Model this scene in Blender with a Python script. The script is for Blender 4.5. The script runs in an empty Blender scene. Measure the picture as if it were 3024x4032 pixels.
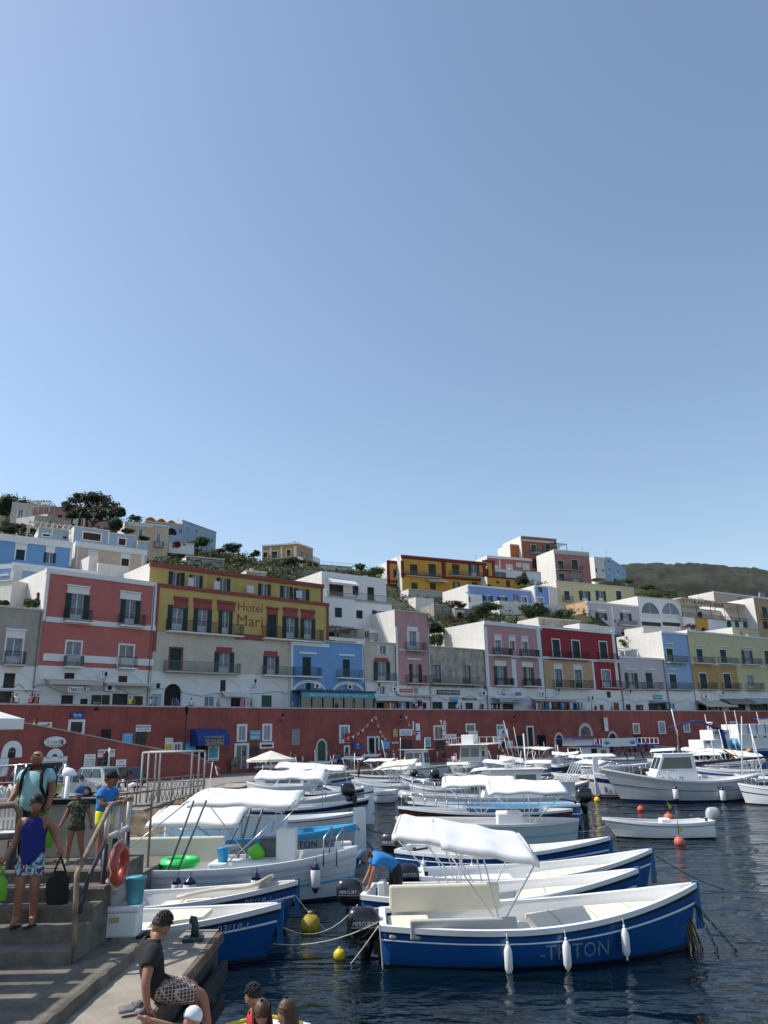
import bpy,bmesh,math,random
from mathutils import Vector,Matrix
random.seed(7)
S=bpy.context.scene
COL=S.collection
FP=2990.0;TILT=math.atan((2900-2016)/FP);ROLL=.022
CAM=Vector((0,0,4.2))
_fw=Vector((0,math.cos(TILT),math.sin(TILT)));_r0=Vector((1,0,0));_u0=Vector((0,-math.sin(TILT),math.cos(TILT)))
_U=_u0*math.cos(ROLL)+_r0*math.sin(ROLL);_R=_r0*math.cos(ROLL)-_u0*math.sin(ROLL)
cd=bpy.data.cameras.new('camera');co=bpy.data.objects.new('camera',cd);COL.objects.link(co)
cd.sensor_fit='VERTICAL';cd.sensor_height=36;cd.lens=FP/4032*36;cd.clip_end=6000;cd.clip_start=.1
m=Matrix(((_R.x,_U.x,-_fw.x,0),(_R.y,_U.y,-_fw.y,0),(_R.z,_U.z,-_fw.z,0),(0,0,0,1)))
co.matrix_world=Matrix.Translation(CAM)@m
S.camera=co
SUN_DIR=Vector((-.998,.06,0)).normalized();SUN_EL=math.radians(50)
sdir=Vector((SUN_DIR.x*math.cos(SUN_EL),SUN_DIR.y*math.cos(SUN_EL),math.sin(SUN_EL)))
W=bpy.data.worlds.new('World');S.world=W;W.use_nodes=True
wn=W.node_tree;bg=wn.nodes['Background']
sk=wn.nodes.new('ShaderNodeTexSky');sk.sky_type='NISHITA';sk.sun_disc=False
sk.sun_elevation=SUN_EL;sk.sun_rotation=math.atan2(sdir.x,sdir.y)
sk.air_density=1.2;sk.dust_density=.9;sk.ozone_density=3.0;sk.altitude=10
hs=wn.nodes.new('ShaderNodeHueSaturation');hs.inputs['Saturation'].default_value=.90;hs.inputs['Hue'].default_value=.497;hs.inputs['Value'].default_value=.94;wn.links.new(sk.outputs[0],hs.inputs['Color']);wn.links.new(hs.outputs[0],bg.inputs[0]);bg.inputs[1].default_value=.15
sl=bpy.data.lights.new('sun','SUN');sl.energy=4.2;sl.angle=math.radians(.53);sl.color=(1,.95,.87)
so=bpy.data.objects.new('sun',sl);COL.objects.link(so)
so.rotation_euler=sdir.to_track_quat('Z','Y').to_euler()
S.view_settings.view_transform='Standard';S.view_settings.look='None';S.view_settings.exposure=0.28;S.view_settings.gamma=1
S.render.engine='CYCLES';S.cycles.max_bounces=6;S.cycles.transparent_max_bounces=8
def ray(x,y):return _fw+_R*((x-1512)/FP)-_U*((y-2016)/FP)
def PZ(x,y,z):
 d=ray(x,y);return CAM+d*((z-CAM.z)/d.z)
def PY(x,y,Y):
 d=ray(x,y);return CAM+d*(Y/d.y)
def proj(p):
 q=p-CAM;z=q.dot(_fw);return 1512+FP*q.dot(_R)/z,2016-FP*q.dot(_U)/z
REG={'a':(0,1900,2.183),'b':(700,2050,2.183),'c':(1400,2050,2.183),'d':(2100,2050,1.7955),'e':(0,2400,2.183),'f':(700,2450,2.183),'g':(1400,2450,2.183),'h':(2100,2450,1.7955),'i':(0,2850,2.183),'j':(700,2850,2.183),'k':(1400,2850,2.183),'l':(2100,2850,1.7955),'m':(0,3400,2.0737),'n':(700,3400,2.0737),'o':(1400,3400,2.0737),'p':(2100,3400,1.7955),'q':(0,3100,3.318),'r':(0,2900,3.318),'s':(400,2900,3.318),'t':(350,3500,3.318),'Z':(0,0,1)}
def px(r,x,y):
 a=REG[r];return a[0]+x/a[2],a[1]+y/a[2]
def srgb(r,g,b):
 f=lambda c:(c/255/12.92)if c<=10 else((c/255+.055)/1.055)**2.4
 return(f(r),f(g),f(b),1)
MATS={}
def mat(name,col=(.8,.8,.8),rough=.7,var=.12,scale=1.5,bump=0.,bscale=None,metal=0.,streak=0.,stain=None,wave=None,ss=1.,spec=.5,coat=0.,trans=0.,detail=6.):
 if name in MATS:return MATS[name]
 M=bpy.data.materials.new(name);M.use_nodes=True;nt=M.node_tree;N=nt.nodes;L=nt.links
 p=N['Principled BSDF'];col=tuple(col[:3])
 p.inputs['Roughness'].default_value=rough;p.inputs['Metallic'].default_value=metal
 p.inputs['Specular IOR Level'].default_value=spec;p.inputs['Coat Weight'].default_value=coat
 p.inputs['Base Color'].default_value=(*col,1)
 tc=N.new('ShaderNodeTexCoord')
 out=None
 if var>0:
  n=N.new('ShaderNodeTexNoise');n.inputs['Scale'].default_value=scale;n.inputs['Detail'].default_value=detail;n.inputs['Roughness'].default_value=.65
  L.new(tc.outputs['Object'],n.inputs['Vector'])
  mx=N.new('ShaderNodeMix');mx.data_type='RGBA'
  mx.inputs[6].default_value=tuple(max(0,c*(1-var))for c in col)+(1,);mx.inputs[7].default_value=tuple(min(1,c*(1+var))for c in col)+(1,)
  cr=N.new('ShaderNodeMapRange');cr.inputs[1].default_value=.3;cr.inputs[2].default_value=.7
  L.new(n.outputs[0],cr.inputs[0]);L.new(cr.outputs[0],mx.inputs[0]);out=mx.outputs[2]
 if streak>0:
  mp=N.new('ShaderNodeMapping');mp.inputs['Scale'].default_value=(2.2*ss,2.2*ss,.22*ss);L.new(tc.outputs['Object'],mp.inputs[0])
  n2=N.new('ShaderNodeTexNoise');n2.inputs['Scale'].default_value=1.1;n2.inputs['Detail'].default_value=8;n2.inputs['Roughness'].default_value=.7;L.new(mp.outputs[0],n2.inputs['Vector'])
  r2=N.new('ShaderNodeMapRange');r2.inputs[1].default_value=.48;r2.inputs[2].default_value=.75;r2.inputs[4].default_value=streak;L.new(n2.outputs[0],r2.inputs[0])
  m2=N.new('ShaderNodeMix');m2.data_type='RGBA';st=stain or tuple(c*.45 for c in col)
  if out:L.new(out,m2.inputs[6])
  else:m2.inputs[6].default_value=(*col,1)
  m2.inputs[7].default_value=(*st[:3],1);L.new(r2.outputs[0],m2.inputs[0]);out=m2.outputs[2]
 if wave:
  wv=N.new('ShaderNodeTexWave');wv.bands_direction=wave[0];wv.inputs['Scale'].default_value=wave[1];L.new(tc.outputs['Object'],wv.inputs['Vector'])
  if len(wave)>2:
   wv.wave_profile='SIN';rr=N.new('ShaderNodeMath');rr.operation='GREATER_THAN';rr.inputs[1].default_value=.5;L.new(wv.outputs[1],rr.inputs[0])
   m3=N.new('ShaderNodeMix');m3.data_type='RGBA'
   if out:L.new(out,m3.inputs[6])
   else:m3.inputs[6].default_value=(*col,1)
   m3.inputs[7].default_value=(*wave[2][:3],1);L.new(rr.outputs[0],m3.inputs[0]);out=m3.outputs[2]
  else:
   b2=N.new('ShaderNodeBump');b2.inputs['Strength'].default_value=.8;b2.inputs['Distance'].default_value=.02
   L.new(wv.outputs[1],b2.inputs['Height']);L.new(b2.outputs[0],p.inputs['Normal'])
 if bump>0 and not wave:
  nb=N.new('ShaderNodeTexNoise');nb.inputs['Scale'].default_value=bscale or scale*6;nb.inputs['Detail'].default_value=5;L.new(tc.outputs['Object'],nb.inputs['Vector'])
  b=N.new('ShaderNodeBump');b.inputs['Strength'].default_value=.6;b.inputs['Distance'].default_value=bump;L.new(nb.outputs[0],b.inputs['Height']);L.new(b.outputs[0],p.inputs['Normal'])
 if out:L.new(out,p.inputs['Base Color'])
 if trans>0:
  t=N.new('ShaderNodeBsdfTranslucent');t.inputs[0].default_value=(*col,1);ms=N.new('ShaderNodeMixShader');ms.inputs[0].default_value=trans
  L.new(p.outputs[0],ms.inputs[1]);L.new(t.outputs[0],ms.inputs[2]);L.new(ms.outputs[0],N['Material Output'].inputs[0])
 MATS[name]=M;return M
def M_(n):return MATS[n]
class MB:
 def __init__(s):s.v=[];s.f=[];s.m=[];s.mats=[];s.sm=[]
 def mi(s,m):
  if isinstance(m,str):m=MATS[m]
  if m not in s.mats:s.mats.append(m)
  return s.mats.index(m)
 def poly(s,pts,m,sm=False):
  i=len(s.v);s.v+=[tuple(p)for p in pts];s.f.append(tuple(range(i,i+len(pts))));s.m.append(s.mi(m));s.sm.append(sm)
 def add(s,vs,fs,m,sm=False):
  i=len(s.v);s.v+=[tuple(p)for p in vs];k=s.mi(m)
  for f in fs:s.f.append(tuple(a+i for a in f));s.m.append(k);s.sm.append(sm)
 def box(s,x0,x1,y0,y1,z0,z1,m,T=None):
  vs=[Vector(p)for p in((x0,y0,z0),(x1,y0,z0),(x1,y1,z0),(x0,y1,z0),(x0,y0,z1),(x1,y0,z1),(x1,y1,z1),(x0,y1,z1))]
  if T:vs=[T@v for v in vs]
  s.add(vs,((0,3,2,1),(4,5,6,7),(0,1,5,4),(1,2,6,5),(2,3,7,6),(3,0,4,7)),m)
 def tube(s,pts,r,m,n=6,r2=None,cap=True):
  pts=[Vector(p)for p in pts];k=len(pts);rings=[]
  if not isinstance(r,(list,tuple)):r=[r+(0 if r2 is None else(r2-r)*i/(k-1))for i in range(k)]
  ref=None;vs=[]
  for i,p in enumerate(pts):
   d=(pts[min(i+1,k-1)]-pts[max(i-1,0)])
   if d.length<1e-9:d=Vector((0,0,1))
   d.normalize()
   if ref is None:ref=d.orthogonal().normalized()
   else:
    ref=ref-d*ref.dot(d)
    ref=ref.normalized()if ref.length>1e-6 else d.orthogonal().normalized()
   bi=d.cross(ref)
   vs+=[p+(ref*math.cos(2*math.pi*j/n)+bi*math.sin(2*math.pi*j/n))*r[i]for j in range(n)]
  fs=[(i*n+j,i*n+(j+1)%n,(i+1)*n+(j+1)%n,(i+1)*n+j)for i in range(k-1)for j in range(n)]
  if cap:fs+=[tuple(range(n))[::-1],tuple((k-1)*n+j for j in range(n))]
  s.add(vs,fs,m,True)
 def lathe(s,prof,m,n=16,c=(0,0,0),T=None,sx=1,sy=1):
  k=len(prof);vs=[Vector((c[0]+r*sx*math.cos(2*math.pi*j/n),c[1]+r*sy*math.sin(2*math.pi*j/n),c[2]+z))for r,z in prof for j in range(n)]
  if T:vs=[T@v for v in vs]
  fs=[(i*n+j,i*n+(j+1)%n,(i+1)*n+(j+1)%n,(i+1)*n+j)for i in range(k-1)for j in range(n)]
  fs+=[tuple(range(n))[::-1],tuple((k-1)*n+j for j in range(n))]
  s.add(vs,fs,m,True)
 def grid(s,P,m,sm=True,flip=False):
  a=len(P);b=len(P[0]);fs=[(i*b+j,(i+1)*b+j,(i+1)*b+j+1,i*b+j+1)for i in range(a-1)for j in range(b-1)]
  if flip:fs=[f[::-1]for f in fs]
  s.add([p for row in P for p in row],fs,m,sm)
 def prism(s,pts,y0,y1,m):
  n=len(pts);vs=[(x,y0,z)for x,z in pts]+[(x,y1,z)for x,z in pts]
  fs=[tuple(range(n)),tuple(range(n,2*n))[::-1]]+[(i,i+n,(i+1)%n+n,(i+1)%n)for i in range(n)]
  s.add(vs,fs,m)
 def build(s,name,parent=None,bevel=0,solid=0,subd=0,weld=False):
  me=bpy.data.meshes.new(name);me.from_pydata(s.v,[],s.f)
  for m in s.mats:me.materials.append(m)
  me.polygons.foreach_set('material_index',s.m);me.polygons.foreach_set('use_smooth',s.sm);me.update()
  if weld or subd:
   b=bmesh.new();b.from_mesh(me);bmesh.ops.remove_doubles(b,verts=b.verts,dist=1e-4);b.to_mesh(me);b.free()
  o=bpy.data.objects.new(name,me);COL.objects.link(o)
  if parent:o.parent=parent
  if solid:q=o.modifiers.new('s','SOLIDIFY');q.thickness=solid;q.offset=0
  if subd:q=o.modifiers.new('d','SUBSURF');q.levels=q.render_levels=subd
  if bevel:q=o.modifiers.new('b','BEVEL');q.width=bevel;q.segments=2;q.limit_method='ANGLE'
  return o
def tag(o,label=None,cat=None,group=None,kind=None):
 if label:o['label']=label
 if cat:o['category']=cat
 if group:o['group']=group
 if kind:o['kind']=kind
 return o
def empty(name,loc,rz=0.,label=None,cat=None,group=None):
 o=bpy.data.objects.new(name,None);COL.objects.link(o);o.location=loc;o.rotation_euler=(0,0,rz);o.empty_display_size=.3
 return tag(o,label,cat,group)
def copytree(o,parent=None):
 c=o.copy();COL.objects.link(c)
 if parent:c.parent=parent
 for ch in list(o.children):copytree(ch,c)
 return c
FONTS={}
def text(s,name,parent,loc,h,m,rot=(math.pi/2,0,0),width=None,depth=.004,bold=0.,shear=0.):
 """lettering as a mesh, centred on loc; h = capital height, width = total width"""
 c=bpy.data.curves.new('t','FONT');c.body=s;c.size=1;c.align_x='CENTER';c.align_y='CENTER';c.extrude=depth;c.offset=bold;c.shear=shear;c.resolution_u=2
 t=bpy.data.objects.new('t',c);me=bpy.data.meshes.new_from_object(t);bpy.data.objects.remove(t)
 xs=[v.co.x for v in me.vertices];ys=[v.co.y for v in me.vertices]
 if not xs:return
 w0=max(xs)-min(xs);h0=max(ys)-min(ys);cx=(max(xs)+min(xs))/2;cy=(max(ys)+min(ys))/2
 sy=h/h0;sx=(width/w0)if width else sy
 for v in me.vertices:v.co=Vector(((v.co.x-cx)*sx,(v.co.y-cy)*sy,v.co.z))
 me.materials.append(MATS[m]if isinstance(m,str)else m)
 o=bpy.data.objects.new(name,me);COL.objects.link(o);o.parent=parent;o.location=loc;o.rotation_euler=rot
 return o
PL=dict(rough=.9,scale=.6,bump=.01,bscale=6)
mat('red_wall',(.285,.075,.062),var=.30,scale=.35,rough=.9,bump=.02,bscale=3,streak=.85,stain=(.11,.048,.040),ss=.42)
mat('brick_red',(.46,.145,.13),var=.12,streak=.3,stain=(.36,.14,.12),ss=.5,**PL)
mat('dark_red',(.30,.030,.036),var=.12,streak=.15,**PL)
mat('pink',(.50,.275,.275),var=.10,streak=.2,**PL)
mat('pink_faded',(.40,.19,.17),var=.25,streak=.6,stain=(.45,.32,.27),**PL)
mat('lavender',(.53,.47,.50),var=.08,streak=.2,**PL)
mat('white',(.74,.74,.73),var=.05,streak=.12,stain=(.5,.48,.44),**PL)
mat('side_white',(.66,.64,.60),var=.06,streak=.45,stain=(.50,.42,.35),**PL)
mat('cream',(.54,.49,.42),ss=.5,var=.14,streak=.55,stain=(.36,.32,.27),**PL)
mat('beige',(.42,.37,.31),var=.12,streak=.35,stain=(.28,.25,.22),**PL)
mat('grey_beige',(.35,.32,.275),ss=.5,var=.15,streak=.6,stain=(.24,.22,.19),**PL)
mat('peach',(.62,.47,.36),var=.1,streak=.35,**PL)
mat('ochre',(.45,.29,.12),var=.12,streak=.3,**PL)
mat('ochre_worn',(.50,.33,.19),var=.15,streak=.7,stain=(.55,.44,.33),**PL)
mat('yellow',(.53,.375,.13),ss=.45,var=.12,streak=.5,stain=(.30,.21,.06),**PL)
mat('yellow_deep',(.52,.29,.05),var=.08,streak=.15,**PL)
mat('yellow_pale',(.58,.525,.31),var=.06,streak=.15,**PL)
mat('blue',(.17,.34,.60),var=.08,streak=.12,**PL)
mat('blue_light',(.28,.43,.64),var=.06,streak=.1,**PL)
mat('blue_grey',(.34,.44,.55),var=.12,streak=.4,**PL)
mat('periwinkle',(.20,.32,.62),var=.08,streak=.15,**PL)
mat('brick_worn',(.30,.10,.065),var=.25,streak=.6,stain=(.32,.2,.14),**PL)
mat('orange_brick',(.42,.13,.05),var=.2,streak=.5,**PL)
mat('stone_wall',(.40,.36,.30),ss=.5,var=.45,scale=.9,rough=.95,streak=.8,stain=(.12,.105,.095),bump=.03,bscale=5)
mat('rubble',(.30,.27,.235),var=.5,scale=1.6,rough=.95,bump=.05,bscale=4)
mat('trim',(.72,.72,.71),var=.05,rough=.85,scale=2)
mat('trim_red',(.28,.07,.06),var=.1,rough=.85,scale=2)
mat('trim_darkred',(.17,.018,.02),var=.1,rough=.85,scale=2)
mat('trim_cream',(.55,.52,.46),var=.08,rough=.85,scale=2)
mat('roof',(.45,.42,.38),var=.15,rough=.95,scale=1)
mat('green_shutter',(.007,.040,.034),var=.15,rough=.55,scale=3,wave=('Z',5.5))
mat('green_bright',(.012,.085,.055),var=.15,rough=.5,scale=3,wave=('Z',5.5))
mat('brown_shutter',(.06,.025,.018),var=.15,rough=.6,scale=3,wave=('Z',5.5))
mat('white_shutter',(.7,.7,.7),var=.05,rough=.6,scale=3,wave=('Z',5.5))
mat('grey_shutter',(.30,.31,.34),var=.08,rough=.6,scale=3,wave=('Z',8))
mat('brown_door',(.13,.055,.025),var=.2,rough=.6,scale=4)
mat('green_door',(.01,.07,.045),var=.15,rough=.5,scale=3)
mat('blue_paint',(.006,.022,.06),var=.1,rough=.4,scale=3)
mat('frame',(.62,.63,.64),var=.03,rough=.5)
mat('pane',(.035,.045,.06),var=.3,rough=.06,scale=.8,spec=.8)
mat('curtain',(.22,.25,.32),var=.25,rough=.4,scale=1.5,wave=('X',4))
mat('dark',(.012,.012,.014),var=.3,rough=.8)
mat('shop_dark',(.03,.026,.024),var=.9,rough=.6,scale=2.2)
mat('iron',(.022,.023,.026),var=.1,rough=.5,metal=.3)
mat('iron_grey',(.13,.135,.14),var=.15,rough=.5,metal=.2)
mat('slab',(.42,.41,.39),var=.1,rough=.9)
mat('coping',(.42,.40,.37),var=.2,rough=.9,scale=1.2)
mat('plastic_white',(.78,.78,.78),var=.03,rough=.35)
mat('awning_cream',(.66,.62,.54),var=.05,rough=.85,scale=1,trans=.25)
mat('awning_grey',(.30,.28,.26),var=.05,rough=.85,scale=1,trans=.2)
mat('awning_white',(.8,.8,.78),var=.04,rough=.85,scale=1,trans=.3)
mat('awning_blue',(.010,.035,.20),var=.08,rough=.7,scale=1)
mat('awning_orange',(.75,.38,.04),var=.08,rough=.85,trans=.3)
mat('awning_stripe',(.7,.7,.7),var=.03,rough=.8,wave=('X',1.6,(.03,.07,.16)),trans=0)
mat('awning_tan',(.6,.57,.5),var=.03,rough=.8,wave=('X',2.2,(.28,.14,.10)))
mat('sign_white',(.75,.75,.75),var=.03,rough=.5)
mat('sign_blue',(.012,.04,.24),var=.03,rough=.5)
mat('sign_teal',(.05,.32,.45),var=.1,rough=.5)
mat('sign_black',(.015,.015,.02),var=.05,rough=.5)
mat('ink_blue',(.02,.06,.30),var=0,rough=.6)
mat('ink_black',(.012,.012,.015),var=0,rough=.6)
mat('ink_red',(.35,.03,.03),var=0,rough=.6)
mat('ink_yellow',(.50,.42,.12),var=0,rough=.6)
mat('ink_white',(.72,.72,.72),var=0,rough=.6)
mat('ink_grey',(.22,.25,.3),var=0,rough=.6)
mat('steel',(.42,.42,.43),var=.05,rough=.25,metal=.9)
mat('rubber',(.015,.015,.015),var=.1,rough=.8)
mat('black_plastic',(.014,.015,.018),var=.1,rough=.35)
mat('flame_yellow',(.62,.50,.02),var=.1,rough=.45)
mat('orange',(.60,.085,.03),var=.12,rough=.5)
_wt=[(-200,2771.5),(0,2775),(300,2779.5),(600,2784.5),(1150,2791),(1600,2795),(2000,2798),(2300,2799.5),(2650,2800.5),(3024,2801.5),(3200,2801.7)]
WP=[PZ(x,y,7.5)for x,y in _wt]
def DP(x):
 for i in range(len(_wt)-1):
  if x<=_wt[i+1][0]or i==len(_wt)-2:
   t=(x-_wt[i][0])/(_wt[i+1][0]-_wt[i][0]);return WP[i].y+(WP[i+1].y-WP[i].y)*t
class Fac:
 """a vertical facade plane from A to B (plan points), local x along it, y into it, z up"""
 def __init__(s,A,B,z0=0.):
  s.A=Vector((A.x,A.y,0));s.z0=z0;d=Vector((B.x-A.x,B.y-A.y,0));s.W=d.length;s.d=d.normalized();s.n=Vector((s.d.y,-s.d.x,0));s.rz=math.atan2(s.d.y,s.d.x)
 def uv(s,r,x,y,off=0.):
  d=ray(*px(r,x,y));t=((s.A+s.n*off-CAM).dot(s.n))/d.dot(s.n);p=CAM+d*t
  return(p-s.A).dot(s.d),p.z-s.z0
 def w(s,u,v,z):return s.A+s.d*u-s.n*v+Vector((0,0,z+s.z0))
 def rect(s,r,x0,y0,x1,y1):
  a=s.uv(r,(x0+x1)/2,(y0+y1)/2);k=REG[r][2]
  l=s.uv(r,x0,(y0+y1)/2)[0];rr=s.uv(r,x1,(y0+y1)/2)[0];t=s.uv(r,(x0+x1)/2,y0)[1];b=s.uv(r,(x0+x1)/2,y1)[1]
  return l,rr,b,t
SH={'G':'green_shutter','g':'green_bright','B':'brown_shutter','W':'white_shutter','R':'grey_shutter','D':'brown_door','E':'green_door'}
TR={'w':'trim','r':'trim_red','d':'trim_darkred','c':'trim_cream'}
def railing(mb,x0,x1,y0,y1,z0,z1,m='iron',step=.13,r=.012,sides=True):
 """balcony rail: y0 is the front, y1 the wall"""
 runs=[((x0,y0),(x1,y0))]+([((x0,y0),(x0,y1)),((x1,y0),(x1,y1))]if sides else[])
 for(ax,ay),(bx,by)in runs:
  L=math.hypot(bx-ax,by-ay);n=max(1,int(L/step))
  for i in range(n+1):
   t=i/n;X=ax+(bx-ax)*t;Y=ay+(by-ay)*t;mb.box(X-r,X+r,Y-r,Y+r,z0,z1,m)
  e=.025
  mb.box(min(ax,bx)-e,max(ax,bx)+e,min(ay,by)-e,max(ay,by)+e,z1,z1+.05,m)
  mb.box(min(ax,bx)-e,max(ax,bx)+e,min(ay,by)-e,max(ay,by)+e,z0+.05,z0+.09,m)
def building(name,label,L,R,zb,dl,dr,wall,spec='',depth=10,side='side_white',bands=(),patches=(),roofm='roof',cat='house',back=None,cap=.12,parapet=True,topavg=True,group=None):
 """L, R = (region,x,y) of the two top corners of the front; dl, dr = their distances; spec = its windows and trim, one per line"""
 a=px(*L);b=px(*R);PA=PY(a[0],a[1],dl);PB=PY(b[0],b[1],dr)
 F=Fac(PA,PB,zb);H=(PA.z+PB.z)/2-zb;Wd=F.W
 root=empty(name,(F.A.x,F.A.y,zb),F.rz,label,cat,group)
 ops=[];items=[]
 for ln in spec.strip().splitlines():
  t=ln.split()
  if not t:continue
  k=t[0];r=t[1];q=[float(v)for v in t[2:6]];o=dict(s.split('=')for s in t[6:])
  items.append((k,F.rect(r,*q),o))
 for k,(u0,u1,z0,z1),o in items:
  if k in 'scgxad':
   if k=='s':w=(u1-u0)*.24;ops.append((u0+w,u1-w,z0,z1))
   else:ops.append((u0,u1,z0,z1))
 bz=[(F.uv(*p)[1],m)for p,m in bands]
 pt=[(F.rect(*p),m)for p,m in patches]
 def mat_at(u,z):
  m=wall
  for zz,mm in bz:
   if z<zz:m=mm
  for(u0,u1,z0,z1),mm in pt:
   if u0<u<u1 and z0<z<z1:m=mm
  return m
 us=sorted({0,Wd,*[min(max(v,0),Wd)for o in ops for v in o[:2]],*[min(max(v,0),Wd)for(q,m)in pt for v in q[:2]]})
 zs=sorted({0,H,*[min(max(v,0),H)for o in ops for v in o[2:]],*[min(max(z,0),H)for z,m in bz],*[min(max(v,0),H)for(q,m)in pt for v in q[2:]]})
 mb=MB()
 for i in range(len(us)-1):
  if us[i+1]-us[i]<1e-5:continue
  for j in range(len(zs)-1):
   if zs[j+1]-zs[j]<1e-5:continue
   cu=(us[i]+us[i+1])/2;cz=(zs[j]+zs[j+1])/2
   if any(o[0]<cu<o[1]and o[2]<cz<o[3]for o in ops):continue
   mb.poly([(us[i],0,zs[j]),(us[i+1],0,zs[j]),(us[i+1],0,zs[j+1]),(us[i],0,zs[j+1])],mat_at(cu,cz))
 for u0,u1,z0,z1 in ops:
  e=.3;mm=mat_at(u0,z1)
  mb.poly([(u0,0,z0),(u0,0,z1),(u0,e,z1),(u0,e,z0)],mm);mb.poly([(u1,0,z0),(u1,e,z0),(u1,e,z1),(u1,0,z1)],mm)
  mb.poly([(u0,0,z1),(u1,0,z1),(u1,e,z1),(u0,e,z1)],mm);mb.poly([(u0,0,z0),(u0,e,z0),(u1,e,z0),(u1,0,z0)],mm)
 D=depth;sidem=side
 pz=H-.5 if parapet else H
 mb.poly([(0,0,0),(0,0,H),(0,D,H),(0,D,0)],sidem);mb.poly([(Wd,0,0),(Wd,D,0),(Wd,D,H),(Wd,0,H)],sidem)
 mb.poly([(0,D,0),(0,D,H),(Wd,D,H),(Wd,D,0)],sidem)
 if parapet:
  e=.25
  mb.poly([(e,e,pz),(Wd-e,e,pz),(Wd-e,D-e,pz),(e,D-e,pz)],roofm)
  for q in([(0,0),(Wd,0),(Wd-e,e),(e,e)],[(Wd,0),(Wd,D),(Wd-e,D-e),(Wd-e,e)],[(Wd,D),(0,D),(e,D-e),(Wd-e,D-e)],[(0,D),(0,0),(e,e),(e,D-e)]):
   mb.poly([(x,y,H)for x,y in q],roofm)
   mb.poly([(*q[3],pz),(*q[2],pz),(*q[2],H),(*q[3],H)],sidem)
 else:mb.poly([(0,0,H),(Wd,0,H),(Wd,D,H),(0,D,H)],roofm)
 mb.build('wall',root)
 if cap:
  c=MB();c.box(-.06,Wd+.06,-.12,.2,H-cap,H+.05,'trim' if cap>.2 else 'trim_cream');c.build('cornice',root)
 for k,(u0,u1,z0,z1),o in items:
  w=u1-u0;h=z1-z0;sm=SH[o.get('m','G')]
  if k in 'scgxad':
   if k=='s':ou0,ou1=u0+w*.24,u1-w*.24
   else:ou0,ou1=u0,u1
   b_=MB();f=.055
   if k in 'sg':
    b_.box(ou0+f,ou1-f,.2,.22,z0+f,z1-f,'curtain' if random.random()<.5 else 'pane')
    fm='frame' if o.get('f')!='g' else 'green_door'
    b_.box(ou0,ou1,.15,.2,z0,z0+f,fm);b_.box(ou0,ou1,.15,.2,z1-f,z1,fm)
    b_.box(ou0,ou0+f,.15,.2,z0+f,z1-f,fm);b_.box(ou1-f,ou1,.15,.2,z0+f,z1-f,fm)
    mid=(ou0+ou1)/2;b_.box(mid-.05,mid+.05,.15,.2,z0+f,z1-f,fm)
    if h>1.6:b_.box(ou0+f,ou1-f,.16,.2,z0+f,z0+h*.28,fm)
    wo=b_.build('window',root)
   elif k=='x':
    b_.box(ou0,ou1,.28,.32,z0,z1,'shop_dark');b_.box(ou0,ou0+.06,.1,.27,z0,z1,'iron_grey');b_.box(ou1-.06,ou1,.1,.27,z0,z1,'iron_grey')
    b_.box(ou0+.06,ou1-.06,.1,.27,z1-.07,z1,'iron_grey');wo=b_.build('shop_opening' if w>2.2 else 'doorway',root)
   elif k=='a':
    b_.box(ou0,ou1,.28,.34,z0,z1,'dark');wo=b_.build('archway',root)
   else:
    mid=(ou0+ou1)/2
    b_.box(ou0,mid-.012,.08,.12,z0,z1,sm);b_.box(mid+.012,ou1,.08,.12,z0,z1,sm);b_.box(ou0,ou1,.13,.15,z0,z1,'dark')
    wo=b_.build('door' if o.get('m','-')in 'DE' else 'shutter',root)
   if k=='s':
    for q0,q1 in((u0,ou0-.01),(ou1+.01,u1)):
     s_=MB();s_.box(q0,q1,-.07,-.02,z0,z1,sm);s_.build('shutter',wo,bevel=.008)
  if 't' in o:
   tm=TR[o['t'][0]];tw=.16;t_=MB();e=-.05
   a0,a1=(u0+w*.24,u1-w*.24)if k=='s' else(u0,u1)
   if k!='s':
    t_.box(a0-tw,a0,e,.02,z0,z1,tm);t_.box(a1,a1+tw,e,.02,z0,z1,tm)
   t_.box(a0-tw,a1+tw,e-.004,.02,z1,z1+(.18 if len(o['t'])==1 else.75),tm)
   if len(o['t'])>1:t_.box(a0-tw-.12,a1+tw+.12,e-.16,.02,z1+.75,z1+.9,tm)
   elif h<2:t_.box(a0-tw,a1+tw,e-.05,.02,z0-.12,z0,tm)
   t_.build('window_surround',root)
  if k=='b':
   dd=float(o.get('d',.85));s_=MB();sb=.16
   s_.box(u0-.06,u1+.06,-dd-.06,0,z0-sb,z0,'slab' if o.get('s')!='w' else 'trim');bo=s_.build('balcony',root)
   r_=MB();railing(r_,u0,u1,-dd,-.03,z0,z1,'iron_grey' if o.get('c')=='g' else 'iron',step=float(o.get('st',.14)),r=.012 if o.get('c')!='g' else.014);r_.build('railing',bo)
   if 'k' in o:
    k_=MB();n=int(o['k'])
    for i in range(n):
     X=u0+.2+(u1-u0-.4)*i/max(1,n-1);k_.tube([(X,-dd+.05,z0-sb-.02),(X,-dd*.5,z0-sb-.12),(X,-.06,z0-sb-.55)],.02,'iron',5)
    k_.build('bracket',bo)
  if k=='B':
   p=float(o.get('p',.08));t_=MB();t_.box(u0,u1,-p,.02,z0,z1,TR.get(o.get('t','w'),'trim'));t_.build('pilaster' if h>w else 'string_course',root)
  if k=='O':
   t_=MB();n=20;rr=w/2;th=float(o.get('w',.16));cu=(u0+u1)/2;rh=h
   P=[[(cu-math.cos(math.pi*i/n)*(rr-d_),e,z0+math.sin(math.pi*i/n)*(rh-d_))for d_,e in((0,0),(0,-.07),(th,-.07),(th,0))]for i in range(n+1)]
   t_.grid(P,TR.get(o.get('t','w'),'trim'),sm=False);t_.build('arch_moulding',root)
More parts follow.
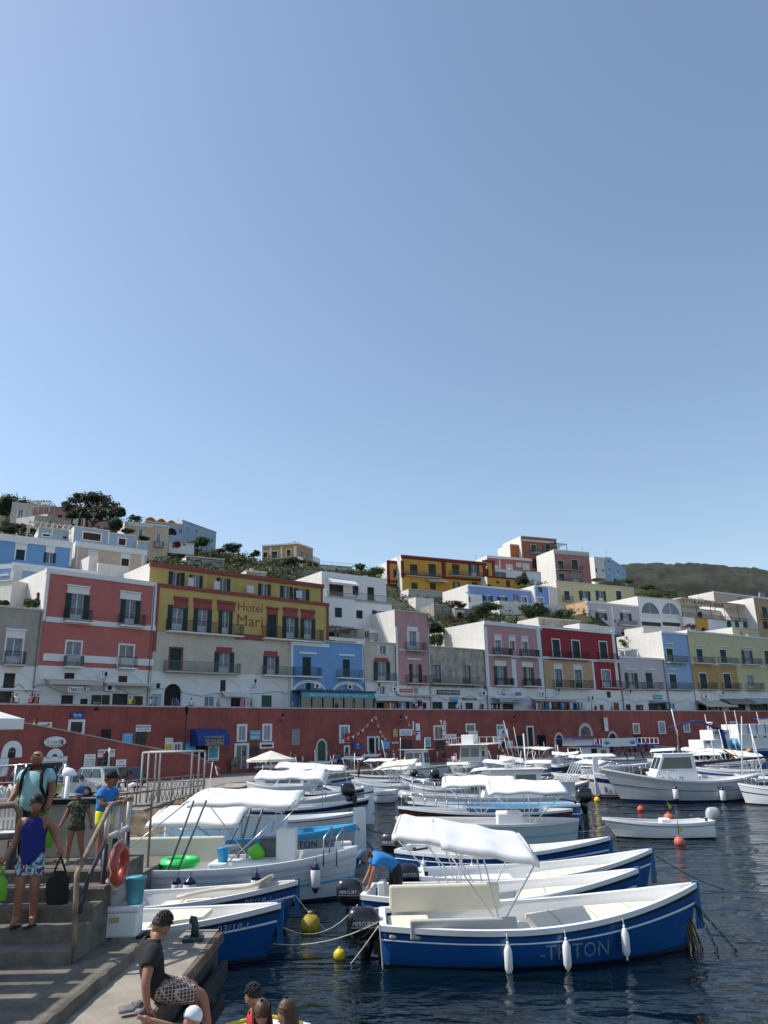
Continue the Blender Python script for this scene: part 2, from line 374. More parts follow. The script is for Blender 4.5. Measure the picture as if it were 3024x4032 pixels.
  if k=='A':
   t_=MB();n=12;rr=w/2;cu=(u0+u1)/2;zc=z1-rr;e=.004
   mm=mat_at(u0-.05,zc)
   for sgn in(-1,1):
    arc=[(cu+sgn*math.cos(math.pi/2*i/n)*rr,zc+math.sin(math.pi/2*i/n)*rr)for i in range(n+1)]
    pts=[(cu+sgn*rr,z1+.0)]+arc
    for i in range(n):t_.poly([(pts[0][0],-e,pts[0][1]),(arc[i][0],-e,arc[i][1]),(arc[i+1][0],-e,arc[i+1][1])],mm)
    P=[[(x,-e,z),(x,.28,z)]for x,z in arc];t_.grid(P,mm,sm=False)
   t_.build('arch_spandrel',root)
 return root,F,H
def fr(name,label,L,R,off,wall,spec='',**k):
 k.setdefault('depth',11);return building(name,label,L,R,6.3,DP(px(*L)[0])+off,DP(px(*R)[0])+off,wall,spec,**k)
HF={}
HF['beige']=fr('beige_house','grey beige plastered house with one scrolled iron balcony at far left',('a',-60,1052),('a',376,1095),6,'grey_beige','''
g e 48 245 186 462 t=w1
b e 28 370 196 474
x e 30 545 130 675
x e -10 700 115 822
B e -60 680 350 692 p=.25
O e -160 510 300 690''',bands=[(('e',150,483),'white')])
HF['red']=fr('red_house','brick red house with white corner strips above the tobacco shop',('a',404,742),('a',1345,862),6,'brick_red','''
s a 555 960 765 1198
s a 1032 1010 1202 1232
B a 578 895 768 958
B a 570 885 776 897 p=.22
B a 1032 945 1208 1008
B a 1026 938 1214 948 p=.22
b a 545 1102 768 1200 s=w
b a 1015 1142 1222 1236 s=w
g e 565 278 690 488 t=w m=R
g e 1022 308 1142 500 t=w
b e 545 405 690 492 s=w c=g st=.09
b e 1012 415 1150 504 s=w
B a 380 760 408 1188
B a 1308 860 1338 1250
B a 388 1192 1338 1236 p=.1
B e 366 402 1318 462 p=.1
O e 395 530 800 625
O e 860 545 1240 640
c e 553 545 640 602 m=B
c e 1018 570 1095 630 m=B
x e 525 735 630 826
x e 690 765 755 822
x e 965 722 1100 828
''',bands=[(('e',840,502),'white')],cap=.45,depth=12)
HF['hotel']=fr('hotel','long hotel with yellow upper floor over cream floor and white arches',('a',1350,872),('b',1296,712),6,'yellow','''
s a 1437 1055 1612 1270
s b 132 748 290 962
s b 350 765 468 975
c b 770 808 848 1000 t=r1
s b 898 822 1036 1015
s b 1053 838 1180 1025
B b -20 678 76 742 t=r
B b -26 668 82 680 t=r p=.2
B b 148 694 280 752 t=r
B b 142 684 287 696 t=r p=.2
B b 352 712 480 768 t=r
B b 346 703 487 714 t=r p=.2
B b 915 768 1018 822 t=r
B b 910 760 1024 770 t=r p=.2
B b 1068 784 1165 840 t=r
B b 1063 776 1170 786 t=r p=.2
b b -103 878 537 972 s=w
b b 725 930 1222 1028 s=w
B b 500 990 725 1018 t=r p=.1
c e 1458 335 1560 525 t=r
s f 312 255 482 435
B f 340 228 457 254 t=r
s f 733 288 868 450
B f 750 262 848 288 t=r
b f -121 350 510 432 c=g
b f 722 385 968 458 c=g s=w
O e 1320 565 1700 640
a e 1412 638 1560 845
A e 1412 638 1560 845
x e 1345 632 1378 678
O f 230 475 550 600
O f 625 497 920 640
c f 365 497 412 600 m=B
g f 230 640 312 748
x f 455 650 550 748
c f 720 628 808 745 m=E
''',bands=[(('b',500,1005),'cream'),(('f',480,447),'white')],cap=0,depth=12)
root,FH,HH=HF['hotel']
t_=MB();t_.box(-.05,FH.W+.05,-.14,.1,HH-.35,HH+.06,'trim_red');t_.box(FH.W-.35,FH.W+.02,-.05,.02,HH-7,HH-.35,'trim_red');t_.box(-.05,.35,-.05,.02,HH-7.6,HH-.35,'trim_red');t_.build('string_course',root)
u,z=FH.uv('b',624,746);text('Hotel','lettering',root,(u,-.02,z),1.05,'trim_red',width=3.5,bold=0)
u,z=FH.uv('b',622,862);text('Mari','lettering',root,(u,-.02,z),1.35,'trim_red',width=3.6,bold=0)
HF['hotel_top']=None
def clean(lbl,o):
 for k in('label','category'):
  if k in o:del o[k]
def topfloor():
 a=px('a',1292,690);b=px('b',1246,556)
 F2=Fac(PY(a[0],a[1],DP(a[0])+8.4),PY(b[0],b[1],DP(b[0])+8.4),6.3)
 sub,Fn,Hn=building('top_floor',None,('a',1292,690),('b',1246,556),6.3,DP(a[0])+8.2,DP(b[0])+8.2,'yellow','''
s a 1448 770 1585 885
s b 0 455 55 556
s b 95 470 213 577
s b 332 495 450 605
s b 690 545 797 648
s b 880 565 987 668
s b 1000 585 1130 685''',depth=9,cap=0)
 t=MB();t.box(-.1,Fn.W+.1,-.25,.15,Hn-.4,Hn+.1,'trim_red');t.box(Fn.W-.3,Fn.W+.02,-.05,.05,Hn-4.5,Hn-.4,'trim_red');t.build('cornice',sub)
 for rr in(('b',65,500,112,572),('b',285,530,335,600),('b',566,565,625,628),('b',990,612,1040,672)):
  u0,u1,z0,z1=Fn.rect(*rr);g=MB();g.box(u0,u1,-.8,-.74,z0,z1,'white_shutter');g.build('balcony_divider',sub)
 clean(None,sub)
 M=root.matrix_basis.copy();bpy.context.view_layer.update()
 wm=sub.matrix_world.copy();sub.parent=root;bpy.context.view_layer.update();sub.matrix_parent_inverse=root.matrix_world.inverted();sub.matrix_world=wm
topfloor()
HF['blue']=fr('blue_house','bright blue house with white edging and a dark glazed shopfront',('f',972,176),('f',1606,152),5.6,'blue','''
c f 1072 300 1145 465
c f 1418 320 1480 475
b f 985 395 1205 466 s=w
b f 1365 415 1560 480 s=w c=g
B f 1040 258 1187 274 p=.2
B f 1380 276 1517 291 p=.2
O f 985 497 1275 600 w=.35
O f 1325 508 1605 612 w=.35
c f 1102 522 1145 590
B f 972 190 988 590
B f 1586 170 1604 520
B f 972 176 1300 206
B f 1300 136 1606 164
''',cap=.1,depth=9)
HF['narrow']=fr('narrow_house','narrow grey white house between the bright blue and the tall pink house',('g',79,162),('g',350,184),6,'cream','''
s g 182 202 285 276 m=W
s g 155 340 296 508
b g 160 443 327 508 c=g s=w
B g 172 318 272 332 t=r
s g 190 550 272 620 m=W
x g 180 690 245 758
x g 275 682 420 758
''',bands=[(('g',200,520),'white')],cap=.1,depth=11)
HF['pink']=fr('tall_pink_house','tall slim pink house with white shutters above a dark shuttered balcony',('c',335,768),('c',622,794),6,'pink','''
s g 438 82 546 245 m=W
B g 443 40 530 78
b g 425 180 582 245 k=4
B g 345 238 632 248
s g 462 362 568 524 m=B
B g 440 310 555 324 p=.2
b g 430 462 593 524 k=4
B g 345 40 362 540
B g 622 40 634 540
g g 500 560 535 614
x g 400 682 466 758
x g 566 690 612 758
''',bands=[(('g',500,545),'white')],cap=.12,depth=13)
HF['stone']=fr('stone_house','low house of bare weathered stone over the trattoria',('g',635,206),('g',1112,236),6,'stone_wall','''
g g 667 368 735 530 f=g
g g 917 372 990 535 f=g
b g 635 470 1045 532 k=9 c=g st=.2
x g 660 684 750 758
x g 795 684 880 759
x g 945 692 1012 760
x g 1080 702 1105 760
''',bands=[(('g',800,560),'white')],cap=.1,depth=9)
HF['pink2']=fr('pink_house','wide pink house with white corner strips and black scrolled balconies',('c',1102,862),('c',1592,912),6,'pink','''
g g 1203 155 1250 285 t=w1
g g 1325 162 1368 240 t=w1
g g 1435 168 1480 290 t=w1
b g 1180 228 1320 286 s=w st=.08
b g 1410 240 1550 298 s=w st=.08
s g 1190 378 1303 548 m=g
s g 1447 388 1532 548 m=g
B g 1197 332 1290 376
B g 1428 342 1520 386
b g 1197 485 1332 544 s=w st=.08
b g 1433 490 1563 550 s=w st=.08
B g 1112 40 1140 560
B g 1345 318 1380 556
B g 1570 60 1604 560
B g 1112 290 1615 304 p=.12
x g 1165 695 1245 760
x g 1265 700 1360 760
c g 1262 580 1285 628 m=B
''',bands=[(('g',1300,562),'white')],cap=.55,depth=13)
HF['darkred']=fr('dark_red_house','dark red house with ochre lower floor and tall green shuttered doors',('d',46,748),('d',582,788),6,'dark_red','''
c h 137 124 188 255 t=w
c h 277 132 328 262 t=w
c h 470 140 522 265 t=w
b h 115 208 245 256 s=w
b h 260 212 378 262 s=w
b h 455 222 577 266 s=w
g h 155 332 205 462 t=w1 f=g
g h 293 337 345 466 t=w1 f=g
g h 487 340 545 460 t=w
b h 137 412 262 464
b h 278 415 400 468
b h 478 415 592 462
B h 50 258 610 272 p=.12
B h 50 60 62 470
B h 420 275 432 475
B h 570 60 588 470
c h 520 490 548 533 m=B
c h 470 583 498 628 m=D
c h 568 570 607 628 m=D
x h 20 570 100 628
x h 120 570 250 628
x h 275 570 330 628
''',bands=[(('h',300,474),'white')],patches=[(('h',62,272,420,468),'ochre_worn')],cap=.35,depth=13)
HF['lavender']=fr('lavender_house','low lavender grey house with a white framed pergola on its roof',('h',606,240),('h',919,258),6,'lavender','''
s h 650 358 738 474
c h 797 358 845 470
B h 645 328 720 336 p=.2
B h 780 330 855 338 p=.2
b h 628 425 765 474 c=g
b h 780 427 893 474 c=g
x h 655 580 690 628
x h 725 584 780 628
x h 815 572 968 628
c h 998 575 1036 628 m=D
c h 1085 573 1125 628 m=D
''',bands=[(('h',760,484),'white')],cap=.25,depth=9)
HF['lightblue']=fr('light_blue_house','slim light blue house with a tall blank white side wall',('d',904,782),('d',1086,798),6,'blue_light','''
c h 943 187 990 285 t=w
B h 935 148 985 156 p=.2
b h 937 240 1070 286 c=g k=4
c h 965 368 1015 470 t=w
B h 955 328 1010 336 p=.2
b h 948 430 1105 476 c=g
''',bands=[(('h',1000,488),'white')],cap=.35,depth=14)
HF['yellowr']=fr('pale_yellow_house','long pale yellow house at the right edge with ochre lower floor',('d',1087,796),('d',1720,818),6,'yellow_pale','''
c h 1155 190 1200 290 t=w
c h 1322 195 1367 290 t=w
s h 1475 200 1550 298 t=w
c h 1637 203 1680 300 t=w
B h 1140 165 1210 172 p=.2
B h 1305 170 1385 177 p=.2
B h 1470 176 1545 183 p=.2
b h 1135 248 1260 292 c=g s=w
b h 1303 252 1430 294 c=g s=w
b h 1470 258 1593 300 c=g s=w
b h 1637 262 1715 302 c=g s=w
B h 1110 296 1700 306
c h 1178 362 1228 474 t=w
c h 1347 365 1398 474 t=w
g h 1517 375 1562 474
b h 1165 430 1278 474 k=4
b h 1333 432 1447 474 k=4
b h 1507 432 1607 476
x h 1165 575 1330 628
x h 1380 575 1500 628
x h 1530 575 1659 628
''',bands=[(('h',1400,490),'white')],patches=[(('h',1112,306,1447,478),'ochre')],cap=.3,depth=14)
def strip(name,pts0,pts1,z,m,kind='structure',thick=None):
 b=MB();P=[[(a.x,a.y,z),(c.x,c.y,z)]for a,c in zip(pts0,pts1)];b.grid(P,m,sm=False,flip=True);o=b.build(name);tag(o,kind=kind);return o
def offs(pts,d):
 out=[]
 for i,p in enumerate(pts):
  t=(pts[min(i+1,len(pts)-1)]-pts[max(i-1,0)]);t.z=0;t.normalize();n=Vector((-t.y,t.x,0));out.append(p+n*d)
 return out
PROM=6.9
mat('asphalt',(.10,.095,.09),var=.2,rough=.9,scale=1.5,bump=.01)
mat('paving',(.22,.205,.185),var=.2,rough=.9,scale=.8,bump=.01)
strip('promenade_pavement',offs(WP,.3),offs(WP,9),PROM,'paving')
QZ=.8
def wallmesh(pts,z0,z1,thick,m,name,label,cat):
 b=MB();back=offs(pts,thick)
 for i in range(len(pts)-1):
  a,c,d,e=pts[i],pts[i+1],back[i+1],back[i]
  b.poly([(a.x,a.y,z0),(c.x,c.y,z0),(c.x,c.y,z1),(a.x,a.y,z1)],m)
  b.poly([(a.x,a.y,z1),(c.x,c.y,z1),(d.x,d.y,z1),(e.x,e.y,z1)],m)
  b.poly([(e.x,e.y,z0),(e.x,e.y,z1),(d.x,d.y,z1),(d.x,d.y,z0)],m)
 root=empty(name,(0,0,0),0,label,cat);b.build('wall_face',root);return root
MATS['red_wall2']=MATS['red_wall']
pw=wallmesh(WP,QZ-1,7.5,.4,'red_wall','promenade_wall','long dark red harbour wall carrying the promenade, with doors and signs','wall')
b=MB();f_=offs(WP,-.08);k_=offs(WP,.48)
P=[[(f_[i].x,f_[i].y,7.5),(f_[i].x,f_[i].y,7.66),(k_[i].x,k_[i].y,7.66),(k_[i].x,k_[i].y,7.5)]for i in range(len(WP))]
b.grid(P,'coping',sm=False);b.build('coping',pw)
WF=[Fac(WP[i],WP[i+1])for i in range(len(WP)-1)]
def wf(x):
 for i in range(len(_wt)-1):
  if x<=_wt[i+1][0]:return WF[i]
 return WF[-1]
def facroot(F,u,z,name,label,cat,group=None,off=0.):
 p=F.w(u,-off,z);return empty(name,p,F.rz,label,cat,group)
def wrect(r,x0,y0,x1,y1,F=None):
 X,Y=px(r,(x0+x1)/2,(y0+y1)/2);F=F or wf(X);return F,F.rect(r,x0,y0,x1,y1)
def wopen(kind,r,x0,y0,x1,y1,pane='pane',frame='trim',fw=.22,F=None,parent=None,arch=False,mull=True,label=None):
 F,(u0,u1,z0,z1)=wrect(r,x0,y0,x1,y1,F);w=u1-u0;h=z1-z0
 e=empty(kind,F.w(u0,0,z0),F.rz)
 e.parent=parent or pw
 if parent:e.matrix_parent_inverse=Matrix.Translation(parent.location).inverted()
 b=MB();q=MB();i=fw
 if not arch:
  if frame:
   b.box(0,i,-.1,.02,0,h,frame);b.box(w-i,w,-.1,.02,0,h,frame);b.box(i,w-i,-.1,.02,h-i,h,frame)
   if kind=='window':b.box(i,w-i,-.1,.02,0,i*.7,frame)
  else:i=0
  q.box(i,w-i,-.02,.03,0,h-i,pane)
  if mull and pane in('pane','curtain'):
   q.box(w/2-.04,w/2+.04,-.05,-.02,0,h-i,'frame');q.box(i,i+.07,-.05,-.02,0,h-i,'frame');q.box(w-i-.07,w-i,-.05,-.02,0,h-i,'frame')
 else:
  n=14;R_=w/2;zc=h-R_
  arc=lambda rr,d:[(R_-math.cos(math.pi*k/n)*rr,d,zc+math.sin(math.pi*k/n)*rr)for k in range(n+1)]
  o_,i_=arc(R_,-.1),arc(R_-i,-.1)
  b.grid([[o_[k],i_[k],(i_[k][0],.02,i_[k][2])]for k in range(n+1)],frame or 'trim',sm=False)
  b.box(0,i,-.1,.02,0,zc,frame or 'trim');b.box(w-i,w,-.1,.02,0,zc,frame or 'trim')
  ii=arc(R_-i,-.02);q.poly([(i,-.02,0),(w-i,-.02,0)]+ii[::-1],pane)
  if mull:
   for k in range(1,8):
    a=math.pi*k/8;q.tube([(R_,-.04,zc),(R_-math.cos(a)*(R_-i),-.04,zc+math.sin(a)*(R_-i))],.015,'iron_grey',4)
   for rr in(.45,.75):q.tube([(R_-math.cos(math.pi*k/10)*rr*(R_-i),-.04,zc+math.sin(math.pi*k/10)*rr*(R_-i))for k in range(11)],.015,'iron_grey',4)
   q.box(i,w-i,-.06,-.03,zc-.05,zc+.03,'iron_grey')
 if b.v:b.build('frame',e)
 q.build('door_leaf' if kind=='door' else 'pane',e);return e
for a in(('window','f',505,875,592,1028,'curtain'),('window','f',723,872,806,1023,'curtain'),('door','f',482,1040,607,1262,'pane'),('window','f',702,1033,822,1085,'shop_dark'),('window','f',1385,883,1475,1040,'curtain'),('door','f',1425,1057,1475,1150,'dark'),('door','g',98,980,203,1105,'dark'),('window','g',668,886,757,1012,'pane'),('door','f',1628,980,1700,1150,'dark'),('window','g',943,870,1027,945,'pane'),('window','g',1212,878,1280,1000,'pane'),('window','h',703,713,750,790,'pane'),('window','h',883,698,932,790,'curtain'),('window','h',1060,710,1105,780,'curtain'),('window','h',1225,712,1260,760,'pane'),('window','h',1390,700,1440,760,'curtain'),('window','e',1480,1140,1565,1222,'pane'),('window','e',582,945,724,1075,'shop_dark'),('door','g',1470,890,1530,1060,'dark'),('door','g',1225,1010,1290,1090,'dark')):
 wopen(*a)
for a in(('window','e',868,1030,952,1115,'dark'),('door','e',1168,1052,1258,1180,'shop_dark'),('window','f',980,918,1048,1055,'grey_shutter'),('door','h',30,798,88,880,'dark'),('door','h',710,795,765,870,'dark'),('window','e',805,840,848,870,'dark'),('door','g',372,1010,490,1110,'shop_dark'),('door','f',150,1065,245,1180,'dark'),('window','f',612,1070,700,1140,'shop_dark'),('window','g',1375,975,1448,1075,'dark'),('window','g',1562,972,1635,1075,'dark'),('door','g',690,1018,765,1090,'shop_dark'),('door','h',820,825,868,865,'brown_door')):
 wopen(*a,frame=None,mull=False)
wopen('window','e',320,968,440,1040,frame='trim')
wopen('door','f',1185,1000,1280,1192,pane='green_door',frame='trim_cream',arch=True,mull=False)
wopen('window','h',315,712,415,806,pane='iron_grey',frame='trim_cream',arch=True,fw=.5)
wopen('door','h',145,778,215,880,pane='dark',frame='trim_cream',arch=True,fw=.4,mull=False)
wopen('window','h',520,768,590,808,pane='dark',frame='trim_cream',arch=True,fw=.4,mull=False)
q0=WP;q1=offs(WP,-14)
b=MB();far=offs(WP,.2)
edge=[PZ(*p,QZ)for p in((-300,3190),(300,3190),(560,3190),(880,3085),(1150,3060),(1600,3023),(2000,2998),(2300,2978),(2650,2962),(3024,2955),(3300,2950))]
import bisect
P=[]
for i,w in enumerate(far):P.append([(edge[i].x,edge[i].y,QZ),(w.x,w.y,QZ)])
b.grid(P,'paving',sm=False,flip=True)
b.grid([[(e.x,e.y,QZ),(e.x,e.y,-1.2)]for e in edge],'rubble',sm=False)
tag(b.build('quay_pavement'),kind='structure')
def water():
 M=bpy.data.materials.new('water');M.use_nodes=True;nt=M.node_tree;N=nt.nodes;L=nt.links;p=N['Principled BSDF']
 p.inputs['Base Color'].default_value=(.0012,.006,.010,1);p.inputs['Roughness'].default_value=.045;p.inputs['IOR'].default_value=1.33;p.inputs['Specular IOR Level'].default_value=.5
 tc=N.new('ShaderNodeTexCoord');mp=N.new('ShaderNodeMapping');mp.inputs['Scale'].default_value=(1,1.6,1);mp.inputs['Rotation'].default_value=(0,0,.3);L.new(tc.outputs['Object'],mp.inputs[0])
 nl=N.new('ShaderNodeTexNoise');nl.inputs['Scale'].default_value=.13;nl.inputs['Detail'].default_value=2;L.new(tc.outputs['Object'],nl.inputs['Vector']);mr=N.new('ShaderNodeMapRange');mr.inputs[1].default_value=.35;mr.inputs[2].default_value=.68;mr.inputs[3].default_value=.12;mr.inputs[4].default_value=.95;L.new(nl.outputs[0],mr.inputs[0])
 prev=None
 for sc,st,di in((.35,.9,.34),(1.3,.8,.13),(4.2,.6,.028),(12,.4,.005)):
  n=N.new('ShaderNodeTexNoise');n.inputs['Scale'].default_value=sc;n.inputs['Detail'].default_value=3;n.inputs['Distortion'].default_value=.6;L.new(mp.outputs[0],n.inputs['Vector'])
  b=N.new('ShaderNodeBump');b.inputs['Strength'].default_value=st;(L.new(mr.outputs[0],b.inputs['Strength'])if sc>1 else None);b.inputs['Distance'].default_value=di;L.new(n.outputs[0],b.inputs['Height'])
  if prev:L.new(prev.outputs[0],b.inputs['Normal'])
  prev=b
 L.new(prev.outputs[0],p.inputs['Normal']);return M
MATS['water']=water()
b=MB();b.poly([(-400,-60,0),(900,-60,0),(900,1500,0),(-400,1500,0)],'water');tag(b.build('harbour_water'),kind='structure')
def up(name,label,L,R,B,off,wall,spec='',**k):
 """L, R: top corners; B: a point of the foot line; off: metres behind the promenade line (one number or a pair)"""
 o=off if isinstance(off,tuple)else(off,off)
 lx,rx=px(*L)[0],px(*R)[0];dl,dr=DP(lx)+o[0],DP(rx)+o[1]
 bx,by=px(*B);t=min(1,max(0,(bx-lx)/(rx-lx)));zb=PY(bx,by,dl+(dr-dl)*t).z
 k.setdefault('depth',10);k.setdefault('cap',.15)
 r,F,H=building(name,label,L,R,zb-1.5,dl,dr,wall,spec,**k)
 return r,F,H
UP={}
UP['u1']=up('blue_house','blue house with white window panels, upper left behind the brick red house',('a',-160,432),('a',618,505),('a',300,800),22,'blue','''
c a 135 577 213 665 t=w1
s a 375 603 478 692 t=w1
B a 600 520 618 720''',cap=.8,depth=9)
UP['u1b']=up('blue_terrace_house','low blue terrace house with white coping just above the brick red house',('a',120,664),('a',845,795),('a',500,850),16,'blue_light','''
B a 120 690 160 820''',cap=.8,depth=6)
UP['u1c']=up('white_block','sunlit white plastered block behind the grey beige house, far left',('a',-40,880),('a',112,808),('a',50,1100),(12,10),'side_white','',cap=.1,depth=5)
UP['u1d']=up('light_blue_house','light blue house corner with white cornices at the left edge of the photo',('a',-80,745),('a',118,668),('a',60,880),(17,15),'blue_light','B a 10 790 78 806 p=.3\nB a 95 700 118 850',cap=.5,depth=5)
UP['u2']=up('peach_house','peach house with white cornice and brown shutters below the blue grey roof rooms',('a',652,512),('a',1262,582),('a',900,735),24,'peach','''
c a 1043 655 1107 716 m=B t=w1
c a 760 640 830 700 m=B t=w1
B a 655 540 668 720
B a 1212 590 1240 720''',cap=.7,depth=10)
UP['ch']=up('white_roof_block','white stepped chimney block standing in front of the peach house',('a',768,632),('a',845,640),('a',800,800),18,'side_white','',cap=0,depth=3,cat='roof block')
UP['ch2']=up('white_roof_wall','low sunlit white roof wall between the blue terrace and the hotel',('a',845,690),('a',1110,722),('a',900,820),17,'side_white','',cap=0,depth=3,cat='roof block')
UP['u3']=up('blue_grey_house','blue grey roof house with a wide brown shuttered window under the pine',('a',640,380),('a',942,408),('a',800,540),30,'blue_grey','''
c a 713 435 865 497 m=B t=w
B a 928 415 940 530''',depth=7)
UP['u3b']=up('blue_grey_house','lower blue grey roof house with a small square brown window',('a',944,432),('a',1172,458),('a',1050,580),30,'blue_grey','''
c a 1020 482 1078 540 m=B t=w''',depth=7)
UP['u3c']=up('blue_grey_annex','small blue grey annex at the right end of the roof rooms',('a',1186,502),('a',1276,512),('a',1230,640),29,'blue_grey','',depth=6)
UP['u3d']=up('blue_grey_pavilion','flat blue grey room shaded by a white beam pergola, upper left',('a',335,388),('a',612,402),('a',480,500),33,'blue_grey','''
c a 368 445 430 462 m=B t=w
x a 540 462 575 482''',depth=5)
UP['u4']=up('cream_villa','cream rounded villa with one arched window and a pergola, top left hillside',('a',104,176),('a',278,170),('a',200,370),62,'cream','''
s a 140 235 214 292 m=W''',depth=9,cap=0)
UP['u4b']=up('pink_villa','pink flat roofed villa wing half hidden by the pine on the top left hillside',('a',280,158),('a',620,262),('a',450,330),(70,68),'pink_faded','''
c a 495 278 535 303 m=B
c a 272 240 294 290 m=B''',depth=9,cap=.1)
UP['u4c']=up('white_villa_terrace','white curved terrace block with small slit windows under the top left villas',('a',296,300),('a',410,268),('a',350,370),56,'cream','',depth=7,cap=0)
UP['u4d']=up('white_villa','white hillside block with two tiny dark windows left of the pine trunk',('a',410,268),('a',628,342),('a',500,400),(56,60),'cream','''
x a 425 330 438 372
x a 490 356 517 386''',depth=7,cap=0)
UP['u5']=up('pink_wall_house','long pink house seen through the trunks of the pine',('a',630,255),('a',945,348),('a',800,395),72,'pink_faded','''
x a 630 310 680 375
B a 715 290 728 380''',depth=7,cap=.2)
UP['u6']=up('pink_beige_house','tall pink beige house with a white shuttered balcony door right of the pine',('a',1075,305),('a',1452,402),('a',1250,600),58,'peach','''
s a 1330 440 1388 552 m=W
b a 1325 515 1400 552
s a 1180 405 1238 470 m=W
B a 1100 355 1310 378''',depth=9,cap=.25)
UP['u7']=up('white_arched_house','white hillside house with glazed arches under orange roof awnings',('a',1250,322),('a',1576,368),('a',1450,480),80,'blue_grey','''
a a 1312 372 1408 402
A a 1312 372 1408 402
a a 1430 392 1520 450
A a 1430 392 1520 450
g a 1537 400 1568 440''',depth=8,cap=.2)
UP['u7b']=up('grey_white_house','plain grey white box house with two small windows on the skyline, left',('b',40,12),('b',332,82),('b',200,200),(84,92),'blue_grey','''
g b 80 60 93 110
g b 152 80 167 112''',depth=10,cap=.1)
UP['u8']=up('stone_shed','low unfinished grey shed with a flat roof in the hillside shrubs',('b',75,292),('b',400,340),('b',250,385),48,'rubble','''
x b 150 315 200 350
x b 260 332 320 350''',depth=6,cap=.2,side='side_white')
UP['u8b']=up('white_shed','small white shed with two dark openings right of the pink beige house',('a',1455,500),('a',1670,535),('a',1580,550),62,'white','''
x a 1480 512 1500 530
x a 1570 525 1595 545''',depth=5,cap=.15)
UP['u9']=up('yellow_villa','yellow villa alone on the hill crest with green shutters and arches below its terrace',('b',727,216),('b',1030,186),('b',900,345),(93,88),'ochre','''
c b 735 273 770 320 m=B t=c
c b 810 265 855 328 t=c
c b 937 250 970 306 t=c
B b 795 235 805 325 t=c
B b 890 228 900 320 t=c
B b 1005 220 1018 320 t=c
b b 795 298 990 328 c=g''',depth=.5,cap=.3)
UP['u9b']=up('yellow_villa_wing','side wing of the crest villa, turned away, with a railed terrace over arches',('b',1030,186),('b',1162,243),('b',1100,380),(88,92),'ochre','''
c b 1055 262 1078 314 t=c
c b 1105 285 1120 320''',depth=9,cap=.3)
UP['u9c']=up('arched_terrace','arched yellow terrace base on the right side of the crest villa',('b',1075,322),('b',1218,352),('b',1150,388),(84,90),'ochre','''
a b 1112 335 1158 392
A b 1112 335 1158 392
a b 1165 355 1208 395
A b 1165 355 1208 395
b b 1035 292 1218 338 d=.1 c=g''',depth=3,cap=.1,cat='terrace')
UP['u10']=up('white_apartment_house','white apartment house with a striped awning over its terrace, right of the hotel',('b',1236,436),('c',262,498),('c',100,700),17,'white','''
x b 1302 548 1425 660
x b 1503 560 1555 642
c b 1632 572 1690 690
c c 100 572 158 690''',cap=0,depth=12)
UP['u10b']=up('white_apartment_storey','lower white storey with a railed terrace on top, right of the hotel',('b',1250,650),('c',312,700),('c',100,850),13,'white','''
c b 1350 748 1412 832
x b 1535 770 1590 838
x c 5 770 62 842
s c 143 775 262 818
b b 1285 622 1530 655 d=.1 c=g
b c 0 640 308 700 d=.1 c=g''',cap=0,depth=5)
UP['u10c']=up('white_terrace_house','small white roof house with railed sun terrace above the bright blue house',('c',78,935),('c',222,925),('c',150,1050),11,'white','''
g c 78 943 120 1010
b c 90 975 333 1040 d=.1 c=g''',cap=.1,depth=4)
UP['u10d']=up('white_roof_house','white low roof house with a dish aerial left of the tall pink house',('c',0,880),('c',190,855),('c',100,960),19,'side_white','',cap=.1,depth=5)
UP['u12']=up('yellow_mansion','deep yellow mansion banded in dark red on the hill, centre',('c',395,330),('c',1116,324),('c',700,610),84,'yellow_deep','''
c c 473 383 527 480 t=d
c c 632 380 686 478 t=d
c c 835 380 886 475 t=d
s c 972 380 1062 475 t=d
b c 430 447 720 484 c=g s=r
b c 805 445 1085 482 c=g
c c 485 540 527 592 t=d
x c 640 535 690 592
s c 838 530 895 600 t=d
x c 1000 528 1048 560
B c 395 350 412 492 t=d
B c 745 350 770 490 t=d
B c 1098 345 1118 520 t=d
B c 395 330 1118 352 t=d p=.2
B c 395 486 1118 494 t=d''',depth=10,cap=.1)
UP['u12l']=up('yellow_mansion_wing','left wing of the deep yellow mansion with one arched dark window',('c',275,350),('c',392,350),('c',330,590),87,'yellow_deep','''
s c 325 425 400 492 m=B t=d
B c 275 350 290 585 t=d
B c 275 350 392 366 t=d p=.2
B c 275 520 395 530 t=d
x c 290 545 385 590''',depth=8,cap=.1)
UP['u12r']=up('yellow_mansion_wing','right wing of the deep yellow mansion beside the pink red house',('c',1120,340),('c',1194,343),('c',1150,570),88,'yellow_deep','''
B c 1180 350 1194 515 t=d
B c 1120 342 1194 358 t=d p=.2
B c 1120 512 1196 520 t=d
c c 1122 420 1138 480 t=d''',depth=8,cap=.1)
UP['u12w']=up('terrace_wall','whitewashed rubble terrace wall under the deep yellow mansion',('c',455,602),('c',862,604),('c',600,700),76,'coping','',depth=4,cap=.1,cat='wall')
UP['u12x']=up('yellow_annex','low deep yellow annex with one dark door, right of the mansion',('c',1130,492),('c',1446,492),('c',1300,570),80,'yellow_deep','''
c c 1296 515 1328 572 m=B
x c 1130 548 1165 565
x c 1210 520 1235 540
B c 1130 492 1446 497 t=d''',depth=6,cap=0)
UP['u13']=up('brick_red_tower_house','tall weathered brick red house, highest on the hill right of centre',('c',1421,152),('d',160,112),('d',60,360),128,'brick_worn','''
c c 1510 207 1552 282 t=c
c c 1632 195 1672 275 t=c
c d 86 160 124 222 t=c
g c 1580 222 1602 250
b c 1503 250 1660 285 c=g
b d 0 200 128 228 c=g
c c 1522 330 1560 410
c d -8 272 26 338
c d 96 265 130 328
B c 1421 172 1700 182 t=c''',depth=12,cap=.2)
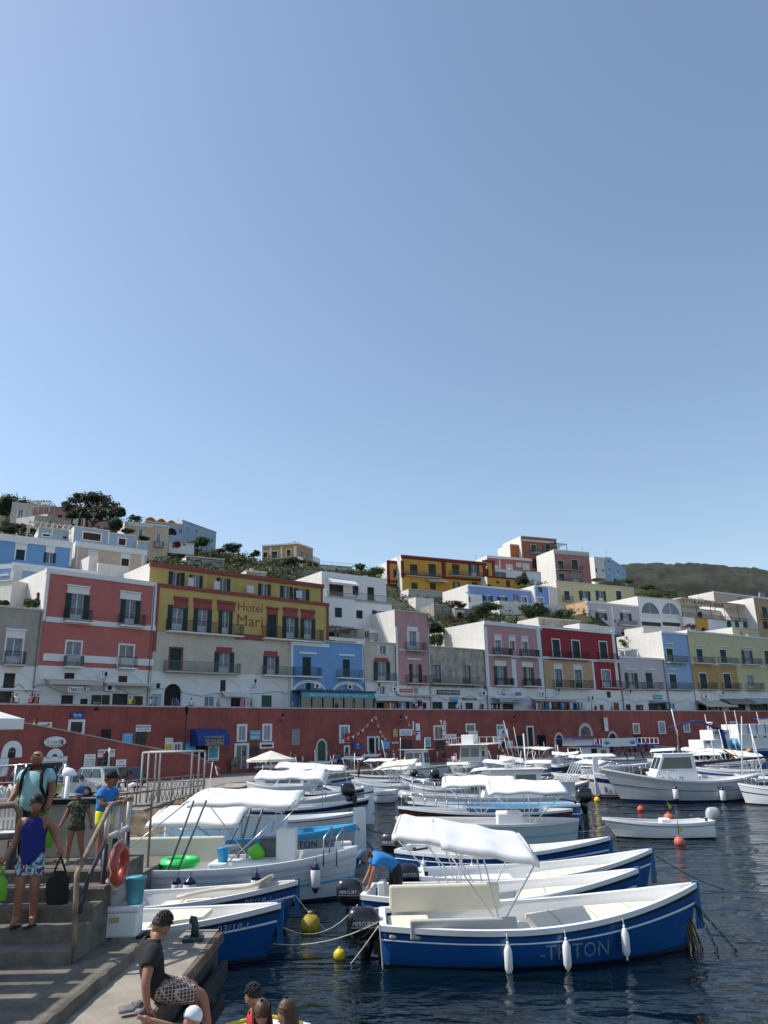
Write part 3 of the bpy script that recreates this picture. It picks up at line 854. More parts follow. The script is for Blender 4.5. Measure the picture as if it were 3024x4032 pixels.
UP['u13b']=up('orange_block','orange rendered windowless block left of the tall brick red house',('c',1326,207),('c',1421,200),('c',1370,320),130,'orange_brick','',depth=8,cap=.3)
UP['u14']=up('pink_red_house','long low pink red house with four small white windows on the hill',('c',1130,328),('c',1512,302),('c',1300,430),112,'brick_red','''
c c 1195 388 1225 432 m=W t=w
c c 1297 380 1347 426 m=W t=w
c c 1385 367 1422 397 m=W t=w
c c 1440 372 1491 420 m=W t=w
B c 1235 335 1245 430''',depth=7,cap=.7)
UP['u15']=up('faded_pink_house','faded pink house with peeling top band and four shuttered doors, under the crest',('d',146,216),('d',390,212),('d',270,445),112,'pink_faded','''
c d 174 283 214 350 m=B t=c
c d 270 277 315 345 m=B t=c
c d 182 373 221 440 t=c
g d 280 366 320 436 t=c
b d 165 322 340 350 c=g
b d 175 410 335 442 c=g
B d 146 216 390 240 t=c''',depth=10,cap=.3)
UP['u16']=up('sky_blue_house','sky blue house with a white side wall at the right end of the crest',('d',500,254),('d',552,268),('d',520,400),150,'blue_light','''
g d 524 277 540 310 t=w
g d 529 334 547 370 t=w''',depth=14,cap=.1)
UP['u16b']=up('sky_blue_wing','lower sky blue wing with three windows beside the crest house',('d',553,282),('d',650,330),('d',600,405),(150,165),'blue_light','''
g d 583 348 606 388 t=w
g d 628 368 640 400 t=w''',depth=8,cap=.1)
UP['u17']=up('long_blue_house','long low periwinkle blue house with white sides, mid hill',('c',962,560),('c',1536,592),('c',1200,715),54,'periwinkle','''
s c 1093 645 1177 692 t=w
s c 1220 655 1305 706 t=w
g c 1362 645 1398 706 t=r
g c 1430 655 1475 704 t=w
B c 962 565 975 700''',depth=10,cap=.35)
UP['u17b']=up('blue_corner_house','small periwinkle corner house with one green and one dark window',('c',1540,556),('c',1655,565),('c',1600,705),52,'periwinkle','''
c c 1572 565 1604 617 m=g
g c 1565 662 1615 704 t=w
B c 1536 560 1548 700''',depth=8,cap=.3)
UP['u17c']=up('white_cube_house','small white cube in front of the long periwinkle house',('c',966,635),('c',1086,632),('c',1020,725),50,'white','''
c c 976 655 990 700
''',depth=4,cap=0)
UP['u18']=up('pale_yellow_cottage','long pale yellow cottage with green shutters, mid hill on the right',('d',162,447),('d',706,452),('d',400,580),68,'yellow_pale','''
c d 218 497 258 566 t=w
s d 325 497 402 566
s d 442 497 512 566
c d 585 497 624 566 t=w
b d 205 535 270 568 c=g''',depth=10,cap=.2)
UP['u19']=up('lavender_pink_house','lavender pink house with brown shutters and laundry on its balcony',('d',375,583),('d',742,592),('d',560,810),40,'lavender','''
s d 440 652 521 702 m=B
B d 445 625 508 640
s d 614 655 693 710 m=B
B d 625 632 680 645
b d 605 708 718 740 s=w c=g
B d 385 600 398 790
B d 555 605 568 790
s d 625 780 710 808 m=B''',depth=11,cap=.3,side='ochre_worn')
UP['u20']=up('white_arched_house','white restaurant house with two big glazed arches',('d',736,550),('d',1042,548),('d',900,760),42,'white','''
g d 762 580 890 685
A d 762 580 890 685
g d 907 583 1035 690
A d 907 583 1035 690
x d 767 717 903 745
x d 915 720 1047 746''',depth=12,cap=.1)
UP['u21']=up('white_terrace_wall','white restaurant terrace wall with a yellow panel and arched green openings',('d',1060,695),('d',1562,702),('d',1200,800),40,'white','''
a d 1188 755 1224 800
A d 1188 755 1224 800
c d 1367 706 1403 756 m=g
A d 1367 706 1403 756
c d 1424 706 1455 754 m=g
A d 1424 706 1455 754
c d 1482 714 1515 758 m=g
A d 1482 714 1515 758''',patches=[(('d',1148,690,1240,830),'yellow_deep')],depth=10,cap=.1,cat='wall')
UP['u21b']=up('white_restaurant','low white restaurant under a roof terrace with dark red lettering on its beam',('d',1050,622),('d',1425,640),('d',1200,700),52,'white','''
x d 1165 645 1195 690
x d 1330 648 1355 690''',depth=5,cap=.1)
UP['u22']=up('peach_villa','peach stepped villa on the far right skyline',('d',1278,545),('d',1650,502),('d',1400,600),(100,104),'peach','''
g d 1440 540 1472 562 t=w
g d 1600 515 1632 545 t=w''',depth=10,cap=.5)
UP['u23']=up('brown_house','tan brown house with a sunlit white side at the right edge',('d',1556,552),('d',1760,560),('d',1600,800),36,'ochre_worn','''
c d 1620 612 1655 692
c d 1625 712 1659 765 m=B
b d 1612 662 1700 695 c=g''',depth=18,cap=.2)
UP['u24']=up('cream_roof_house','small pale yellow box house on the roofs above the pale yellow house',('d',1405,758),('d',1575,765),('d',1500,830),22,'yellow_pale','g d 1462 778 1480 808',depth=14,cap=.1)
UP['u25']=up('stone_terrace','grey stone garden terrace between the white walls, mid hill',('c',672,722),('c',850,728),('c',760,850),46,'rubble','',depth=5,cap=.1,cat='terrace',side='rubble')
UP['u26']=up('grey_terrace_house','grey stone house with an arched doorway in the mid hill garden',('c',852,755),('c',1110,765),('c',950,860),44,'rubble','''
a c 872 785 925 862
A c 872 785 925 862''',depth=5,cap=.1,side='rubble',patches=[(('c',852,768,940,880),'white')])
UP['u27']=up('white_stepped_house','white stepped house with dark railed windows left of the terrace wall',('c',262,655),('c',515,652),('c',400,740),60,'white','''
x c 315 688 356 735
x c 385 685 442 735
x c 468 670 502 705''',depth=6,cap=.1)
UP['u28']=up('white_stair_wall','bright white stepped wall descending between stone terraces, mid hill',('c',515,640),('c',672,690),('c',600,820),56,'side_white','',depth=8,cap=0,cat='wall')
UP['u29']=up('white_house','white low house facing right between the yellow annex and the pink red house',('c',1195,432),('c',1590,425),('c',1400,500),98,'white','''
g c 1195 440 1295 485
x c 1430 435 1468 470''',depth=5,cap=.1)
UP['u30']=up('grey_white_terrace','long grey white terrace block under the lavender garden, right of the shrubs',('d',35,690),('d',330,702),('d',200,760),26,'stone_wall','',depth=6,cap=.2,cat='terrace')
UP['u31']=up('cream_block','small cream block with a roof parapet behind the dark red house',('d',325,735),('d',462,728),('d',400,790),18,'side_white','',depth=4,cap=0)
UP['u31b']=up('cream_block','second small cream block, right, behind the dark red house',('d',465,765),('d',572,730),('d',500,800),19,'side_white','',depth=4,cap=0)
UP['u32']=up('white_roof_house','white roof storey with pale walls behind the light blue house',('d',775,755),('d',1145,780),('d',1000,810),24,'side_white','',depth=5,cap=.1)
UP['u33']=up('white_house','white house block left of the pale yellow cottage',('d',108,482),('d',164,455),('d',130,590),(64,66),'side_white','',depth=5,cap=0)
UP['u34']=up('white_side_house','bright white house side left of the sky blue crest house',('d',428,262),('d',498,254),('d',460,380),(149,149.5),'side_white','''
x d 440 338 450 362
x d 488 345 500 360''',depth=6,cap=0)
UP['u35']=up('retaining_wall','long grey garden wall across the slope under the crest villa',('b',805,408),('b',1400,430),('b',900,500),62,'rubble','',depth=3,cap=0,cat='wall',side='rubble')
UP['u36']=up('white_skyline_house','white low house with roof railings on the skyline right of the crest villa',('b',1110,392),('b',1500,392),('b',1300,440),92,'side_white','''
b b 1220 362 1500 388 d=.1 c=g st=.6''',depth=5,cap=.1)
UP['u37']=up('grey_roof_wall','pale grey wall under the periwinkle corner house',('c',1235,712),('d',220,585),('d',0,690),47,'side_white','',depth=4,cap=0,cat='wall')
UP['u38']=up('roof_hut','small flat grey and white roof hut with pots behind the hotel roof',('b',590,430),('b',760,440),('b',650,500),30,'rubble','',depth=4,cap=.2,cat='hut')
for(x0,x1,y)in((708,812,452),(812,884,460)):
 pass
TC=[('a',0,500,40),('a',0,330,70),('a',60,150,110),('a',250,400,55),('a',900,400,78),('a',1150,330,110),('a',700,600,34),('a',200,800,18),('a',1250,690,30),('a',1500,620,45),('b',0,390,22),('b',100,390,42),('b',300,270,75),('b',450,230,100),('b',600,300,95),('b',400,370,55),('b',700,345,85),('b',700,440,40),('b',1000,410,72),('b',1300,430,95),('b',1200,520,40),('b',1600,430,95),('c',100,400,100),('c',200,600,60),('c',400,640,72),('c',700,600,92),('c',900,620,70),('c',750,800,45),('c',1000,760,46),('c',700,1000,20),('c',1300,500,95),('c',1300,740,50),('c',1500,720,48),('d',60,640,40),('d',200,460,90),('d',560,420,120),('d',700,440,110),('d',760,480,95),('d',900,520,85),('d',1100,560,80),('d',300,600,45),('d',600,800,28),('d',660,870,15),('d',1200,600,75),('d',1400,590,95),('d',1600,600,90),('d',250,700,30)]
CP=[]
for r,x,y,o in TC:
 X,Y=px(r,x,y);p=PY(X,Y,DP(X)+o);CP.append(p)
for i in range(0,11):
 for o,z in((8,6.4),(13,6.6)):
  p=offs(WP,o)[i];CP.append(Vector((p.x,p.y,z)))
mat('soil',(.065,.068,.03),var=.5,scale=.25,rough=1,bump=.15,bscale=1.2)
def hz(x,y):
 s=w_=0
 for p in CP:
  d=(p.x-x)**2+(p.y-y)**2;w=1/(d*d+4);s+=w*p.z;w_+=w
 return s/w_-1.8
b=MB();P=[]
base=offs(WP,8.5)
ss=[0,3,6,10,15,20,26,32,40,48,56,65,74,84,95,108,122,138,155,175]
def wpt(t):
 i=min(int(t),len(WP)-2);return WP[i].lerp(WP[i+1],t-i)
N_=80
for k in range(N_+1):
 t=k/N_*(len(WP)-1);q=wpt(t);r_=Vector((q.x,q.y,0));vd=(r_).normalized()
 row=[]
 for s in ss:
  x=q.x+vd.x*(s+8.5);y=q.y+vd.y*(s+8.5);row.append((x,y,hz(x,y)if s else 6.4))
 x=q.x+vd.x*230;y=q.y+vd.y*230;row.append((x,y,2))
 P.append(row)
b.grid(P,'soil',flip=True);tag(b.build('hillside_ground'),kind='structure')
mat('ridge_scrub',(.021,.024,.013),var=.75,scale=.035,rough=1,bump=2.5,bscale=.09,detail=10)
rp=[(1.9,640,348),(2.0,760,340),(0,860,333),(0,1000,348),(0,1130,350),(0,1250,350),(0,1400,356),(0,1600,370),(0,1800,385),(0,2100,420)]
rp=[(560,372),(640,350),(760,342),(870,334),(1000,348),(1130,350),(1250,350),(1400,356),(1600,370),(1900,392),(2300,440)]
P=[];rnd=random.Random(3)
from mathutils import noise
K=150
for i in range(K+1):
 t=i/K*(len(rp)-1);j=min(int(t),len(rp)-2);f=t-j;X=rp[j][0]+(rp[j+1][0]-rp[j][0])*f;Y=rp[j][1]+(rp[j+1][1]-rp[j][1])*f
 top=PY(*px('d',X,Y),620);row=[]
 for q in range(41):
  g=q/40;p=Vector((top.x,top.y,0));d=p.normalized()
  pos=p-d*(1-g)*330 if g<1 else p
  z=top.z*(1-(1-g)**1.7*.97)+(noise.noise(Vector((pos.x*.012,pos.y*.012,0)))*9+noise.noise(Vector((pos.x*.05,pos.y*.05,3)))*3+noise.noise(Vector((pos.x*.16,pos.y*.16,9)))*2.2)*(.25+.75*min(1,(1-g)*6))
  row.append((pos.x,pos.y,z))
 d=Vector((top.x,top.y,0)).normalized();row.append((top.x+d.x*150,top.y+d.y*150,top.z-40));P.append(row)
b=MB();b.grid(P,'ridge_scrub',flip=True);tag(b.build('far_ridge'),kind='structure')
def leafmat(n,c,v=.5):
 return mat(n,c,var=v,scale=1.2,rough=.75,trans=.35)
leafmat('leaf_dark',(.024,.045,.018));leafmat('leaf',(.055,.090,.028));leafmat('leaf_light',(.11,.15,.04));leafmat('leaf_olive',(.085,.085,.035));leafmat('leaf_dry',(.16,.13,.06));leafmat('flower_pink',(.45,.03,.10));leafmat('flower_red',(.35,.04,.05));leafmat('flower_purple',(.16,.02,.09));leafmat('leaf_rust',(.09,.035,.022))
mat('bark',(.07,.055,.045),var=.3,scale=3,rough=.95)
def leaves(b,c,rx,ry,rz_,n,size,ms,rnd,shell=.55,flat=.0):
 for i in range(n):
  v=Vector((rnd.gauss(0,1),rnd.gauss(0,1),rnd.gauss(0,1))).normalized()*(shell+(1-shell)*rnd.random())
  p=Vector((c[0]+v.x*rx,c[1]+v.y*ry,c[2]+v.z*rz_));nrm=(v+Vector((rnd.uniform(-.8,.8),rnd.uniform(-.8,.8),rnd.uniform(-.2,1)))).normalized()
  a=nrm.orthogonal().normalized();c2=nrm.cross(a);an=rnd.random()*6.28;a,c2=a*math.cos(an)+c2*math.sin(an),c2*math.cos(an)-a*math.sin(an);s=size*rnd.uniform(.6,1.4)
  m=ms[min(len(ms)-1,int(rnd.random()**1.3*len(ms)))]
  b.poly([p-a*s,p-c2*s*.45+a*s*.1,p+a*s,p+c2*s*.5],m)
def tree(name,label,r,x0,y0,x1,y1,off,ms,n=700,trunk=True,group=None,cat='tree',seed=1,blobs=9,zfoot=None,ysc=.8,umbrella=False):
 """crown fills the pixel box; stands off metres behind the promenade line"""
 rnd=random.Random(seed);X,Y=px(r,(x0+x1)/2,(y0+y1)/2);D=DP(X)+off-(3 if off>20 else 0);c=PY(X,Y,D);k=D/FP*1.0/REG[r][2]
 w=(x1-x0)*k/2;h=(y1-y0)*k/2;foot=(hz(c.x,c.y)if zfoot is None else zfoot)
 foot=min(foot,c.z-h*.9);e=empty(name,(c.x,c.y,foot),0,label,cat,group);cc=Vector((0,0,c.z-foot));b=MB()
 sz=max(.17,min(w,h)*.13)
 for i in range(blobs):
  a=rnd.random()*6.28;q=rnd.random()**.5*.72;ex=math.cos(a)*q;ez=math.sin(a)*q*.85
  if umbrella:ez=abs(ez)*.9-.25*ex*ex+.0
  R_=rnd.uniform(.36,.58)
  leaves(b,(cc.x+ex*w,cc.y+rnd.uniform(-.5,.5)*w*ysc,cc.z+ez*h),R_*w,R_*w*ysc,R_*h*(.55 if umbrella else.95),n//blobs,sz,ms,rnd,shell=.35)
 b.build('crown',e)
 if trunk:
  t=MB();base=Vector((0,0,-.2));top=cc-Vector((0,0,h*.2));rr=max(.06,w*.06)
  mid=base.lerp(top,.45)+Vector((rnd.uniform(-.08,.08)*w,0,0));t.tube([base,mid,top],[rr,rr*.8,rr*.4],'bark',7)
  for i in range(5):
   a=rnd.uniform(-1,1);t.tube([mid,mid+Vector((a*w*.35,rnd.uniform(-.3,.3)*w,(top.z-mid.z)*.55)),Vector((a*w*.75,rnd.uniform(-.5,.5)*w,cc.z+rnd.uniform(-.1,.3)*h))],[rr*.6,rr*.4,rr*.15],'bark',5)
  t.build('trunk',e)
 return e
D_,L_,LL,O_,DR='leaf_dark','leaf','leaf_light','leaf_olive','leaf_dry'
def pine():
 rnd=random.Random(5);X,Y=px('a',800,380);D=DP(X)+52;f=PY(X,Y,D);e=empty('pine_tree',f,0,'large umbrella pine with several leaning trunks, dark against the sky','tree')
 def q(x,y,dy=0):
  p=PY(*px('a',x,y),D+dy);return p-f
 b=MB()
 for x,y,rx,ry in((600,220,70,50),(570,190,45,30),(660,150,80,50),(700,240,90,55),(760,130,80,55),(830,120,80,45),(800,190,110,60),(900,150,80,55),(950,200,90,55),(870,240,110,50),(1000,240,75,40),(1040,240,40,30),(960,270,90,40),(620,280,60,35),(740,280,60,35),(850,290,60,25),(680,110,50,20),(1040,270,40,25)):
  k=D/FP/2.183;leaves(b,q(x,y,rnd.uniform(-3,3)),rx*k*1.05,rx*k*1.1,ry*k*1.05,330,.26,['leaf_dark','leaf_dark','leaf','leaf_rust'],rnd,shell=.25)
 b.build('crown',e)
 for P in([(800,385),(795,350),(760,300),(720,260),(690,200)],[(800,385),(805,340),(830,290),(880,240),(930,190)],[(748,385),(745,330),(755,280),(790,220),(800,160)],[(680,375),(685,310),(650,270),(610,230),(590,200)],[(640,372),(612,350),(630,300),(640,260)],[(800,350),(850,330),(930,325),(990,290)]):
  t=MB();pts=[q(x,y,i*.6)for i,(x,y)in enumerate(P)];t.tube(pts,.22,'bark',7,r2=.06)
  for i in range(5):
   s_=pts[-2];t.tube([s_,s_+Vector((rnd.uniform(-3,3),rnd.uniform(-2,2),rnd.uniform(.5,3)))],.07,'bark',4,r2=.02)
  t.build('trunk',e)
pine()
G1='shrubs on the hillside'
tl=[('dark_tree','dark round tree just right of the pine crown','a',920,275,1075,430,48,[D_,D_,L_],1800),('tree','dense dark trees at the top left edge above the cream villa','a',-20,95,150,300,95,[D_,L_,D_],2400),('tree','low dark tree on the skyline behind the cream villa','a',110,145,280,180,105,[D_,L_],500),('shrub','dark hedge on the skyline between the pine and the orange awnings','a',1085,275,1225,330,90,[D_,L_],900),('shrub','rust coloured shrub patch left under the cream villa','a',20,320,240,430,50,['leaf_rust',D_,'leaf_rust'],1600),('shrub','green shrub at the left edge under the rust shrub','a',-20,355,160,440,46,[D_,L_],1200),('shrub','green shrub beside the white beam pergola','a',180,360,300,440,48,[L_,LL,D_],1000),('tree','leafy dark tree under the grey white skyline house','b',60,130,290,240,70,[D_,L_,L_],2600),('tree','round green tree standing on the skyline left of the crest villa','b',375,175,560,280,88,[D_,L_,L_],2400),('tree','smaller tree on the skyline beside the crest villa','b',600,250,715,315,86,[D_,L_],1300),('flowering_shrub','red flowering bush on the slope under the round tree','b',310,235,415,278,70,['flower_red','flower_red',D_],700),('flowering_shrub','pink bougainvillea spilling by the white shed','a',1460,500,1560,570,56,['flower_pink','leaf_rust','leaf'],900),('shrub','long green hedge in front of the crest villa, left part','b',700,325,900,420,78,[L_,D_,LL],2400),('shrub','dark hedge in front of the crest villa, right part','b',860,300,1110,425,79,[D_,L_],2800),('shrub','bush on the skyline right of the railed white house','b',1510,365,1610,425,84,[D_,L_],900),('tree','bush and reeds on the skyline left of the deep yellow mansion','c',0,365,90,430,82,[D_,L_,LL],900),('reeds','tall reeds along the wall left of the deep yellow mansion','c',80,400,268,470,76,[LL,O_,L_],1600),('tree','dark tree leaning by the yellow annex','c',1365,455,1520,570,78,[D_,D_,L_],1700),('tree','broad green tree below the long periwinkle house','c',985,690,1255,800,40,[D_,L_,L_],3200),('tree','broad dark tree below the periwinkle corner house','c',1405,700,1655,845,38,[D_,D_,L_],3400),('tree','green bushy tree right of the broad dark tree','d',100,612,290,695,35,[D_,L_,LL],2400),('tree','dark green tree in the gap behind the stone house, upper part','c',632,860,765,1000,22,[D_,L_],2400),('tree','bright green bush in the gap behind the stone house, lower part','c',630,960,768,1095,17,[L_,LL,D_],2600),('shrub','rust and green creeper on the stone garden terrace','c',790,680,960,760,45,['leaf_rust',D_],1100),('shrub','creeper hanging on the grey stone garden house','c',990,770,1110,855,41,['leaf_rust',D_,O_],900),('shrub','dark red potted creepers along the roof edge of the wide pink house','c',790,845,965,880,30,['leaf_rust','leaf_rust',D_],700),('vine_pergola','green vines over the garden right of the pale yellow cottage','d',700,480,1045,550,62,[L_,D_,LL],3600),('shrub','green vines falling beside the sky blue crest house','d',590,395,740,450,105,[L_,LL,D_],1500),('shrub','dark shrubs on the slope under the far ridge','d',740,445,880,495,88,[D_,L_],1500),('shrub','grey green shrubs under the parked car terrace','d',595,820,735,890,22,[O_,D_,L_],1200),('shrub','green shrub planted on the wall top beside the brick red house','a',170,990,375,1090,8,[L_,D_,LL],1500),('shrub','small shrub on the wall top at the left edge','a',-10,1005,85,1062,8,[O_,L_],500),('flowering_shrub','bright pink hollyhock spike beside the brick red house','a',312,925,362,1030,7.6,['flower_pink','flower_pink','leaf'],420),('flowering_shrub','purple flowering creeper on the white wall under the restaurant arches','d',1062,720,1150,775,37,['flower_purple','leaf_dark'],500),('palm','dark palm tuft right of the pine','a',1040,390,1160,440,44,[D_,L_],900),('palm','palm tuft beside the blue grey annex','a',1185,450,1280,505,34,[D_,L_],700)]
for i,a in enumerate(tl):
 tree(*a[:8],a[8],n=a[9],seed=i+11,trunk=a[0]in('tree','dark_tree'),cat=a[0].split('_')[-1]if a[0]!='vine_pergola' else 'vine',blobs=12)
b=MB();rnd=random.Random(9)
for i in range(1500):
 X=rnd.uniform(620,1480);k=rnd.random()
 x=X;off=24+k*70;D=DP(x)+off;p0=PY(x,2200,D);z=hz(p0.x,p0.y);r=rnd.uniform(.7,2.1)
 if 1010<x<1260 and off>84:continue
 ms=rnd.choice([[L_,D_],[O_,L_],[LL,O_],[D_,D_],[DR,O_]])
 leaves(b,(p0.x,p0.y,z+r*.3),r*1.35,r*1.35,r*.9,34,.32,ms,rnd,shell=.3)
for i in range(800):
 X=rnd.uniform(1480,2760);off=rnd.uniform(18,110);D=DP(X)+off;p0=PY(X,2200,D);z=hz(p0.x,p0.y);r=rnd.uniform(.7,1.8)
 leaves(b,(p0.x,p0.y,z+r*.25),r*1.35,r*1.35,r*.85,34,.32,rnd.choice([[L_,D_],[O_,L_],[D_,D_]]),rnd,shell=.3)
for i in range(420):
 X=rnd.uniform(0,620);off=rnd.uniform(40,110);D=DP(X)+off;p0=PY(X,2200,D);z=hz(p0.x,p0.y);r=rnd.uniform(.7,1.8)
 leaves(b,(p0.x,p0.y,z+r*.25),r*1.35,r*1.35,r*.85,34,.32,rnd.choice([[L_,D_],[O_,L_],[D_,D_]]),rnd,shell=.3)
tag(b.build('hillside_scrub'),kind='stuff')
GL=dict(var=.06,rough=.28,scale=1.2,coat=.3)
mat('hull_blue',(.004,.072,.25),streak=.12,stain=(.03,.09,.2),**GL);mat('hull_white',(.66,.67,.68),streak=.25,stain=(.45,.45,.42),**GL);mat('hull_teal',(.01,.11,.28),**GL)
mat('hull_navy',(.006,.012,.06),**GL);mat('hull_black',(.012,.012,.018),**GL);mat('hull_wood',(.13,.045,.022),**GL);mat('hull_maroon',(.07,.015,.015),**GL)
mat('hull_grey',(.42,.43,.43),streak=.3,stain=(.3,.3,.28),**GL);mat('hull_green',(.45,.52,.5),**GL)
mat('antifoul',(.008,.014,.04),var=.2,rough=.8);mat('antifoul_red',(.16,.02,.015),var=.2,rough=.8)
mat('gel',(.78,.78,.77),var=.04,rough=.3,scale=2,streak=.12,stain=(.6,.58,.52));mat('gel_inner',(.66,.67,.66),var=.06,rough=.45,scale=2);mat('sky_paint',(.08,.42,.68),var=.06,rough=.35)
mat('cushion',(.66,.61,.49),var=.05,rough=.8,scale=2,bump=.006,bscale=5);mat('cushion_grey',(.40,.39,.37),var=.05,rough=.85,scale=2)
mat('canvas',(.82,.82,.82),var=.03,rough=.85,scale=1,bump=.02,bscale=2.2,trans=.22);mat('canvas_cream',(.76,.72,.62),var=.04,rough=.85,scale=1,bump=.02,bscale=2.2,trans=.2)
mat('tube_white',(.7,.7,.7),var=0,rough=.3);mat('teak',(.28,.15,.07),var=.25,rough=.6,scale=3,wave=('Y',8));mat('rope',(.55,.50,.40),var=.2,rough=.95,scale=8);mat('rope_dark',(.03,.03,.035),var=.2,rough=.95)
mat('motor',(.010,.011,.014),var=.1,rough=.25,coat=.4);mat('motor_grey',(.40,.42,.43),var=.05,rough=.3,coat=.3);mat('fender',(.74,.74,.73),var=.05,rough=.4,scale=5);mat('green_ring',(.02,.55,.10),var=.05,rough=.3)
mat('bucket_blue',(.01,.30,.62),var=.05,rough=.35);mat('lime',(.12,.55,.03),var=.1,rough=.5);mat('glass_dark',(.03,.05,.055),var=.3,rough=.05,spec=.9,scale=1)
mat('weed',(.09,.075,.02),var=.5,rough=1,scale=9)
class Hull:
 def __init__(s,L,B,H,Hb,Hs,kind='transom',rake=.3,full=2.3,ts=.62):
  s.L,s.B,s.H,s.Hb,s.Hs,s.kind,s.rake,s.full,s.ts=L,B,H,Hb,Hs,kind,rake,full,ts
 def b(s,t):
  if t>.4:u=(t-.4)/.6;return s.B/2*max(.0,1-u**s.full)**.9+.018
  if s.kind=='transom':return s.B/2*(s.ts+(1-s.ts)*math.sin(math.pi/2*max(t,0)/.4))
  u=(.4-t)/.4;return s.B/2*max(0,1-u**s.full)**.9+.018
 def h(s,t):
  return s.H+(s.Hb-s.H)*max(0,(t-.35)/.65)**2.2+(s.Hs-s.H)*max(0,(.35-t)/.35)**2
 def x(s,t,k):
  x=s.L*t+s.rake*k*t**6
  if s.kind!='transom':x-=s.rake*.6*k*(1-t)**6
  return x
 PR=[(-.32,.0),(-.22,.55),(-.06,.84),(.08,.90),(.35,.945),(.62,.975),(.84,.99),(1.,1.)]
 def pt(s,t,k,side):
  for(k0,w0),(k1,w1)in zip(s.PR,s.PR[1:]):
   if k<=k1 or k1==1.:w=w0+(w1-w0)*(k-k0)/(k1-k0);break
  flare=1-(1-max(k,0))*max(0,t-.55)*.55
  return Vector((s.x(t,max(0,k)),side*s.b(t)*w*flare,k*s.h(t)))
TS=[i/26 for i in range(27)]
def hull_mesh(h,m,bottom,root,inner='gel_inner',floor=.2,gun='gel',gw=.10,gh=.07,band=None):
 b=MB()
 for side in(-1,1):
  for i in range(len(h.PR)-1):
   k0,k1=h.PR[i][0],h.PR[i+1][0];mm=bottom if k1<=.09 else m
   b.grid([[h.pt(t,k0,side),h.pt(t,k1,side)]for t in TS],mm,flip=side<0)
 if h.kind=='transom':
  P=[[h.pt(0,k,-1)for k,_ in h.PR],[h.pt(0,k,1)for k,_ in h.PR]];b.grid(P,m,sm=False)
 b.build('hull',root,weld=True)
 g=MB()
 for side in(-1,1):
  P=[]
  for t in TS:
   o=h.pt(t,1,side);w=min(gw,h.b(t)*.95);P.append([o+Vector((0,side*.02,-.03)),o+Vector((0,side*.025,gh)),o+Vector((0,-side*w,gh)),o+Vector((0,-side*w,-.03))])
  g.grid(P,gun,sm=False,flip=side>0)
 if h.kind=='transom':g.box(-.03,gw,-h.b(0),h.b(0),h.h(0)-.03,h.h(0)+gh,gun)
 g.build('gunwale',root)
 l=MB();T2=[t for t in TS if.02<=t<=.97]
 for side in(-1,1):
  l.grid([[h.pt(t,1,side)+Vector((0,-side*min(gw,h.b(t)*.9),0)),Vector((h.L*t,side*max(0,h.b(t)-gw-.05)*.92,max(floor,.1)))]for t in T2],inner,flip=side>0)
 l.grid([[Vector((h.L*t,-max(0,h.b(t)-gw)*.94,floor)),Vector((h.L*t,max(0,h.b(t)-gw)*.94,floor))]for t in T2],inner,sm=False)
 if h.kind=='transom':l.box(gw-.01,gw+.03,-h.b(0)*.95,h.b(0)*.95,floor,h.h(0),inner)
 l.build('inner_lining',root)
def deckp(h,root,t0,t1,z,m,name,inset=.12,z1=None,th=.0,y0=-1,y1=1,crown=0.,n=10,seams=False):
 """a deck, seat or cushion that follows the hull from t0 to t1"""
 b=MB();T=[t0+(t1-t0)*i/n for i in range(n+1)];P=[];z1=z if z1 is None else z1
 for i,t in enumerate(T):
  w=max(.01,h.b(t)-inset);zz=z+(z1-z)*i/n;P.append([Vector((h.L*t+(h.rake*t**6),w*(y0+(y1-y0)*j/6),zz+crown*(1-((y0+(y1-y0)*j/6))**2)))for j in range(7)])
 b.grid(P,m,flip=True)
 if th:
  for row in(0,-1):b.poly([P[row][0],P[row][-1],P[row][-1]-Vector((0,0,th)),P[row][0]-Vector((0,0,th))],m)
  for c in(0,-1):b.grid([[p[c],p[c]-Vector((0,0,th))]for p in P],m,sm=False)
 if seams:
  for i in range(2,n,3):
   b.tube([P[i][j]+Vector((0,0,.004))for j in range(7)],.012,'cushion_grey',4)
 return b.build(name,root)
def stripe(h,root,k0,k1,m,name='stripe',t0=0,t1=1.,out=.008):
 b=MB();T=[t0+(t1-t0)*i/30 for i in range(31)]
 for side in(-1,1):
  b.grid([[h.pt(t,k0,side)+Vector((0,side*out,0)),h.pt(t,(k0+k1)/2,side)+Vector((0,side*(out+.012),0)),h.pt(t,k1,side)+Vector((0,side*out,0))]for t in T],m,flip=side<0)
 return b.build(name,root)
def hull_text(h,root,s,t,k,hh,w,m,side=-1,name='lettering',mirror=False,slope=0.):
 o=text(s,name,root,(0,0,0),hh,m,rot=(0,0,0),width=w,depth=.001)
 x0=h.L*t;zc=k*h.h(t)
 for v in o.data.vertices:
  lx=v.co.x*(1 if side<0 else-1);x=x0+lx;tt=min(1,max(0,x/h.L));z=zc+v.co.y+slope*lx;kk=z/h.h(tt);p=h.pt(tt,kk,side)
  v.co=Vector((p.x,p.y+side*.015,z))
 return o
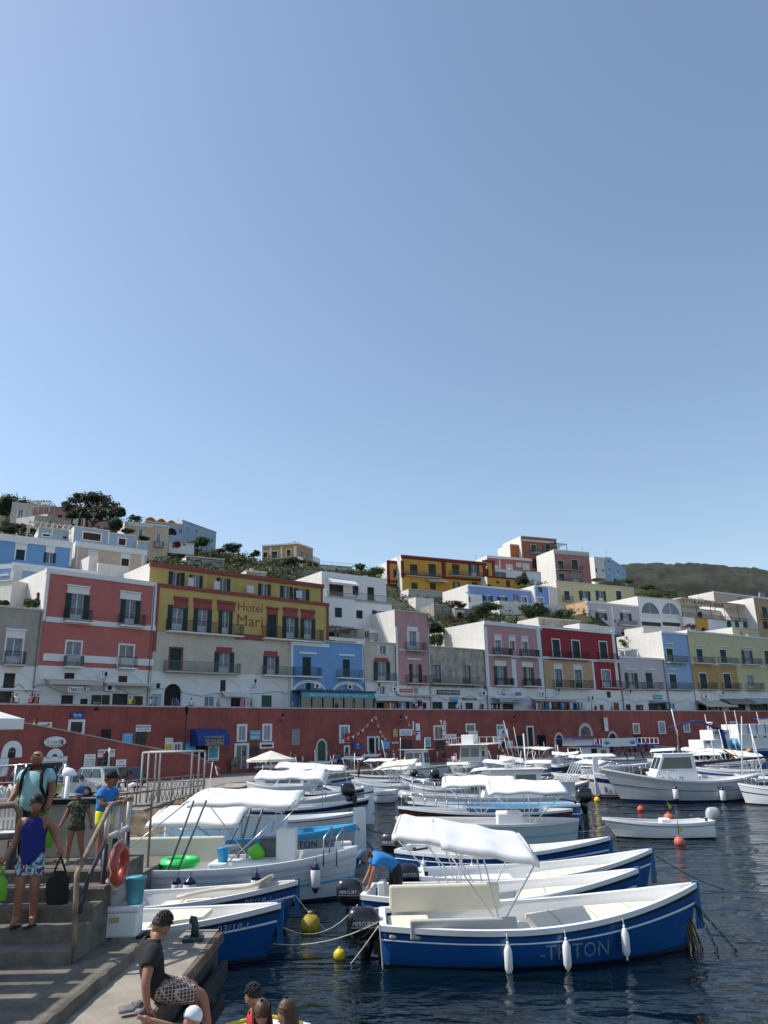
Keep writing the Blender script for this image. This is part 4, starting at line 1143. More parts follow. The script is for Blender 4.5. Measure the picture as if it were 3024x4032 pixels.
def motor(root,x,y,z,s=1.,label='MERCURY',m='motor',tiller=True,name='outboard_motor',sub='20'):
 e=empty(name,(x,y,z));e.parent=root
 b=MB();P=[]
 prof=[(.0,.14,.20),(.04,.18,.25),(.16,.20,.28),(.30,.19,.27),(.40,.16,.23),(.455,.10,.16),(.47,.02,.04)]
 for z_,wy,wx in prof:
  P.append([Vector((-.18*s+wx*s*math.copysign(abs(math.cos(a))**.55,math.cos(a))-z_*.12*s,wy*s*math.copysign(abs(math.sin(a))**.55,math.sin(a)),z_*s))for a in[2*math.pi*j/20 for j in range(21)]])
 b.grid(P,m,flip=True);b.poly([p for p in P[0][:-1]],m);b.build('cowl',e)
 l=MB();l.tube([(-.18*s,0,.02),(-.18*s,0,-.15*s),(-.20*s,0,-.35*s)],[.15*s,.12*s,.07*s],m,10);l.box(-.28*s,-.12*s,-.04*s,.04*s,-1.1*s,-.3*s,m);l.box(-.42*s,.02,-.09*s,.09*s,-.86*s,-.83*s,m)
 l.tube([(-.42*s,0,-1.02*s),(-.06*s,0,-1.02*s)],[.05*s,.06*s],m,8);l.build('leg',e)
 k=MB();k.box(-.06*s,.12*s,-.12*s,.12*s,-.22*s,-.02,'black_plastic');k.box(.02,.13*s,-.1*s,-.06*s,-.42*s,-.1,'black_plastic');k.box(.02,.13*s,.06*s,.1*s,-.42*s,-.1,'black_plastic')
 if tiller:k.tube([(.05*s,0,0),(.35*s,0,.06*s),(.75*s,0,.12*s)],[.03*s,.025*s,.03*s],'black_plastic',6)
 k.build('bracket',e)
 if label:
  text(label,'lettering',e,(-.22*s,-.222*s,.25*s),.062*s,'ink_white',width=.36*s,depth=.002,shear=.25)
  st=MB();st.box(-.42*s,-.02*s,-.222*s,-.215*s,.185*s,.2*s,'ink_grey');st.build('stripe',e)
 return e
def canopy(root,x0,x1,w,z0,z1,legs=(.5,),m='canvas',crown=.10,sag=.04,droop=(.08,.12),foot=None,fr=.016,tubem='tube_white',y0=0,lz=.6,n=12,name='canopy',legspan=.35,valance=.10):
 """a soft sun roof on bent tubes; z0 at x0, z1 at x1"""
 e=MB();P=[];K=26;crown*=.35;w*=1.15;tl=.15*(1 if math.cos(root.rotation_euler.z)>0 else-1)
 for i in range(n+1):
  f=i/n;x=x0+(x1-x0)*f;z=z0+(z1-z0)*f-sag*math.sin(math.pi*((f*2)%1.0 if n>6 else f));ed=max(0,(f-.88)/.12)**2*droop[1]+max(0,(.12-f)/.12)**2*droop[0]
  row=[]
  for j in range(K+1):
   g=2*j/K-1;yy=g*w/2;zz=z+tl*g+crown*(1-g*g)-ed-valance*max(0,abs(g)-.92)/.08
   if abs(g)>.92:yy=math.copysign(w/2*(.92+.25*(abs(g)-.92)),g)
   row.append(Vector((x+math.sin(j*1.7+i)*.004,y0+yy,zz+noise.noise(Vector((x*2.2,yy*2.2,x0)))*.035)))
  P.append(row)
 e.grid(P,m);o=e.build(name,root,solid=.008)
 t=MB();foot=foot if foot is not None else(x0+x1)/2
 fx=foot if isinstance(foot,(list,tuple))else(foot,)
 for q,f in enumerate(legs):
  x=x0+(x1-x0)*f;z=z0+(z1-z0)*f-.02;ft=fx[min(q,len(fx)-1)]
  pts=[(ft,y0-w/2*.90,lz),(x,y0-w/2*.90,z-tl-.03)]+[(x,y0+w/2*.9*g,z+tl*g+crown*(1-g*g)-.02)for g in(-.9,-.5,0,.5,.9)]+[(x,y0+w/2*.90,z+tl-.03),(ft,y0+w/2*.90,lz)]
  t.tube(pts,fr,tubem,6)
 t.build('canopy_frame',root);return o
def cabin(root,x0,x1,w,z0,z1,m='gel',fs=.35,bs=.05,roof=.12,win=(.35,.85),panes=2,wm='glass_dark',name='cabin',taper=.9,rm=None,front=True):
 b=MB();T=lambda x,y,z:(x,y,z)
 lo=[(x0,-w/2),(x1,-w/2),(x1,w/2),(x0,w/2)];hi=[(x0+bs,-w/2*taper),(x1-fs,-w/2*taper),(x1-fs,w/2*taper),(x0+bs,w/2*taper)]
 for i in range(4):
  j=(i+1)%4;b.poly([(*lo[i],z0),(*lo[j],z0),(*hi[j],z1),(*hi[i],z1)],m)
 b.poly([(*p,z1)for p in hi],m);c=b.build(name,root)
 g=MB()
 def q(i,j,u0,u1,v0,v1):
  A,B_,C_,D_=Vector((*lo[i],z0)),Vector((*lo[j],z0)),Vector((*hi[j],z1)),Vector((*hi[i],z1))
  f=lambda u,v:(A.lerp(B_,u)).lerp(D_.lerp(C_,u),v)
  n=(B_-A).cross(D_-A).normalized()*.012
  g.poly([f(u0,v0)+n,f(u1,v0)+n,f(u1,v1)+n,f(u0,v1)+n],wm)
 for i,j in((0,1),(2,3)):
  for k in range(panes):q(i,j,.07+k*.88/panes,.07+(k+1)*.88/panes-.05,win[0],win[1])
 q(1,2,.08,.47,win[0],win[1]);q(1,2,.53,.92,win[0],win[1]);q(3,0,.1,.45,win[0],win[1])
 g.build('window',c)
 r=MB();r.box(x0-roof,x1-fs+roof*1.2,-w/2*taper-roof,w/2*taper+roof,z1,z1+.06,rm or m);r.build('roof',root,bevel=.02)
 return c
def rails(root,h,t0,t1,hh=.45,n=7,m='steel',inset=.06,sides=(-1,1),name='handrail'):
 b=MB()
 for s_ in sides:
  pts=[]
  for i in range(n+1):
   t=t0+(t1-t0)*i/n;p=h.pt(t,1,s_)+Vector((0,-s_*inset,.05));q=p+Vector((0,0,hh));pts.append(q);b.tube([p,q],.013,m,5)
  b.tube(pts,.016,m,6)
 b.build(name,root)
def boat(name,label,st,bw,B,H,Hb,Hs=None,m='hull_white',bottom='antifoul',kind='transom',group=None,rake=.3,floor=.25,gun='gel',inner='gel_inner',stripes=(),cat='boat',full=2.3,gw=.10,ts=.62):
 S_=Vector((st[0],st[1],0));E=Vector((bw[0],bw[1],0));d=E-S_;L=d.length
 root=empty(name,S_,math.atan2(d.y,d.x),label,cat,group);h=Hull(L,B,H,Hb,Hs or H*1.05,kind,rake,full,ts)
 hull_mesh(h,m,bottom,root,inner,floor,gun,gw)
 for k0,k1,mm in stripes:stripe(h,root,k0,k1,mm)
 root.rotation_euler.x=random.uniform(-.012,.012)
 return root,h
def fender(parentboat,h,t,side,label,L=.5,r=.09,group=None,dark=False,drop=.12,cap='fender'):
 p=h.pt(t,1,side)+Vector((0,side*(r+.03),-.02));M=Matrix.Translation(parentboat.location)@parentboat.rotation_euler.to_matrix().to_4x4();w=M@p
 e=empty('fender',w,parentboat.rotation_euler.z,label,'fender',group)
 b=MB();z1=-drop;z0=z1-L
 b.lathe([(.02,z0),(r*.6,z0+.03),(r,z0+.10),(r*1.02,(z0+z1)/2),(r,z1-.10),(r*.6,z1-.03),(.025,z1)],'fender',14);b.build('body',e)
 c=MB();d=MB()
 if dark:c.lathe([(r*1.02,z1-.10),(r*.75,z1-.02),(.03,z1+.06),(.02,z1+.09)],'hull_navy',14);d.lathe([(.015,z0-.07),(r*.55,z0+.0),(r*1.02,z0+.10)],'hull_navy',14)
 else:c.tube([(0,0,z1-.02),(0,0,z1+.05)],.022,'fender',8);d.tube([(0,0,z0-.05),(0,0,z0+.02)],.022,'fender',8)
 c.build('end_cap',e);d.build('end_cap',e)
 r_=MB();r_.tube([(0,0,z1+.04),(0,-side*.03,.0),(0,-side*(r+.06),.09)],.009,'rope_dark' if dark else 'rope',5);r_.build('rope',e);return e
FG='white fenders hanging on the boats'
def tri(name,label,st,bw,H=.62,Hb=1.12,B=2.5,m='hull_blue',cushions=True,**k):
 r,h=boat(name,label,st,bw,B,H,Hb,H*1.06,m=m,group='blue hire boats',stripes=((.70,.745,'gel'),),rake=.3,floor=.22,**k)
 stripe(h,r,.90,.985,'rubber','rub_strip',out=.012)
 s_=MB();s_.box(h.L+.22,h.L+.34,-.03,.03,Hb*.3,Hb+.10,m if m!='hull_blue' else 'hull_teal');s_.build('stem_post',r)
 if cushions:
  deckp(h,r,.50,.955,H-.14,'cushion','sun_mattress',inset=.26,z1=Hb-.26,th=.08,crown=.03,n=12,seams=True)
  deckp(h,r,.12,.48,H-.3,'gel','side_bench',inset=.16,th=.2,y0=-1,y1=-.62);deckp(h,r,.12,.48,H-.3,'gel','side_bench',inset=.16,th=.2,y0=.62,y1=1)
 return r,h
T1,h1=tri('open_boat','nearest blue open boat with faded white lettering and a cream backrest',(-.25,17.05),(5.95,17.2))
mat('faded_paint',(.36,.48,.52),var=.5,scale=12,rough=.6);hull_text(h1,T1,'-TRITON',.585,.43,.27,1.35,'faded_paint');hull_text(h1,T1,'C',.735,.47,.26,.22,'hull_teal')
b=MB();b.box(.2,2.55,.70,.82,.62,1.15,'cushion');b.build('backrest',T1,bevel=.05)
b=MB();b.box(.55,2.6,-.98,-.84,.5,.84,'cushion_grey');b.box(.5,2.9,-.86,-.35,.55,.63,'cushion');b.build('side_cushion',T1,bevel=.03)
b=MB();b.box(.15,1.0,-.85,.7,.5,.58,'cushion');b.build('stern_cushion',T1,bevel=.03)
motor(T1,-.08,-.25,.40,1.2)
canopy(T1,1.2,3.12,1.75,2.33,1.98,legs=(.03,.42,.97),foot=2.3,y0=.05,lz=.66,crown=.12,droop=(.03,.06))
for t,l in((.375,'ribbed white fender nearest the motor on the nearest blue boat'),(.55,'smooth white fender in the middle of the nearest blue boat side'),(.735,'white fender nearest the bow of the nearest blue boat')):
 fender(T1,h1,t,-1,l,L=.5,r=.075,group=FG)
T2,h2=tri('open_boat','second blue open boat from the front, a man bending at its motor',(-.62,19.95),(5.35,19.1),B=2.3)
motor(T2,-.10,-.15,.42,1.2);b=MB();b.box(.35,.5,-.5,-.05,.45,.95,'gel');b.box(.35,.8,-.5,-.05,.4,.5,'gel');b.build('seat',T2,bevel=.03)
canopy(T2,.75,2.4,1.5,2.2,1.95,legs=(.03,.5,.97),foot=2.2,lz=.64)
T3,h3=tri('open_boat','third blue open boat, its cream mattress in full sun, small motor marked 20',(.75,22.15),(6.65,22.05),m='hull_blue',B=2.4)
motor(T3,-.08,-.1,.45,1.05);deckp(h3,T3,.1,.42,.5,'gel','thwart',inset=.3,y0=-.2,y1=1,th=.1)
T4,h4=tri('open_boat','fourth blue open boat, three short fenders on its side, motor on the stern',(.36,27.0),(6.3,24.75),B=2.3)
motor(T4,-.1,0,.55,1.3);fender(T4,h4,.17,-1,'white fender nearest the stern of the fourth blue boat',L=.5,group=FG,dark=False);fender(T4,h4,.42,-1,'white fender amidships on the fourth blue boat',L=.45,group=FG);fender(T4,h4,.68,-1,'white fender towards the bow of the fourth blue boat',L=.4,group=FG)
b=MB();b.box(1.9,2.6,-.4,.4,.3,.8,'gel');b.build('console',T4,bevel=.05)
L1,hl1=tri('open_boat','blue open boat numbered 03/18 moored against the near pier',(-8.3,17.2),(-2.55,17.0),B=2.1,H=.66,Hb=.95)
hull_text(hl1,L1,'03/18-L',.885,.80,.12,.55,'ink_white')
deckp(hl1,L1,.62,.78,.80,'cushion','loose_mattress',inset=.35,th=.09,z1=.86)
L2,hl2=tri('open_boat','blue open boat numbered 05/18, a folded mattress on its foredeck',(-8.3,19.2),(-2.5,19.5),B=2.2,H=.66,Hb=.95)
hull_text(hl2,L2,'05/18-L',.885,.80,.12,.55,'ink_white')
b=MB();P=[[Vector((3.4+2.1*i/8,-.45+.9*j,.80+.10*math.sin(i/8*math.pi)+(.28*((i-5)/3)**2 if i>5 else 0)-.12*j+.1*(i/8)))for j in(0,1)]for i in range(9)];b.grid(P,'cushion');b.build('folded_mattress',L2,solid=.08)
L3,hl3=boat('fishing_boat','big white planked boat with a long white awning and dark topped fenders',(-8.0,23.2),(-1.1,23.0),2.6,.86,1.22,m='hull_white',kind='double',stripes=((.40,.45,'sky_paint'),(.90,.97,'gel')),floor=.3,rake=.15,full=3.2)
for k in(.55,.7,.85):stripe(hl3,L3,k,k+.008,'ink_grey','plank_seam',out=.002)
for x,y,w_,d_,z0,z1,m,n in((4.75,.05,.55,.5,.35,1.75,'gel','console'),(3.0,-.6,1.9,.9,.35,.98,'sky_paint' if 0 else 'gel','engine_box'),(5.9,-.3,.75,.7,.4,1.05,'gel','seat'),(6.35,.55,.5,.1,.8,1.35,'gel','backrest'),(.2,.9,2.9,.12,.8,1.5,'cushion','side_backrest'),(.5,-.75,2.2,.5,.35,.8,'gel','bench')):
 b=MB();b.box(x,x+w_,y,y+d_,z0,z1,m);b.build(n,L3,bevel=.05)
canopy(L3,2.35,5.45,1.45,2.74,2.60,legs=(),crown=.14,sag=.05,droop=(.10,.05),y0=.2)
for k,(xa,xb,y)in enumerate(((2.6,2.05,-.8),(2.95,2.3,-.8),(3.9,3.5,1.1),(4.3,3.75,1.1))):
 b=MB();b.tube([(xa,y,2.62),(xb,y-.3,.8)],.035,'iron_grey',6);b.build('awning_pole',L3)
for pts in(((5.4,-.5,2.55),(3.6,-1.25,1.0)),((5.45,.9,2.5),(3.9,1.2,1.0)),((2.4,-.5,2.6),(.3,-1.2,.95)),((2.4,.9,2.6),(4.1,-.2,1.0))):
 b=MB();b.tube(pts,.016,'steel',6);b.build('awning_stay',L3)
for x in(6.2,6.55):
 b=MB();b.tube([(x,-.9,.9),(x,-.8,1.6),(x+.15,-.5,1.8),(x+.15,0,1.8),(x+.1,.3,1.6),(x,.4,.9)],.02,'steel',6);b.build('ladder_rail',L3)
for t,l,LL_,r_ in((.19,'dark topped fender at the left end of the big white planked boat'.replace('dark','navy'),.5,.14),(.355,'short navy topped fender, left of the two hung side by side',.42,.13),(.405,'large navy topped fender, right of the two hung side by side',.62,.17),(.65,'navy topped fender half hidden behind the folded mattress',.55,.13),(.86,'navy topped fender hanging free near the right end of the big white planked boat',.62,.13)):
 fender(L3,hl3,t,-1,l,L=LL_,r=r_,dark=True,drop=.10)
def sit(name,label,cat,p,fn,rz=0,group=None):
 e=empty(name,p,rz,label,cat,group);fn(e);return e
def loc(root,x,y,z):return Matrix.Translation(root.location)@root.rotation_euler.to_matrix().to_4x4()@Vector((x,y,z))
def ring(R_,r,m,n=24,k=8,zs=1.):
 b=MB();b.grid([[Vector(((R_+r*math.cos(2*math.pi*j/k))*math.cos(2*math.pi*i/n),(R_+r*math.cos(2*math.pi*j/k))*math.sin(2*math.pi*i/n),r*zs*math.sin(2*math.pi*j/k)))for j in range(k+1)]for i in range(n+1)],m,flip=True);return b
e=empty('swim_ring',loc(L3,2.15,-.25,.98),0,'bright green inflatable swim ring lying in the big white planked boat','swim ring');ring(.42,.13,'green_ring').build('tube',e)
def bucket(e,m,r=.14,h=.3,handle=True):
 b=MB();b.lathe([(r*.78,0),(r,h),(r*1.06,h),(r*1.06,h-.03),(r*.98,h-.03)],m,20);b.lathe([(r*.92,h-.012),(r*.93,h-.008)],'dark' if 0 else m,20);b.build('pail',e)
sit('bucket','bright blue bucket on the engine box of the big white planked boat','bucket',loc(L3,3.35,-.3,.99),lambda e:bucket(e,'bucket_blue',.17,.36))
def bag(e,m,w=.22,h=.34,tied=True,m2=None):
 b=MB();rnd=random.Random(4)
 P=[]
 for i in range(9):
  f=i/8;r=w*(.75+.4*math.sin(math.pi*min(1,f*1.15))-.75*max(0,f-.6)/.4)
  P.append([Vector(((r*(1+.14*math.sin(3*a+i)))*math.cos(a),r*.7*(1+.12*math.sin(4*a+2*i))*math.sin(a),f*h))for a in[2*math.pi*j/16 for j in range(17)]])
 b.grid(P,m,flip=True);b.poly([p for p in P[0][:-1]],m);b.build('sack',e)
sit('bag','lime green bag standing beside the console of the big white planked boat','bag',loc(L3,4.2,.1,.99),lambda e:bag(e,'lime',.2,.42))
def tub(e):
 b=MB();b.box(-.25,.25,-.2,.2,0,.48,'iron_grey');b.build('box',e,bevel=.03);c=MB();c.box(-.27,.27,-.22,.22,.48,.52,'iron_grey');c.build('lid',e)
sit('crate','grey plastic crate in front of the console of the big white planked boat','crate',loc(L3,4.5,.5,.98),tub)
L4,hl4=boat('fishing_boat','white boat with light blue decks and a tall white stem board, second from the pier',(-8.4,29.3),(-1.4,29.4),2.5,.85,1.15,m='hull_grey',kind='double',stripes=((.86,.98,'sky_paint'),(.45,.5,'sky_paint')),inner='sky_paint',gun='sky_paint',rake=.15,full=3.)
hull_text(hl4,L4,'TRITON  9/18',.80,.68,.22,1.7,'ink_blue')
b=MB();b.box(.4,3.1,-.6,.9,.8,1.75,'gel');b.build('cabin',L4,bevel=.08)
b=MB();b.box(3.1,4.6,-.4,.8,.7,1.5,'gel');b.build('engine_box',L4,bevel=.05)
deckp(hl4,L4,.02,.45,.88,'sky_paint','side_deck',inset=.1);deckp(hl4,L4,.8,.98,.9,'sky_paint','foredeck',inset=.1,z1=1.05)
b=MB();b.box(hl4.L+.05,hl4.L+.50,-.03,.03,.1,1.75,'gel');b.box(hl4.L+.05,hl4.L+.50,-.032,.032,-.1,.1,'antifoul');b.build('stem_board',L4)
canopy(L4,.9,4.6,1.9,2.2,2.05,legs=(.05,.95),foot=(1.2,4.2),tubem='steel',crown=.12,sag=.07,lz=.9,droop=(.2,.1));rails(L4,hl4,.1,.42,.35,5)
fender(L4,hl4,.70,-1,'pear shaped white fender on the light blue decked boat',L=.42,r=.14,group=FG,dark=False)
L5,hl5=boat('open_boat','white double ended boat with red rimmed gunwale in the left row',(-7.5,35.7),(-1.5,35.7),2.1,.8,1.0,m='hull_white',kind='double',stripes=((.92,.99,'antifoul_red'),(.5,.54,'hull_navy')),full=3.2,rake=.1)
deckp(hl5,L5,.6,.95,.6,'gel','foredeck',inset=.15)
L6,hl6=boat('open_boat','white boat with a blue bow and a black motor hung over its end',(-7.5,40.2),(-1.35,40.2),2.3,.9,1.25,m='hull_grey',kind='double',stripes=((.8,.97,'hull_navy'),),full=2.8)
b=MB();b.box(hl6.L+.05,hl6.L+.55,-.03,.03,.1,1.9,'gel');b.build('stem_board',L6);motor(L6,5.7,-.5,1.45,1.3,label=None)
canopy(L6,.9,4.4,2.0,2.6,2.5,legs=(.95,),foot=(4.2,),crown=.12,sag=.08,lz=.9,tubem='steel',droop=(.05,.25))
L3b,hl3b=boat('open_boat','white boat under a small arched awning beside the stair railing',(-9.5,25.6),(-5.0,25.7),2.2,.8,1.0,m='hull_white',kind='double')
canopy(L3b,2.1,4.9,2.1,2.05,1.95,legs=(.05,.97),foot=4.2,crown=.2,lz=.8,tubem='steel',droop=(.1,.02))
def gen(label,r,xs,ys,xb,yb,z,B=2.2,H=.75,Hb=1.05,m='hull_white',opt='',kind='transom',st=(),name='open_boat',group='small white boats in the harbour',gun='gel',inner='gel_inner',dy=0):
 a=PZ(*px(r,xs,ys),z);c=PZ(*px(r,xb,yb),z);Ym=(a.y+c.y)/2;lim=.35
 a.y=Ym+(a.y-Ym)*lim;c.y=Ym+(c.y-Ym)*lim
 a=a*1;c=c*1
 ra,rc=ray(*px(r,xs,ys)),ray(*px(r,xb,yb));a.x=ra.x/ra.y*a.y;c.x=rc.x/rc.y*c.y
 root,h=boat(name,label,(a.x,a.y+dy),(c.x,c.y+dy),B,H,Hb,m=m,kind=kind,stripes=st,group=group,gun=gun,inner=inner);L=h.L
 if Ym>66:root.scale=(1,1,.70)
 for o in opt.split():
  k,_,v=o.partition('=');v=[float(q)for q in v.split(',')]if v else[]
  if k=='c':f0,f1,z0,z1=v[:4];canopy(root,f0*L,f1*L,B*.82,z0,z1,legs=(.04,.5,.96),foot=(f0+f1)/2*L,lz=H,crown=.1,fr=.02,sag=.05,m='canvas' if len(v)<5 else 'canvas_cream')
  if k=='w':f0,f1,z1,w=v[:4];cabin(root,f0*L,f1*L,w,H*.8,z1,fs=.25 if len(v)<5 else v[4],roof=.15 if len(v)<6 else v[5])
  if k=='m':motor(root,0 if kind=='transom' else.2,0,H+.15,1.4,label=None)
  if k=='M':motor(root,0,0,H+.1,1.2,label=None,m='motor_grey')
  if k=='d':deckp(h,root,v[0],v[1],H*.85,'gel','deck',z1=Hb*.9)
  if k=='u':deckp(h,root,v[0],v[1],H*.7,'cushion','sun_mattress',z1=Hb*.75,th=.06,inset=.2)
  if k=='r':rails(root,h,v[0],v[1],v[2]if len(v)>2 else.4,6)
  if k=='p':b=MB();b.tube([(v[0]*L,0,.3),(v[0]*L+v[2],0,v[1])],[.05,.025],'tube_white' if len(v)<4 else 'hull_wood',6);b.build('mast',root)
  if k=='c' and Ym>38:
   for q_ in range(2):b=MB();x_=random.uniform(.1,.9)*L;b.tube([(x_,random.uniform(-.5,.5),H),(x_+random.uniform(-.7,.7),random.uniform(-.5,.5),H+random.uniform(1.6,3.4))],.022,'tube_white',4);b.build('pole',root)
  if k=='q':b=MB();b.box(v[0]*L,v[1]*L,-B*.22,B*.22,.3,v[2],'gel');b.build('console',root,bevel=.06)
 return root,h
BL=((.82,.97,'sign_blue'),);NL=((.60,.66,'hull_navy'),)
